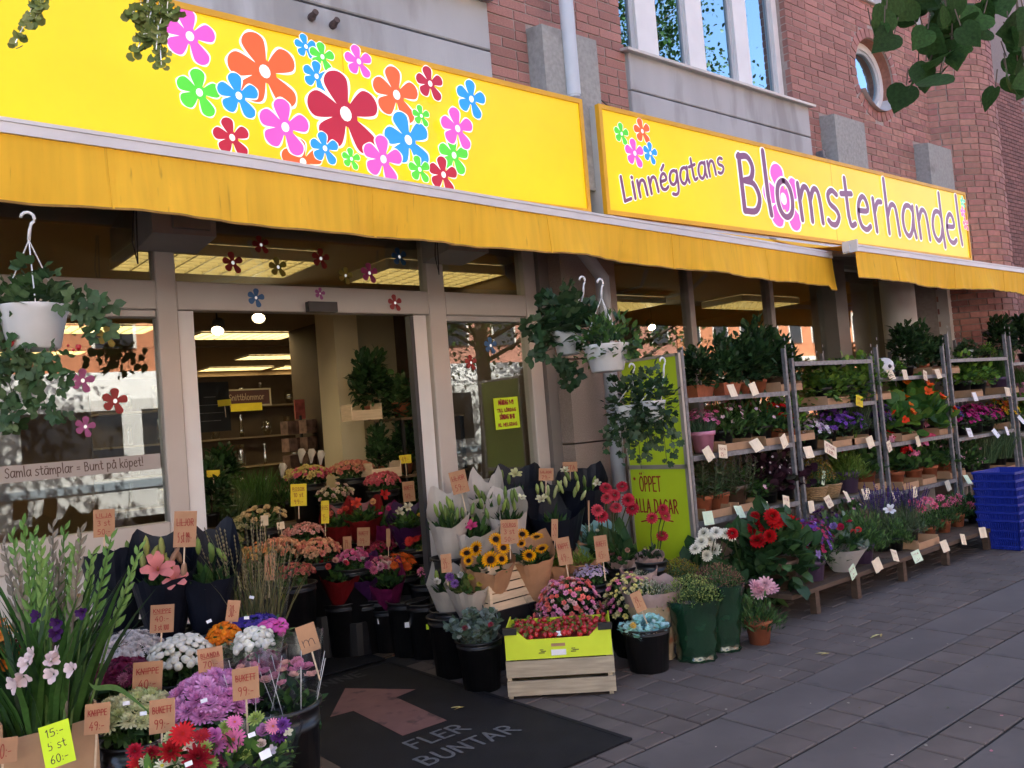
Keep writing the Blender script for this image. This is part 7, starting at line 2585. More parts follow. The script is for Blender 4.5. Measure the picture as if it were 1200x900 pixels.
g.bx(0.08, 0.1, -0.086, 0.1, 0.0, 0.66)
g.build('corner_post', MATS['grey_wood'], t)
# bent loose blade across the yellow green chrysanthemums
g = G()
pts = smooth_poly([np.asarray(atd(x, y, 2.58)) for x, y in ((104, 800), (112, 806), (135, 806), (155, 818), (178, 838))], 5)
V, F = [], []
for i, p in enumerate(pts):
    w = 0.008 * math.sin(math.pi * (i + 0.6) / len(pts)) + 0.001
    V += [tuple(p - np.asarray(_u) * w), tuple(p + np.asarray(_u) * w)]
for i in range(len(pts) - 1):
    F.append((2 * i, 2 * i + 2, 2 * i + 3, 2 * i + 1))
g.add(V, F, (0.08, 0.15, 0.04))
g.build('loose_blade', LEAF, None, label='single green leaf blade bent over the yellow green chrysanthemums', cat='leaf')
for k, (px, py, D, w, h, lines, st, lab, tl) in enumerate((
        (122, 613, 3.75, 0.085, 0.12, ['LILJA', '3 st', '50:-'], 0.1, 'kraft card standing above the plain navy cone', 0.05), (217, 620, 3.62, 0.09, 0.15, ['LILJOR', '5 st 99:-'], 0.1, 'tall kraft card between the navy lily bunches', 0.1),
        (190, 725, 3.3, 0.085, 0.105, ['KNIPPE', '40:-', '3 st 100'], 0.12, 'kraft price card reading 40 above the white buttons', 0.1), (247, 778, 2.95, 0.082, 0.11, ['BLANDA', '70:-', '2 st 120'], 0.12, 'kraft price card reading 70 above the mauve chrysanthemums', 0.0),
        (173, 793, 2.95, 0.095, 0.1, ['KNIPPE', '40:-'], 0.12, 'kraft price card between dark purple and mauve chrysanthemums', 0.1), (114, 842, 2.62, 0.07, 0.09, ['KNIPPE', '49:-'], 0.12, 'kraft price card reading 49 on a wooden stick', 0.1),
        (190, 839, 2.58, 0.072, 0.098, ['BUKETT', '99:-'], 0.14, 'kraft price card reading BUKETT 99 left of the mauve flowers', 0.07), (288, 801, 2.62, 0.078, 0.094, ['BUKETT', '99:-'], 0.16, 'kraft price card reading BUKETT 99 above the pink gerbera bouquet', 0.03),
        (361, 748, 2.95, 0.065, 0.095, ['m'], 0.12, 'torn kraft card with a dark printed letter m above the roses', -0.2), (273, 716, 3.5, 0.05, 0.085, ['30:-'], 0.1, 'small tilted kraft card above the orange bunch', 0.2),
        (95, 716, 2.95, 0.045, 0.12, ['15:-'], 0.1, 'narrow kraft card half hidden behind the gladioli', 0.0), (4, 880, 2.45, 0.07, 0.07, ['30:-'], 0.1, 'kraft card at the lower left picture corner', 0.1), (316, 665, 3.9, 0.045, 0.115, ['25:-'], 0.1, 'narrow kraft card standing in the dry grasses', 0.1))):
    card(lab, atd(px, py, D), w, h, KRAFT, lines, ink=DARKINK if lines == ['m'] else REDINK, stick=st, tilt=-0.08, roll=tl, underline=len(lines) > 1, group='kraft price cards')
card('neon yellow green price sheet on the gladiolus carrier', atd(67, 872, 2.47), 0.078, 0.12, NEON, ['15:-', '5 st', '60:-'], ink=DARKINK, tilt=-0.1, roll=-0.12, name='price_sheet', cat='price card', curl=0.15)
for k, (px, py, D, lab) in enumerate(((148, 824, 2.7, 'small white label on the yellow green chrysanthemums, upper'), (168, 836, 2.68, 'small white label on the yellow green chrysanthemums, lower'), (239, 821, 2.72, 'small white label on the mauve chrysanthemums'), (295, 861, 2.4, 'small white label tucked into the pink gerbera bouquet'), (311, 884, 2.36, 'white square label on the clear wrap of the pink bouquet'), (245, 728, 3.4, 'small white label beside the kraft card above white buttons'), (289, 724, 3.5, 'small white label on the violet statice'), (295, 700, 3.7, 'small white label in the dry grasses'), (221, 895, 2.34, 'white label on the red gerbera bouquet'))):
    card(lab, atd(px, py, D), 0.02 if k != 4 else 0.03, 0.012 if k != 4 else 0.022, WHITETAG, None, tilt=-0.4, roll=RR.uniform(-0.3, 0.4), name='flower_label', cat='label')

# ------------------------------------------------------------------ centre: strawberries on a wooden crate
F0, F1 = onz(596, 821), onz(723, 814)
uu = (F1 - F0)
ang = math.atan2(uu.y, uu.x)
CL = uu.length
vv = Vector((-math.sin(ang), math.cos(ang), 0))
cc0 = F0 + uu * 0.5 + vv * 0.19
wc = thing('wooden_crate', 'slatted wooden crate under the lime green strawberry box', 'crate', (cc0.x, cc0.y, 0), ang)
hz = 0.21
for z0, z1 in ((0.02, 0.098), (0.118, 0.205)):
    for yy in (-0.19, 0.178):
        g = G()
        g.bx(-CL / 2, CL / 2, yy, yy + 0.012, z0, z1)
        g.build('slat', WOODCRATE, wc)
    for xx in (-CL / 2 - 0.001, CL / 2 - 0.012):
        g = G()
        g.bx(xx, xx + 0.013, -0.177, 0.177, z0, z1)
        g.build('slat', WOODCRATE, wc)
for sx_ in (-1, 1):
    for sy_ in (-1, 1):
        g = G()
        g.bx(sx_ * (CL / 2 - 0.02) - 0.018, sx_ * (CL / 2 - 0.02) + 0.006, sy_ * 0.16 - 0.012, sy_ * 0.16 + 0.012, 0.0, 0.21)
        g.build('corner_post', WOODCRATE, wc)
g = G()
g.bx(-CL / 2 + 0.015, CL / 2 - 0.015, -0.175, 0.175, 0.02, 0.03)
g.build('bottom', WOODCRATE, wc)
g = G()
V = [(-CL / 2, -0.19, 0.2115), (CL / 2, -0.19, 0.2115), (CL / 2, 0.19, 0.2115), (-CL / 2, 0.19, 0.2115)]
sb = thing('strawberry_box', 'lime green fruit box full of strawberries on the wooden crate', 'box', (cc0.x, cc0.y, 0.212), ang)
LBOX = mat('lime_cardboard', (0.62, 0.75, 0.03), 0.55, 0.04, 10)
w2 = CL / 2 - 0.004
g = G()
g.add([(-w2, -0.19, 0), (w2, -0.19, 0), (w2, -0.19, 0.15), (w2 - 0.07, -0.19, 0.15), (w2 - 0.12, -0.19, 0.105), (-w2 + 0.12, -0.19, 0.105), (-w2 + 0.07, -0.19, 0.15), (-w2, -0.19, 0.15),
       (-w2, -0.184, 0), (w2, -0.184, 0), (w2, -0.184, 0.15), (w2 - 0.07, -0.184, 0.15), (w2 - 0.12, -0.184, 0.105), (-w2 + 0.12, -0.184, 0.105), (-w2 + 0.07, -0.184, 0.15), (-w2, -0.184, 0.15)],
      [(0, 1, 4, 5), (1, 2, 3, 4), (0, 5, 6, 7), (9, 8, 13, 12), (9, 12, 11, 10), (8, 15, 14, 13)] + [(k, k + 8, (k + 1) % 8 + 8, (k + 1) % 8) for k in range(8)])
g.build('front', LBOX, sb)
for nm, a in (('back', (-w2, w2, 0.184, 0.19, 0, 0.13)), ('side', (-w2, -w2 + 0.006, -0.184, 0.184, 0, 0.15)), ('side', (w2 - 0.006, w2, -0.184, 0.184, 0, 0.15)), ('bottom', (-w2 + 0.006, w2 - 0.006, -0.184, 0.184, 0, 0.006))):
    g = G()
    g.bx(*a)
    g.build(nm, LBOX, sb)
for xx in (-w2 + 0.03, w2 - 0.03):
    g = G()
    g.box((xx, -0.19, 0.155), (0.075, 0.03, 0.035))
    g.build('corner_cap', BLACKPL, sb)
g = G()
g.box((0, -0.191, 0.07), (0.075, 0.003, 0.016))
g.build('grip_hole', CARDBOARD, sb)
g = G()
g.box((0.0, -0.1912, 0.03), (0.08, 0.002, 0.03))
g.build('paper_label', WHITETAG, sb)
g = G()
for xx in (-0.09, 0.085):
    for k in range(5):
        g.box((xx + RR.uniform(-.014, .014), -0.1912, 0.035 + 0.008 * (k % 3) - 0.004), (0.02, 0.002, 0.004))
g.build('printed_marks', DARKINK, sb, kind='stuff')
BERRY = T(*(lambda: (
    [(0, 0, -0.55)] + [(0.3 * math.cos(a), 0.3 * math.sin(a), -0.25) for a in np.arange(8) * math.pi / 4] + [(0.42 * math.cos(a), 0.42 * math.sin(a), 0.1) for a in np.arange(8) * math.pi / 4] + [(0.3 * math.cos(a), 0.3 * math.sin(a), 0.36) for a in np.arange(8) * math.pi / 4] + [(0, 0, 0.42)],
    [(0, 1 + (k + 1) % 8, 1 + k) for k in range(8)] + [(1 + k, 1 + (k + 1) % 8, 9 + (k + 1) % 8, 9 + k) for k in range(8)] + [(9 + k, 9 + (k + 1) % 8, 17 + (k + 1) % 8, 17 + k) for k in range(8)] + [(17 + k, 17 + (k + 1) % 8, 25) for k in range(8)], None))())
gb_ = G()
gb_.add(BERRY.V, BERRY.F, (0.42, 0.012, 0.02))
berm = gb_.mesh('berry', True)
gc = G()
for k in range(7):
    a = k * 0.9
    gc.inst(leaf_t(0.25, 0.03, 0.1), along(np.array([[math.cos(a), math.sin(a), 0.25]])) * 0.45, np.array([[0, 0, 0.38]]), np.array([[0.08, 0.16, 0.03]]))
calm = gc.mesh('calyx')
BERRYM = mat('strawberry', (0.4, 0.012, 0.018), 0.3, 0.25, 12, attr=False, bump=0.3, bscale=40, rand=0.25, spec=0.6)
nbr = 0
for i in range(15):
    for j in range(8):
        x = -w2 + 0.035 + (2 * w2 - 0.07) * i / 14 + RR.uniform(-0.012, 0.012)
        y = -0.165 + 0.33 * j / 7 + RR.uniform(-0.012, 0.012)
        s = RR.uniform(0.032, 0.044)
        o = ob('strawberry', berm, BERRYM, None, loc=Vector(sb.location) + Vector(rotz(ang) @ np.array([x, y, 0.105 + RR.uniform(0, 0.03)])), rot=(RR.gauss(0, 0.9), RR.gauss(0, 0.9), RR.uniform(0, 6)), scale=s, label='ripe strawberry heaped in the lime green box', cat='strawberry', group='strawberries in the lime green box')
        ob('calyx', calm, LEAF, o)
g = G()
g.bx(-w2 + 0.01, w2 - 0.01, -0.182, 0.182, 0.006, 0.085)
g.build('filling', mat('berry_mass', (0.2, 0.01, 0.012), 0.6, 0.3, 40), sb)
o = card('small white label stuck in the strawberries', Vector(sb.location) + Vector(rotz(ang) @ np.array([0.03, -0.17, 0.125])), 0.075, 0.03, WHITETAG, None, tilt=-0.9, yaw=ang, name='flower_label', cat='label')

# veneer crate on a plain box, holding the sunflowers
vcp = atd(600, 708, 5.3)
vx = thing('support_box', 'dark box under the pale veneer crate behind the strawberries', 'box', (vcp.x, vcp.y + 0.12, 0))
g = G()
g.bx(-0.17, 0.17, -0.13, 0.13, 0, 0.345)
g.build('box_body', BLACKPL, vx)
g = G()
g.bx(-0.18, 0.18, -0.14, 0.14, 0.345, 0.358)
g.build('box_lid', BLACKPL, vx)
a2 = math.radians(8)
vc = thing('veneer_crate', 'pale veneer crate with slots holding the kraft-wrapped sunflowers', 'crate', (vcp.x, vcp.y + 0.12, 0.359), math.radians(2))
for side, (ax, ay, ln) in enumerate(((0, -0.13, 0.36), (0, 0.13, 0.36), (-0.18, 0, 0.26), (0.18, 0, 0.26))):
    for k in range(5):
        g = G()
        z0 = 0.055 * k
        if side < 2:
            g.bx(-ln / 2, ln / 2, ay - 0.003, ay + 0.003, z0, z0 + 0.046)
        else:
            g.bx(ax - 0.003, ax + 0.003, -ln / 2 + 0.004, ln / 2 - 0.004, z0, z0 + 0.046)
        g.build('slat', VENEER, vc)
for sx_ in (-1, 1):
    for sy_ in (-1, 1):
        g = G()
        g.bx(sx_ * 0.176 - 0.012, sx_ * 0.176 + 0.009, sy_ * 0.127 - 0.009, sy_ * 0.127 + 0.012, -0.0, 0.275)
        g.build('corner_post', VENEER, vc)
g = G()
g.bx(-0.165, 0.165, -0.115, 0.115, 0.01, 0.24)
g.build('inner_shade', mat('crate_shadow', (0.03, 0.02, 0.012), 0.9, 0.2, 10), vc)  # dark block filling the crate, its inner shadow put into the colour


def wrapped(name, label, cat, px, py, D, r1, h, mm, fol, hd, lean=0.0, peak=0.05, fcols=None, bucket=None, tip=0.0, nleaf=110, ls=0.07, bend=None):
    """Paper-wrapped bunch: mouth centre at the pixel; hd = list of (px, py, template, radius, colour)."""
    c = atd(px, py, D)
    a = cam_dir(c)
    if bend:
        off = Vector(bend)
    else:
        off = Vector((lean * math.cos(a), lean * math.sin(a), 0))
    b = Vector((c.x, c.y, c.z - h)) - off
    floor = 0.0 if bucket else b.z
    t = thing(name, label, cat, (b.x, b.y, floor))
    b0 = Vector((b.x, b.y, floor))
    zf = b.z - floor
    g = G()
    cone_wrap(g, 0.04, r1, h, (off.x, off.y), peak, a, 34, 0.05, tip=tip)
    o = g.build('paper_wrap', mm, t)
    o.location = (0, 0, zf)
    g = G()
    foliage(g, nleaf, fol, ls, fcols or [GREEN, DKGREEN], r1 * 0.8, r1 * 0.8, 0.1, zf + h * 0.78, up=0.7)
    o = g.build('foliage', LEAF, t, kind='stuff')
    o.location = (off.x * 0.9, off.y * 0.9, 0)
    for hx, hy, tt, r, col in hd:
        heads(t, b0, [atd(hx, hy, D - r1 * 0.55 + RR.uniform(-0.03, 0.03))], tt, r, [col], jitter=0.25)
    if bucket:
        ob('bucket', bucket_mesh(bucket[0], max(0.12, zf + bucket[1])), BLACKPL, t)
    return t


YS = (1, 1, 1)
wrapped('sunflower_bunch', 'sunflowers in kraft paper, left bunch with the big dark centre', 'sunflowers', 572, 655, 5.3, 0.165, 0.36, PAPERKRAFT, LEAF_P, [(558, 643, SUNF, 0.046, YS), (547, 648, SUNF, 0.042, YS), (581, 632, SUNF, 0.042, YS), (575, 656, SUNF, 0.052, YS), (590, 642, SUNF, 0.046, YS), (588, 655, SUNF, 0.042, YS), (549, 657, SUNF, 0.035, YS)], lean=0.05, peak=0.06, tip=0.04)
wrapped('sunflower_bunch', 'sunflowers in kraft paper, right bunch beside the green sedum', 'sunflowers', 622, 645, 5.45, 0.155, 0.39, PAPERKRAFT, LEAF_P, [(612, 626, SUNF, 0.042, YS), (629, 629, SUNF, 0.045, YS), (620, 651, SUNF, 0.05, YS), (635, 643, SUNF, 0.045, YS), (611, 637, SUNF, 0.032, YS)], lean=0.05, peak=0.07, tip=0.04)
SED = (0.16, 0.24, 0.04)
for lab, px, py, D, r1, fc in (('green sedum bunch in kraft paper between two kraft cards', 680, 650, 5.65, 0.155, [(0.14, 0.22, 0.03), (0.2, 0.28, 0.05)]), ('small green sedum bunch in kraft paper behind the sunflowers', 652, 652, 5.6, 0.11, [(0.1, 0.18, 0.03), (0.14, 0.22, 0.03)]), ('dull green bunch in kraft paper behind the small kraft card', 662, 627, 5.9, 0.12, [(0.13, 0.17, 0.05), (0.18, 0.15, 0.08)])):
    wrapped('sedum_bunch', lab, 'bouquet', px, py, D, r1, 0.3, PAPERKRAFT, LEAF_N, [], lean=0.04, peak=0.05, fcols=fc, bucket=(0.12, 0.05), nleaf=520, ls=0.03)
TURQ = mat('turquoise_wrap', (0.25, 0.48, 0.48), 0.5, 0.1, 12, bump=0.3, bscale=20)
wrapped('wrapped_plant', 'small white-flowered green plant in turquoise paper', 'plant', 697, 625, 5.85, 0.155, 0.3, TURQ, LEAF_N, [(700, 622, ROSE, 0.02, (0.7, 0.7, 0.55)), (714, 624, ROSE, 0.02, (0.7, 0.7, 0.55)), (722, 633, ROSE, 0.022, (0.66, 0.68, 0.5))], lean=0.05, peak=0.08, fcols=[(0.05, 0.11, 0.06), (0.08, 0.14, 0.09)], bucket=(0.1, 0.05), nleaf=200, ls=0.07)
NETW = mat('pink_net_wrap', (0.5, 0.36, 0.33), 0.55, 0.12, 20, bump=0.4, trans=0.3)
wrapped('wrapped_plant', 'dark-leaved plant in pale pink translucent wrap behind the yellow bunch', 'plant', 762, 650, 5.6, 0.09, 0.12, NETW, LEAF_P, [], lean=0.02, peak=0.02, fcols=[(0.03, 0.03, 0.02), DKGREEN], bucket=(0.1, 0.08), nleaf=80, ls=0.04)
wrapped('wrapped_plant', 'pinkish bunch in crinkled wrap between sedum and yellow flowers', 'bouquet', 728, 652, 5.65, 0.1, 0.12, NETW, LEAF_N, [(718, 650, ROSE, 0.025, (0.5, 0.2, 0.2)), (735, 645, ROSE, 0.022, (0.55, 0.3, 0.22)), (726, 655, ROSE, 0.02, (0.45, 0.15, 0.2))], lean=0.03, peak=0.03, bucket=(0.1, 0.05), nleaf=80)

# white wrapped lilies and navy lilies right of the door
lily_bunch('white-wrapped lily buds with one dark pink bloom right of the door', 555, 606, 5.55, 0.19, 0.44, WHITEPAPER, [(552, 597), (565, 590), (535, 605), (542, 602), (530, 608), (572, 602), (547, 612), (528, 600)], [(553, 617, 0.05)], bc=((0.2, 0.28, 0.07), (0.15, 0.23, 0.06)), oc=(0.6, 0.06, 0.2), peak=0.1, tip=0.04)
lily_bunch('white-wrapped lily buds leaning left against the door jamb', 524, 598, 5.5, 0.14, 0.4, WHITEPAPER, [(518, 597), (527, 590), (513, 600), (532, 592), (522, 604)], [], peak=0.09, tip=0.06)
lily_bunch('white-wrapped lily buds beside the navy bunches', 594, 592, 5.6, 0.135, 0.44, WHITEPAPER, [(584, 586), (592, 580), (600, 584), (606, 582), (596, 592), (588, 594), (603, 592)], [(611, 584, 0.035)], oc=(0.7, 0.72, 0.5), peak=0.09, tip=0.03)
lily_bunch('white-wrapped lilies standing behind the first white bunch', 570, 580, 5.75, 0.13, 0.4, WHITEPAPER, [(562, 578), (568, 582), (560, 574)], [], peak=0.08, tip=0.08)
lily_bunch('navy-wrapped pale lilies, front bunch with green buds', 650, 590, 5.85, 0.21, 0.55, NAVY, [(636, 571), (642, 575), (648, 578), (654, 570), (663, 565), (660, 572), (672, 577), (680, 580), (645, 585), (676, 570), (630, 573)], [(635, 586, 0.05)], bc=((0.3, 0.38, 0.12), (0.36, 0.4, 0.18)), oc=(0.66, 0.64, 0.4), peak=0.1, tip=0.05)
lily_bunch('navy-wrapped pale lilies with one open bloom, by the window frame', 605, 562, 5.95, 0.19, 0.55, NAVY, [(588, 558), (596, 562)], [(604, 557, 0.055)], oc=(0.6, 0.62, 0.3), peak=0.06, tip=0.04)
lily_bunch('navy-wrapped lilies against the stone pilaster', 682, 563, 6.1, 0.18, 0.52, NAVY, [(668, 558), (677, 560), (685, 565), (694, 567)], [(662, 552, 0.04), (700, 567, 0.035)], oc=(0.66, 0.66, 0.45), peak=0.07, tip=0.05)

# carnations and mixed flowers in black buckets
CS = flower_t([(6, 0.75, 0.6, 20, 0, (.7,) * 3, W3, 20, 0.12), (5, 0.6, 0.55, 50, 0.05, (.7,) * 3, W3, 15, 0.06)])
cut_bunch('flower_bunch', 'coral and pink spray carnations in a black bucket behind the strawberries', 'flowers', 666, 697, 5.3, 0.21, 0.17, 0.2, CS, 0.023, [(0.85, 0.2, 0.16), (0.85, 0.24, 0.2), (0.85, 0.32, 0.5), (0.85, 0.38, 0.58), (0.8, 0.52, 0.5)], 190, bucket=(0.17, 0.36), floor=0.0, parts=False, nfol=330, zmin=-0.2, sleeve=True)
cut_bunch('flower_bunch', 'yellow and pink spray flowers in a tall black bucket', 'flowers', 736, 690, 5.35, 0.165, 0.15, 0.18, CS, 0.022, [(0.85, 0.76, 0.25), (0.82, 0.74, 0.32), (0.82, 0.25, 0.42), (0.8, 0.72, 0.35)], 130, bucket=(0.13, 0.45), floor=0.0, nfol=300, zmin=-0.3, sleeve=True)
cut_bunch('flower_bunch', 'lilac small flowers in clear wrap behind the coral carnations', 'flowers', 692, 668, 5.5, 0.12, 0.1, 0.06, SMALL5, 0.012, [(0.4, 0.3, 0.45), (0.5, 0.4, 0.5)], 110, bucket=(0.1, 0.4), floor=0.0, nfol=120)

# eucalyptus buckets
def branchy(name, label, px, py, D, r, h, tpl, size, cols, n, bucket, ground, extra=()):
    c = atd(px, py, D)
    t = thing(name, label, 'foliage bunch', (c.x, c.y, 0))
    b0 = Vector((c.x, c.y, 0))
    g = G()
    for k in range(26):
        a = k * 2.4
        q = 0.35 + 0.65 * ((k * 7) % 11) / 10
        e = np.array([r * q * math.cos(a), r * q * math.sin(a), c.z + h * (1 - q * 0.8) * 0.7])
        s0 = np.array([0.04 * math.cos(a), 0.04 * math.sin(a), max(0.1, c.z - h)])
        pts = smooth_poly([s0, (s0 + e) / 2 + np.array([0, 0, 0.05]), e], 5)
        g.tube(pts, 0.003, 4, col=(0.12, 0.12, 0.08))
        m = max(4, n // 26)
        u = rng.uniform(0.25, 1, m)
        P = np.stack([np.interp(u, np.linspace(0, 1, len(pts)), pts[:, i]) for i in range(3)], axis=1)
        d = rng.normal(0, 1, (m, 3)) + unit(e - s0) * 0.7
        g.inst(tpl, along(d) * (size * rng.uniform(0.6, 1.2, (m, 1, 1))), P, mix_cols(cols, m, 0.25))
    g.build('foliage', LEAF, t, kind='stuff')
    for hx, hy, tt, rr, col in extra:
        heads(t, b0, [atd(hx, hy, D - r * 0.7)], tt, rr, [col])
    ob('bucket', bucket_mesh(bucket[0], bucket[1]), BLACKPL, t)
    return t


ep = onz(567, 803)
EUC = [(0.14, 0.19, 0.18), (0.2, 0.25, 0.24), (0.07, 0.11, 0.07), (0.1, 0.15, 0.12)]
De = (Vector((ep.x, ep.y, 0.42)) - Vector((0, 0, EYE))).dot(Vector(_f))
branchy('eucalyptus_bunch', 'grey green eucalyptus branches in a black bucket by the wooden crate', 560, 738, 4.9, 0.185, 0.2, round_t(7, 0.06, False), 0.04, EUC, 760, (0.13, 0.28), 0, [(575, 732, MUM, 0.018, (0.3, 0.03, 0.06)), (545, 736, MUM, 0.018, (0.3, 0.06, 0.08))])
for k, (px, py, D, lab, st) in enumerate(((533, 760, 4.75, 'black bucket between the eucalyptus and the door', None), (505, 738, 5.05, 'black bucket with small lime sticker at the door edge', (502, 739, NEON)), (482, 735, 5.35, 'black bucket with white label just inside the door', (481, 736, WHITETAG)), (450, 730, 5.6, 'black bucket with white label below the pink flowers', (453, 731, WHITETAG)), (415, 722, 5.9, 'black bucket without label below the red wraps', None))):
    p = onz(px, py + 30)
    t = thing('black_bucket', lab, 'bucket', (p.x, p.y, 0), 0, 'black buckets by the door')
    ob('bucket_body', bucket_mesh(0.14, 0.36), BLACKPL, t)
    if st:
        q = (Vector((0, 0, 0)) - Vector((p.x, p.y, 0))).normalized()
        o = card('small %s sticker on the %s' % ('lime' if st[2] is NEON else 'white', lab.split(' with')[0] + lab.split('label')[-1].split('sticker')[-1]), Vector((p.x, p.y, 0.22)) + q * 0.145, 0.035 if st[2] is NEON else 0.06, 0.035, st[2], None, yaw=math.atan2(q.x, -q.y), name='sticker', cat='label')
bp = onz(762, 786)
branchy('eucalyptus_bunch', 'pale turquoise dyed leaves in the front black bucket on the paving', 757, 740, 5.0, 0.155, 0.13, round_t(7, 0.1, False), 0.04, [(0.28, 0.52, 0.54), (0.36, 0.6, 0.62), (0.16, 0.34, 0.26), (0.4, 0.58, 0.62)], 640, (0.14, 0.25), 0, [(765, 738, DAISY, 0.03, (0.75, 0.65, 0.55)), (742, 733, MUM, 0.022, (0.75, 0.5, 0.1)), (750, 748, ROSE, 0.034, (0.36, 0.55, 0.62))])
# white paper bouquets low beside the door
lily_bunch('white and purple printed paper bouquet low beside the door jamb', 525, 680, 5.35, 0.13, 0.28, WHITEPAPER, [(512, 676), (534, 680)], [], peak=0.05, tip=0.05)
for k, (hx, hy) in enumerate(((518, 676), (528, 672), (531, 682), (540, 678), (555, 682), (562, 676))):
    pass
t = bpy.data.objects['lily_bunch.001'] if 'lily_bunch.001' in bpy.data.objects else None
wrapped('wrapped_bouquet', 'small purple and yellow bouquet in white paper above the eucalyptus', 'bouquet', 548, 682, 5.25, 0.145, 0.26, WHITEPAPER, LEAF_P, [(527, 676, MUM, 0.03, (0.25, 0.1, 0.4)), (533, 684, MUM, 0.028, (0.3, 0.14, 0.45)), (512, 682, ROSE, 0.03, (0.7, 0.66, 0.6)), (552, 676, MUM, 0.024, (0.4, 0.38, 0.06)), (562, 684, MUM, 0.022, (0.45, 0.36, 0.05)), (540, 674, ROSE, 0.026, (0.66, 0.64, 0.6))], lean=0.04, peak=0.04, bucket=(0.12, 0.02), tip=0.05, fcols=[(0.12, 0.16, 0.05), GREEN])

# ------------------------------------------------------------------ dahlias and wrapped heathers
def dahlia(label, px, py, Y, pts, r, cols, sc=1.2, sz=1.1, pot='black', z=0.0, tt=None, jit=0.25):
    p = ony(px, py, Y)
    o = plant('dahlia_plant', label, 'plant', (p.x, Y, z), 'dahlia_leaf', pot, sc, None, sz, rz=0.0)
    b = Vector(o.location)
    P = [ony(q[0], q[1], Y - 0.12 + RR.uniform(-0.05, 0.05)) for q in pts]
    heads(o, b, P, tt or DAHL, r, cols, jitter=jit)
    g = G()
    for q in P:
        l = q - b
        g.tube([(l.x * 0.3, l.y * 0.3 + 0.02, max(0.12, l.z - 0.4)), (l.x * 0.75, l.y * 0.75 + 0.02, l.z - 0.12), (l.x, l.y, l.z)], 0.004, 5, col=(0.06, 0.09, 0.03))
    if P:
        g.build('stems', LEAF, o, kind='stuff')
    return o


CORAL = [(0.55, 0.04, 0.07), (0.6, 0.07, 0.1), (0.5, 0.03, 0.06)]
dahlia('coral red dahlia in full bloom in front of the lime board', 722, 690, 4.1, [(710, 572), (711, 584), (729, 570), (736, 586), (722, 595), (741, 596), (720, 580), (700, 598), (705, 605)], 0.045, CORAL, 1.15, 1.5, z=0.0)
dahlia('coral red dahlia with two tall blooms against the lime board', 770, 690, 4.0, [(764, 607), (780, 605), (776, 628), (777, 597)], 0.043, CORAL, 1.1, 1.1)
dahlia('white dahlia below the first rack', 832, 690, 3.8, [(825, 625), (839, 624), (822, 635), (832, 633), (828, 651), (838, 644), (850, 625), (856, 628), (815, 643)], 0.044, [(0.86, 0.84, 0.72), (0.88, 0.86, 0.76)], 1.15, 1.2)
dahlia('crimson dahlia with two huge stacked blooms below the first rack', 885, 700, 3.75, [(886, 617), (888, 633), (885, 604), (909, 605), (858, 625), (900, 630)], [0.06, 0.066, 0.04, 0.05, 0.045, 0.04], [(0.48, 0.006, 0.012), (0.52, 0.008, 0.014)], 1.3, 1.2)
dahlia('dark leafy dahlia without blooms between coral and white ones', 795, 690, 3.85, [], 0.04, CORAL, 1.1, 1.0)
p = onz(893, 757)
o = plant('chrysanthemum_pot', 'shaggy pale pink chrysanthemum in a terracotta pot on the paving', 'plant', (p.x + 0.05, p.y + 0.05, 0.0), 'asters', 'terra', 1.05, None, 1.0, rz=0.0, potscale=1.2)
heads(o, Vector(o.location), [atd(q[0], q[1], 5.55 - 0.2) for q in ((886, 688), (897, 685), (903, 690), (890, 694))], MUM, 0.06, [(0.78, 0.42, 0.5), (0.8, 0.5, 0.55)])
GREENPL = mat('green_film', (0.01, 0.038, 0.018), 0.16, 0.35, 9, bump=1.0, bscale=9, spec=0.9)
FLORAL = mat('floral_bag', (0.5, 0.38, 0.24), 0.4, 0.3, 9, bump=0.2, spots=((0.45, 0.12, 0.05), 14, 0.55, 0.9))


def heather(label, gx, gy, kd, film, h, r, topmat=None):
    p = onz(gx, gy)
    t = thing('heather_pot', label, 'plant', (p.x, p.y + r, 0))
    g = G()
    g.lathe([(r * 0.74, 0), (r * 0.66, 0.015), (r * 0.68, h * 0.14), (r * 0.74, h * 0.28), (r * 0.72, h * 0.42), (r * 0.82, h * 0.56), (r * 0.84, h * 0.7), (r * 0.95, h * 0.85), (r * 1.08, h)], 36, rfun=lambda a, z: 1 + 0.05 * math.sin(5 * a + 23 * z) * math.cos(31 * z + 2 * a) + 0.045 * math.sin(11 * a - 37 * z) + 0.02 * math.sin(19 * a + 50 * z))
    g.build('film_sleeve', film, t, smooth=True)
    g = G()
    cone_wrap(g, r * 0.95, r * 1.2, 0.12, peak=0.03, face=cam_dir(p), wave=0.09)
    if topmat:
        o = g.build('sleeve_collar', topmat, t, smooth=True)
        o.location = (0, 0, h - 0.02)
    v = (kd, 0)
    if v not in PROTO:
        g, b = PK[kd]()
        PROTO[v] = (g.mesh('foliage'), b.mesh('blossoms') if b else None)
    s = r / 0.155
    ob('foliage', PROTO[v][0], LEAF, t, loc=(0, 0, h - 0.13 * s), scale=s, kind='stuff')
    ob('blossoms', PROTO[v][1], PETAL, t, loc=(0, 0, h - 0.13 * s), scale=s, kind='stuff')
    return t


heather('budding yellow green heather in shiny dark green film, nearest on the paving', 843, 776, 'heather_lime', GREENPL, 0.36, 0.165)
heather('brown-budded heather in dark green film behind the yellow green one', 872, 764, 'heather_brown', GREENPL, 0.4, 0.15)
heather('white-budded heather in a flower printed bag and pale pink collar', 793, 774, 'heather_white', FLORAL, 0.33, 0.16, NETW)
heather('golden-budded heather behind the pale pink collar', 822, 752, 'heather_gold', GREENPL, 0.42, 0.13)
heather('small white-budded heather wrapped in pale pink beside the yellow flowers', 770, 760, 'heather_white', FLORAL, 0.4, 0.1, NETW)

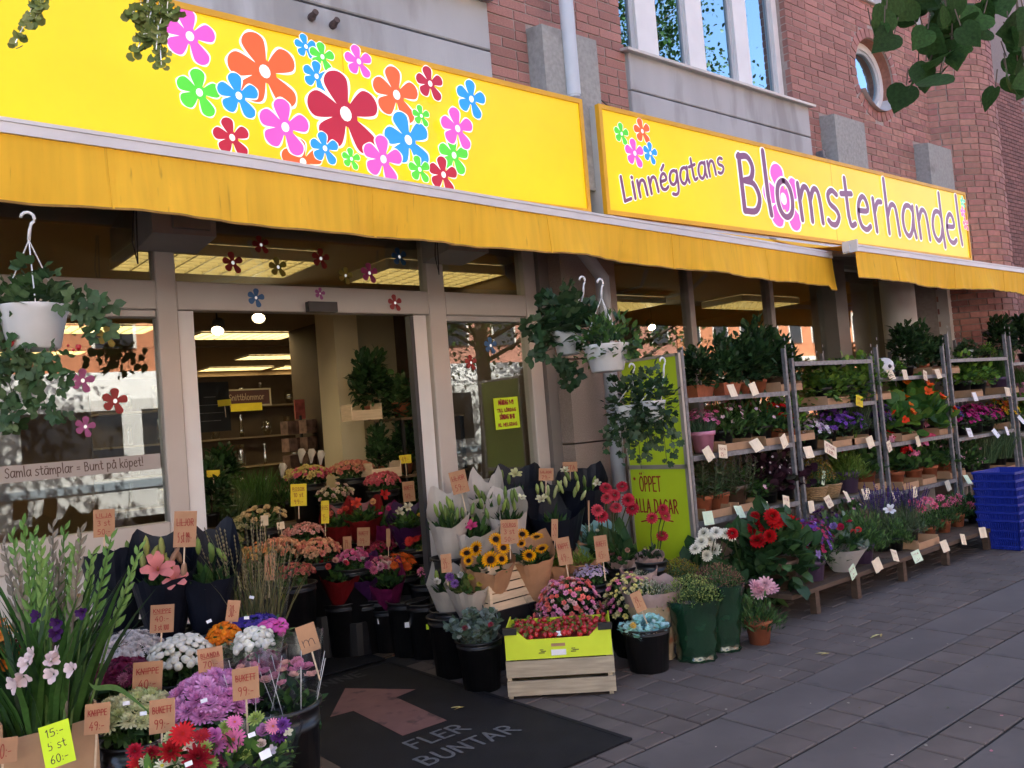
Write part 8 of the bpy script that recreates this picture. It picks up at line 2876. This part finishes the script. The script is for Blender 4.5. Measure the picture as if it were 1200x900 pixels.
for k, (px, py, D, w, h, lines, st, lab, tl, m_) in enumerate((
        (538, 565, 5.5, 0.108, 0.145, ['LILJOR', '59:-'], 0.15, 'kraft card above the white-wrapped lilies at the door jamb', -0.15, KRAFT), (597, 623, 5.2, 0.107, 0.145, ['SOLROS', '3 st', '50:-'], 0.12, 'kraft card above the left sunflower bunch', 0.05, KRAFT),
        (640, 556, 5.8, 0.1, 0.083, ['LILJOR', '79:-'], 0.1, 'small kraft card in the navy lilies, lower one', 0.1, KRAFT), (668, 547, 6.1, 0.105, 0.07, ['VITA'], 0.1, 'small kraft card in the navy lilies by the pilaster', 0.05, KRAFT),
        (650, 621, 5.6, 0.043, 0.14, ['39'], 0.12, 'narrow kraft card turned sideways beside the green sedum', 0.1, KRAFT), (661, 646, 5.35, 0.088, 0.17, ['KNIPPE', '49:-'], 0.12, 'kraft card in front of the green sedum, nearer the sunflowers', -0.08, KRAFT),
        (705, 643, 5.4, 0.083, 0.165, ['BUKETT', '45:-'], 0.15, 'kraft card between sedum and yellow flowers', -0.03, KRAFT), (748, 705, 4.95, 0.063, 0.115, ['39:-'], 0.12, 'tilted kraft card in the turquoise leaves', -0.3, KRAFT), (523, 660, 5.2, 0.065, 0.11, ['35:-'], 0.1, 'dark kraft card above the small purple bouquet', 0.0, KRAFT),
        (690, 598, 5.75, 0.012, 0.13, None, 0.1, 'kraft card seen edge-on among the coral dahlias', 0.08, KRAFT))):
    card(lab, atd(px, py, D), w, h, m_, lines, stick=st, tilt=-0.08, roll=tl, underline=bool(lines) and len(lines) > 1, group='kraft price cards')
# yellow hours sheet and window strip, flower stickers
p = ony(594, 484, SY + 0.022)
card('neon yellow sheet with opening hours taped inside the right door window', p, 0.235, 0.235, NEON, ['MÅNDAG 9-19', 'TILL LÖRDAG', 'SÖNDAG 10-18', 'KL HELGDAG'], yaw=0.0, tilt=0.0, roll=-0.02, name='hours_sheet', cat='paper')
q0, q1 = ony(0, 556, SY + 0.024), ony(188, 541, SY + 0.024)
ts = thing('window_strip', 'white strip reading Samla stämplar = Bunt på köpet! on the left shop window', 'sign', ((q0.x + q1.x) / 2, SY + 0.024, (q0.z + q1.z) / 2))
g = G()
g.bx(-(q1.x - q0.x) / 2 - 0.2, (q1.x - q0.x) / 2, -0.001, 0.001, -0.043, 0.043)
g.build('strip', mat('strip_paper', (0.42, 0.38, 0.36), 0.6, 0.04, 4), ts)
g = G()
write(g, 'Samla stämplar = Bunt på köpet!', lambda x, y, h: (-(q1.x - q0.x) / 2 + 0.02 + x, -0.0012 - h, -0.018 + y), 0.032, 0.005, 0.0003, width=(q1.x - q0.x) * 0.86)
g.build('lettering', mat('strip_ink', (0.1, 0.06, 0.05), 0.7, 0.1, 10), ts)
ts.rotation_euler = (0, 0, 0)
STK = {'red': (0.3, 0.015, 0.015), 'yel': (0.25, 0.2, 0.02), 'pink': (0.45, 0.05, 0.2), 'blue': (0.03, 0.12, 0.3), 'mag': (0.35, 0.08, 0.25)}
for k, (px, py, r, c, lab) in enumerate(((273, 308, 13, 'red', 'red flower sticker over the louvred light on the transom glass'), (306, 287, 11, 'red', 'red flower sticker high on the transom glass'), (326, 313, 12, 'yel', 'yellow flower sticker left on the transom glass'), (376, 303, 12, 'red', 'red flower sticker in the middle of the transom glass'), (405, 323, 10, 'yel', 'yellow flower sticker next to the pink one on the transom glass'), (433, 320, 12, 'pink', 'pink flower sticker on the transom glass'), (468, 301, 11, 'blue', 'blue flower sticker at the right end of the transom glass'),
                                         (300, 349, 11, 'blue', 'blue flower sticker on the transom bar'), (375, 344, 7, 'mag', 'small pink flower sticker above the door sensor'), (463, 355, 10, 'red', 'red flower sticker on the transom bar right of the sensor'), (126, 394, 13, 'yel', 'yellow flower sticker on the left shop window'), (97, 446, 14, 'mag', 'pink flower sticker on the left shop window below the basket'), (100, 500, 12, 'mag', 'small magenta flower sticker above the white window strip'), (135, 470, 15, 'red', 'orange red flower sticker on the left shop window'),
                                         (575, 405, 10, 'blue', 'blue flower sticker on the right door window'), (552, 425, 9, 'red', 'red flower sticker on the right door window'))):
    on_bar = 330 < py < 360
    p = ony(px, py, SY - 0.024 if on_bar else SY + 0.026)
    D = (p - Vector((0, 0, EYE))).dot(Vector(_f))
    e = decal(None, p, p, r * D / FPX, RR.uniform(-0.2, 0.2), 'red', 0.0, name='flower_sticker', m=mat('sticker_' + c, STK[c], 0.5, 0.05, 8), white=False)
    e.location = p
    e['label'] = lab
    e['category'] = 'sticker'

# ------------------------------------------------------------------ hanging baskets
def hanging(label, px, py, D, r, h, kd, fs, n=300, hook=(0, 0), top=None, strands=(), tpl=IVY, ls=0.05, cols=None, low=-0.5, fh=0.16, frx=None, berries=()):
    c = atd(px, py, D)                  # centre of the pot
    t = thing('hanging_basket', label, 'hanging plant', (c.x, c.y, c.z - h / 2))
    b = Vector((c.x, c.y, c.z - h / 2))
    g = G()
    g.lathe([(r * 0.62, 0), (r * 0.72, 0.006), (r * 0.94, h * 0.8), (r * 1.0, h * 0.86), (r * 1.05, h * 0.98), (r * 1.05, h), (r * 0.97, h), (r * 0.93, h * 0.85), (0.001, h * 0.85)], 28)
    g.build('pot', WHITEPL, t, smooth=True)
    tz = top.z - b.z
    tx = Vector((top.x - b.x, top.y - b.y, tz))
    g = G()
    for k in range(3):
        a = 2.1 * k + 0.4
        g.tube([(r * math.cos(a), r * math.sin(a), h), (tx.x, tx.y, tx.z - 0.1)], 0.0025, 5)
    g.build('hanger_wire', WHITEPL, t)
    g = G()
    pts = [(tx.x, tx.y, tx.z - 0.1), (tx.x + 0.005, tx.y, tx.z - 0.06)]
    for k in range(9):
        a = math.radians(-60 + 30 * k)
        pts.append((tx.x - 0.0 + 0.022 * math.cos(a), tx.y, tx.z - 0.018 + 0.022 * math.sin(a)))
    g.tube(pts, 0.006, 8)
    g.build('hook', WHITEPL, t, smooth=True)
    g = G()
    foliage(g, n, tpl, ls, cols or [DKGREEN, GREEN, (0.06, 0.11, 0.035)], frx or r * 1.25, frx or r * 1.25, fh, h * 0.95, low=low, shell=0.25)
    for s in strands:
        P = smooth_poly([np.asarray(atd(q[0], q[1], D - r * 0.6) - b) for q in s], 6)
        g.tube(P, 0.0018, 4, col=(0.08, 0.1, 0.04))
        m = len(P)
        d = rng.normal(0, 1, (m, 3)) + np.array([0, 0, -0.6]) - np.asarray(_f) * 0.5
        g.inst(tpl, along(d, np.tile(-np.asarray(_f), (m, 1))) * (ls * rng.uniform(0.7, 1.15, (m, 1, 1))), P + rng.normal(0, 0.012, (m, 3)), mix_cols(cols or [DKGREEN, GREEN], m, 0.25))
    g.build('foliage', LEAF, t, kind='stuff')
    for hx, hy, rr, col in berries:
        o = ob('berry', berm, BERRYM if col else WHITEPL, t, loc=atd(hx, hy, D - r * 0.75) - b, scale=rr)
    return t


_lw = leaf_t(0.42, 0.05, 0.1)
TRI = T(np.concatenate([(_lw.V * 0.62) @ rotz(q).T + np.array([0, 0.36, 0]) for q in (-1.25, 0.0, 1.25)]), [tuple(i + 8 * k for i in f) for k in range(3) for f in _lw.F], np.concatenate([_lw.C] * 3))
hanging('white hanging pot of strawberry plants in front of the left shop window', 40, 385, 3.15, 0.118, 0.16, None, 1, 120, top=atd(32, 250, 3.15), tpl=TRI, ls=0.066, fh=0.16, frx=0.15, low=-0.05, cols=[(0.03, 0.065, 0.022), (0.04, 0.08, 0.03), (0.06, 0.1, 0.04)],
        strands=(((75, 350), (110, 350), (125, 348)), ((85, 360), (110, 375), (112, 395)), ((10, 360), (0, 380), (3, 420)), ((20, 400), (10, 440), (18, 475), (10, 495)), ((35, 400), (40, 435), (55, 480)), ((60, 400), (75, 440), (62, 470), (70, 498)), ((30, 410), (25, 430), (35, 450)), ((5, 420), (0, 455), (15, 490)), ((55, 415), (50, 440), (30, 455))), berries=((13, 403, 0.024, 1), (24, 424, 0.026, 1), (92, 407, 0.026, 1), (80, 405, 0.012, 0), (86, 410, 0.013, 0)))
hanging('white hanging pot with dense green plant beside the downpipe', 711, 420, 4.75, 0.125, 0.15, None, 1, 380, top=ony(703, 332, 3.85) * 0.0 + atd(703, 328, 4.75), tpl=LEAF_P, ls=0.055, fh=0.2, frx=0.19, cols=[DKGREEN, GREEN, (0.07, 0.13, 0.03)], strands=(((735, 415), (742, 405), (745, 400)),))
hanging('white hanging pot behind the dense one, leafy dark strawberry plant', 665, 402, 5.0, 0.09, 0.14, None, 1, 210, top=atd(682, 325, 5.0), tpl=TRI, ls=0.09, fh=0.27, frx=0.2, cols=[DKGREEN, (0.025, 0.05, 0.02), (0.04, 0.07, 0.03)], strands=(((640, 385), (628, 400), (632, 420)), ((650, 415), (655, 428), (668, 425)), ((668, 425), (668, 440), (660, 448)), ((640, 370), (625, 380), (622, 392))))
for k, (px, py, D, tp, lab) in enumerate(((736, 487, 4.95, (740, 427), 'small white hanging pot of ivy in front of the lime board, nearer the pipe'), (766, 482, 4.85, (776, 420), 'small white hanging pot of ivy in front of the lime board, by the rack'))):
    hanging(lab, px, py, D, 0.07, 0.12, None, 1, 330, top=atd(tp[0], tp[1], D), tpl=IVY, ls=0.04, fh=0.2, frx=0.15, cols=[DKGREEN, (0.03, 0.06, 0.028), (0.05, 0.085, 0.04)], low=-1.2,
            strands=tuple(((px + dx, py + 5), (px + dx * 1.3, py + 25), (px + dx * 1.4 + 3, py + ln)) for dx, ln in ((-14, 30), (-6, 55), (2, 45), (9, 62), (15, 50), (20, 35), (-20, 40))))
for k, (px, py, D, lab) in enumerate(()):
    pass

# ------------------------------------------------------------------ flowers just inside the door
INB = [
    ('cream roses just inside the door under the yellow cards', 308, 601, 5.9, 0.16, 0.12, 0.09, ROSE, 0.035, [(0.7, 0.52, 0.3), (0.72, 0.58, 0.36)], 22, True),
    ('greenish hydrangea-like flowers left of the cream roses inside', 285, 612, 6.0, 0.15, 0.12, 0.08, SMALL5, 0.02, [(0.35, 0.34, 0.16), (0.42, 0.4, 0.22)], 130, False),
    ('peach carnations in a wide bunch inside the door', 325, 640, 5.55, 0.16, 0.12, 0.09, CS, 0.028, [(0.75, 0.38, 0.24), (0.75, 0.3, 0.2), (0.72, 0.45, 0.28)], 110, False),
    ('peach carnations, the bunch nearer the red wraps inside', 372, 640, 5.5, 0.15, 0.12, 0.09, CS, 0.028, [(0.76, 0.4, 0.25), (0.75, 0.28, 0.22), (0.72, 0.46, 0.28)], 110, False),
    ('salmon carnations lower behind the dry grasses', 345, 668, 5.2, 0.13, 0.1, 0.06, CS, 0.022, [(0.6, 0.22, 0.16), (0.5, 0.12, 0.12)], 70, False),
    ('pink and yellow carnations in clear wrap on the inside table', 360, 553, 6.3, 0.18, 0.12, 0.08, CS, 0.028, [(0.62, 0.5, 0.2), (0.65, 0.14, 0.2), (0.6, 0.5, 0.16)], 100, False),
    ('salmon pink carnations next to the yellow ones on the inside table', 412, 546, 6.3, 0.19, 0.12, 0.08, CS, 0.028, [(0.66, 0.28, 0.2), (0.64, 0.22, 0.18), (0.6, 0.36, 0.2)], 110, False),
    ('orange gerberas inside the door right above the black buckets', 470, 655, 5.3, 0.1, 0.09, 0.09, GERB, 0.036, [(0.7, 0.13, 0.02), (0.66, 0.1, 0.02)], 16, True),
    ('pink and white cut flowers left of the orange gerberas', 445, 660, 5.35, 0.1, 0.09, 0.07, CS, 0.024, [(0.66, 0.25, 0.3), (0.65, 0.45, 0.4), (0.6, 0.12, 0.25)], 70, False),
    ('pink pompoms at the edge of the door right of the gerberas', 500, 668, 5.1, 0.05, 0.05, 0.05, POM, 0.03, [(0.65, 0.2, 0.35)], 10, False),
    ('dark crimson flowers behind the orange gerberas inside', 440, 640, 5.6, 0.16, 0.1, 0.05, CS, 0.024, [(0.3, 0.03, 0.07), (0.4, 0.06, 0.1)], 80, False),
    ('yellow green chrysanthemums at the far door edge', 497, 645, 5.4, 0.08, 0.08, 0.06, SMALL5, 0.022, [(0.4, 0.34, 0.1), (0.5, 0.45, 0.2)], 60, False),
    ('dark red chrysanthemums at the left behind the lilies inside', 285, 655, 5.4, 0.12, 0.1, 0.06, CS, 0.022, [(0.3, 0.08, 0.1), (0.42, 0.18, 0.14)], 70, False),
    ('white lisianthus between the yellow card and the red film bouquet inside', 392, 575, 6.1, 0.15, 0.1, 0.07, ROSE, 0.03, [(0.7, 0.6, 0.45), (0.72, 0.5, 0.45)], 30, False),
    ('rosy carnations in front of the indoor rack', 448, 560, 6.0, 0.14, 0.1, 0.08, CS, 0.026, [(0.66, 0.2, 0.22), (0.62, 0.12, 0.16)], 80, False),
    ('orange and yellow ranunculus left of the lower peach carnations', 300, 648, 5.3, 0.12, 0.1, 0.07, CS, 0.026, [(0.66, 0.3, 0.12), (0.62, 0.42, 0.16)], 70, False),
    ('hot pink carnations between the two lower film bouquets', 412, 650, 5.35, 0.1, 0.08, 0.06, CS, 0.024, [(0.7, 0.14, 0.32), (0.66, 0.22, 0.36)], 60, False),
    ('scarlet gerberas behind the orange ones inside', 488, 630, 5.45, 0.1, 0.08, 0.06, GERB, 0.034, [(0.62, 0.04, 0.03), (0.66, 0.2, 0.24)], 14, False),
    ('pale pink carnations below the yellow cards inside', 355, 620, 5.7, 0.14, 0.1, 0.06, CS, 0.024, [(0.72, 0.42, 0.38), (0.7, 0.34, 0.3)], 70, False),
    ('pale mixed flowers left behind the navy lilies inside', 262, 630, 5.6, 0.12, 0.1, 0.06, SMALL5, 0.02, [(0.2, 0.22, 0.06), (0.3, 0.28, 0.1)], 90, False)]
for lab, px, py, Y, rx, ry, h, tt, sz, cols, n, parts in INB:
    p = ony(px, py, Y)
    D = (p - Vector((0, 0, EYE))).dot(Vector(_f))
    cut_bunch('flower_bunch', lab, 'flowers', px, py, D, rx, ry, h, tt, sz, cols, n, bucket=(0.13, 0.36), floor=0.0, group='cut flowers inside the shop', parts=parts, nfol=140, zmin=0.0)
WR = {'red': mat('red_wrap', (0.2, 0.012, 0.015), 0.35, 0.25, 10, bump=0.4, trans=0.2), 'purple': mat('purple_wrap', (0.05, 0.012, 0.07), 0.35, 0.3, 10, bump=0.4, trans=0.15), 'magenta': mat('magenta_wrap', (0.17, 0.014, 0.08), 0.35, 0.25, 10, bump=0.4, trans=0.2)}
for lab, px, py, Y, r1, wk, hd in (
        ('bouquet in red film with orange tissue inside the door', 425, 600, 5.75, 0.16, 'red', [(405, 597, ROSE, 0.035, (0.6, 0.08, 0.06)), (437, 588, ROSE, 0.03, (0.7, 0.4, 0.2)), (450, 580, LILY, 0.05, (0.5, 0.02, 0.02)), (418, 590, LILY, 0.05, (0.6, 0.05, 0.03))]),
        ('bouquet in red film left behind the red tissue one', 395, 607, 5.85, 0.14, 'red', [(388, 602, CS, 0.03, (0.6, 0.15, 0.12)), (398, 600, CS, 0.03, (0.6, 0.1, 0.1)), (382, 606, CS, 0.03, (0.55, 0.2, 0.15))]),
        ('bouquet in magenta film inside the door', 450, 605, 5.7, 0.12, 'magenta', [(446, 603, CS, 0.035, (0.6, 0.03, 0.2)), (455, 596, CS, 0.03, (0.5, 0.03, 0.15))]),
        ('bouquet in purple film with pale lilies inside the door', 478, 607, 5.5, 0.15, 'purple', [(468, 600, LILY, 0.045, (0.62, 0.58, 0.45)), (478, 595, LILY, 0.045, (0.62, 0.58, 0.45)), (492, 604, ROSE, 0.028, (0.65, 0.4, 0.06)), (498, 592, CS, 0.03, (0.5, 0.08, 0.08))]),
        ('lower bouquet in red film beside the wooden box inside', 398, 668, 5.35, 0.15, 'red', [(385, 664, ROSE, 0.03, (0.6, 0.1, 0.08)), (393, 657, ROSE, 0.028, (0.65, 0.35, 0.3)), (405, 660, ROSE, 0.028, (0.55, 0.05, 0.1))]),
        ('lower bouquet in purple film below the crimson flowers inside', 424, 668, 5.3, 0.14, 'purple', [(405, 658, ROSE, 0.025, (0.66, 0.6, 0.55)), (425, 655, ROSE, 0.025, (0.6, 0.5, 0.5)), (432, 662, MUM, 0.03, (0.3, 0.05, 0.2))]),
        ('lower bouquet in magenta film beside the orange gerberas', 452, 675, 5.2, 0.14, 'magenta', [(446, 664, MUM, 0.035, (0.66, 0.3, 0.4)), (456, 660, ROSE, 0.026, (0.68, 0.5, 0.5)), (438, 668, MUM, 0.03, (0.6, 0.15, 0.25))])):
    p = ony(px, py, Y)
    D = (p - Vector((0, 0, EYE))).dot(Vector(_f))
    wrapped('film_bouquet', lab, 'bouquet', px, py, D, r1, 0.3, WR[wk], LEAF_P, hd, lean=0.05, peak=0.06, bucket=(0.13, 0.08), tip=0.05)
# table and plants inside
TB = thing('flower_table', 'dark stepped wooden table with flowers inside the door', 'table', (3.6, 6.35, 0))
for nm, a in (('table_top', (-0.75, 0.55, -0.3, 0.4, 0.78, 0.81)), ('leg', (-0.73, -0.68, -0.28, -0.23, 0, 0.78)), ('leg', (0.48, 0.53, -0.28, -0.23, 0, 0.78)), ('leg', (-0.73, -0.68, 0.33, 0.38, 0, 0.78)), ('leg', (0.48, 0.53, 0.33, 0.38, 0, 0.78)), ('shelf_board', (-0.7, 0.5, -0.26, 0.36, 0.35, 0.375))):
    g = G()
    g.bx(*a)
    g.build(nm, DARKWOOD, TB)
for k, (px, py, Y, kd, sc, lab) in enumerate(((262, 580, 6.6, 'grass_green', 1.2, 'dark grassy plant inside left of the yellow card'), (300, 570, 7.0, 'chives', 1.2, 'tall grassy plant inside behind the yellow card'), (335, 565, 7.0, 'asters', 1.3, 'dark bushy plant inside below the card stand'), (262, 560, 7.6, 'dark_bush', 0.8, 'dark leafy plant inside near the left door stile'), (247, 585, 6.3, 'dark_bush', 0.8, 'dark leafy plant inside hard against the left door stile'))):
    p = ony(px, py, Y)
    plant('indoor_plant', lab, 'plant', (p.x, Y, max(0.0, p.z - 0.25 * sc)), kd, 'black', sc, 'plants inside the shop')
irk = thing('indoor_rack', 'dark plant rack right of the cream column inside the shop', 'rack', (3.9, 6.35, 0))
for z in (0.55, 1.1, 1.58):
    g = G()
    g.bx(-0.1, 0.55, -0.25, 0.2, z, z + 0.02)
    g.build('shelf_board', SH, irk)
for x in (-0.09, 0.52):
    for y in (-0.24, 0.18):
        g = G()
        g.bx(x, x + 0.025, y, y + 0.025, 0, 1.6)
        g.build('post', BLACKPL, irk)
for k, (px, py, z, kd, sc, lab) in enumerate(((437, 480, 1.6, 'dark_bush', 0.95, 'leafy plant in a wooden box on top of the indoor rack, nearer the column'), (470, 478, 1.6, 'ivy', 1.1, 'leafy plant on top of the indoor rack nearer the door edge'), (445, 535, 1.12, 'tall_bush', 0.7, 'dark plant on the middle board of the indoor rack by the column'), (475, 530, 1.12, 'tall_bush', 0.8, 'dark plant on the middle board of the indoor rack by the door'), (480, 590, 0.57, 'dark_bush', 0.9, 'dark plant on the lowest board of the indoor rack'))):
    p = ony(px, py, 6.3)
    plant('indoor_plant', lab, 'plant', (p.x, 6.3, z + 0.001), kd, 'terra', sc, 'plants inside the shop')
for k, (px, z, lab) in enumerate(((427, 1.601, 'small wooden box on top of the indoor rack'), (445, 1.121, 'small wooden box on the middle board of the indoor rack'))):
    p = ony(px, 490, 6.12)
    t = thing('wooden_box', lab, 'box', (p.x, 6.14, z))
    for nm, a in (('front', (-0.13, 0.13, -0.07, -0.06, 0, 0.08)), ('end', (-0.14, -0.13, -0.07, 0.1, 0, 0.13)), ('end', (0.13, 0.14, -0.07, 0.1, 0, 0.13))):
        g = G()
        g.bx(*a)
        g.build(nm, VENEER, t)
g = G()
p = ony(354, 533, 6.6)
t = thing('calla_lilies', 'three white calla lilies on the inside table', 'flowers', (p.x, 6.6, 0.81))
for k, (hx, hy) in enumerate(((352, 533), (364, 533), (375, 535), (330, 550))):
    q = ony(hx, hy, 6.6) - Vector((p.x, 6.6, 0.81))
    g = G()
    g.tube([(q.x * 0.3, q.y, 0), (q.x, q.y, q.z - 0.06)], 0.006, 5, col=(0.05, 0.1, 0.03))
    g.build('stem', LEAF, t)
    g = G()
    g.lathe([(0.008, 0), (0.02, 0.05), (0.035, 0.09), (0.02, 0.12)], 10, rfun=lambda a, z: 1 + 0.6 * math.cos(a) * z / 0.12)
    o = g.build('spathe', WHITEPAPER, t, smooth=True)
    o.location = q - Vector((0, 0, 0.07))
for px, py, Y, w, h, m_, lines, lab in ((350, 580, 5.7, 0.11, 0.155, YELTAG, ['ROSOR', '10 st', '99:-'], 'yellow price card above the cream roses inside'), (381, 600, 5.6, 0.055, 0.16, YELTAG, ['ROS', '15:-'], 'narrow yellow price card right of the cream roses inside'), (479, 576, 5.5, 0.09, 0.15, KRAFT, ['BUKETT', '149:-'], 'kraft card above the purple film bouquet inside'), (426, 629, 5.5, 0.09, 0.13, KRAFT, ['BUKETT', '99:-'], 'kraft card above the lower purple bouquet inside'), (455, 630, 5.5, 0.03, 0.13, KRAFT, None, 'kraft card seen edge-on above the orange gerberas'), (407, 637, 5.6, 0.06, 0.1, KRAFT, ['79:-'], 'kraft card between peach carnations and lower red bouquet'), (475, 538, 6.1, 0.1, 0.07, YELTAG, ['49:-'], 'pale price card on the indoor rack board'), (263, 472, 8.0, 0.12, 0.06, YELTAG, None, 'small pale card by the blackboard inside'), (310, 610, 5.7, 0.05, 0.07, CREAMTAG, None, 'small pale card under the cream roses inside'), (329, 616, 5.7, 0.05, 0.05, CREAMTAG, None, 'folded pale card under the yellow card inside'), (250, 555, 6.2, 0.09, 0.05, YELTAG, None, 'small yellow card on the dark plants by the left stile')):
    p = ony(px, py, Y)
    card(lab, p, w, h, m_, lines, stick=0.12, tilt=-0.05, roll=RR.uniform(-0.1, 0.1), underline=bool(lines) and len(lines) > 1)
t = thing('card_stand', 'revolving stand of greeting cards deep in the shop', 'stand', ony(354, 520, 9.0))
t.location.z = 0
g = G()
g.tube([(0, 0, 0), (0, 0, 1.75)], 0.02, 8)
g.lathe([(0.22, 0), (0.2, 0.03)], 16, cap1=True)
g.build('pole', BLACKPL, t)
for k in range(4):
    for j in range(4):
        g = G()
        a = j * math.pi / 2
        g.box((0.15 * math.cos(a), 0.15 * math.sin(a), 1.05 + 0.19 * k), (0.12, 0.12, 0.15), rotz(a + 0.3))
        g.build('card_pocket', mat('greeting_card', (0.22, 0.13, 0.1), 0.7, 0.5, 14, rand=0.6), t)
g = G()
g.box((0, 0, 1.82), (0.12, 0.02, 0.22))
g.build('header_card', mat('header_red', (0.45, 0.1, 0.08), 0.7, 0.4, 14), t)
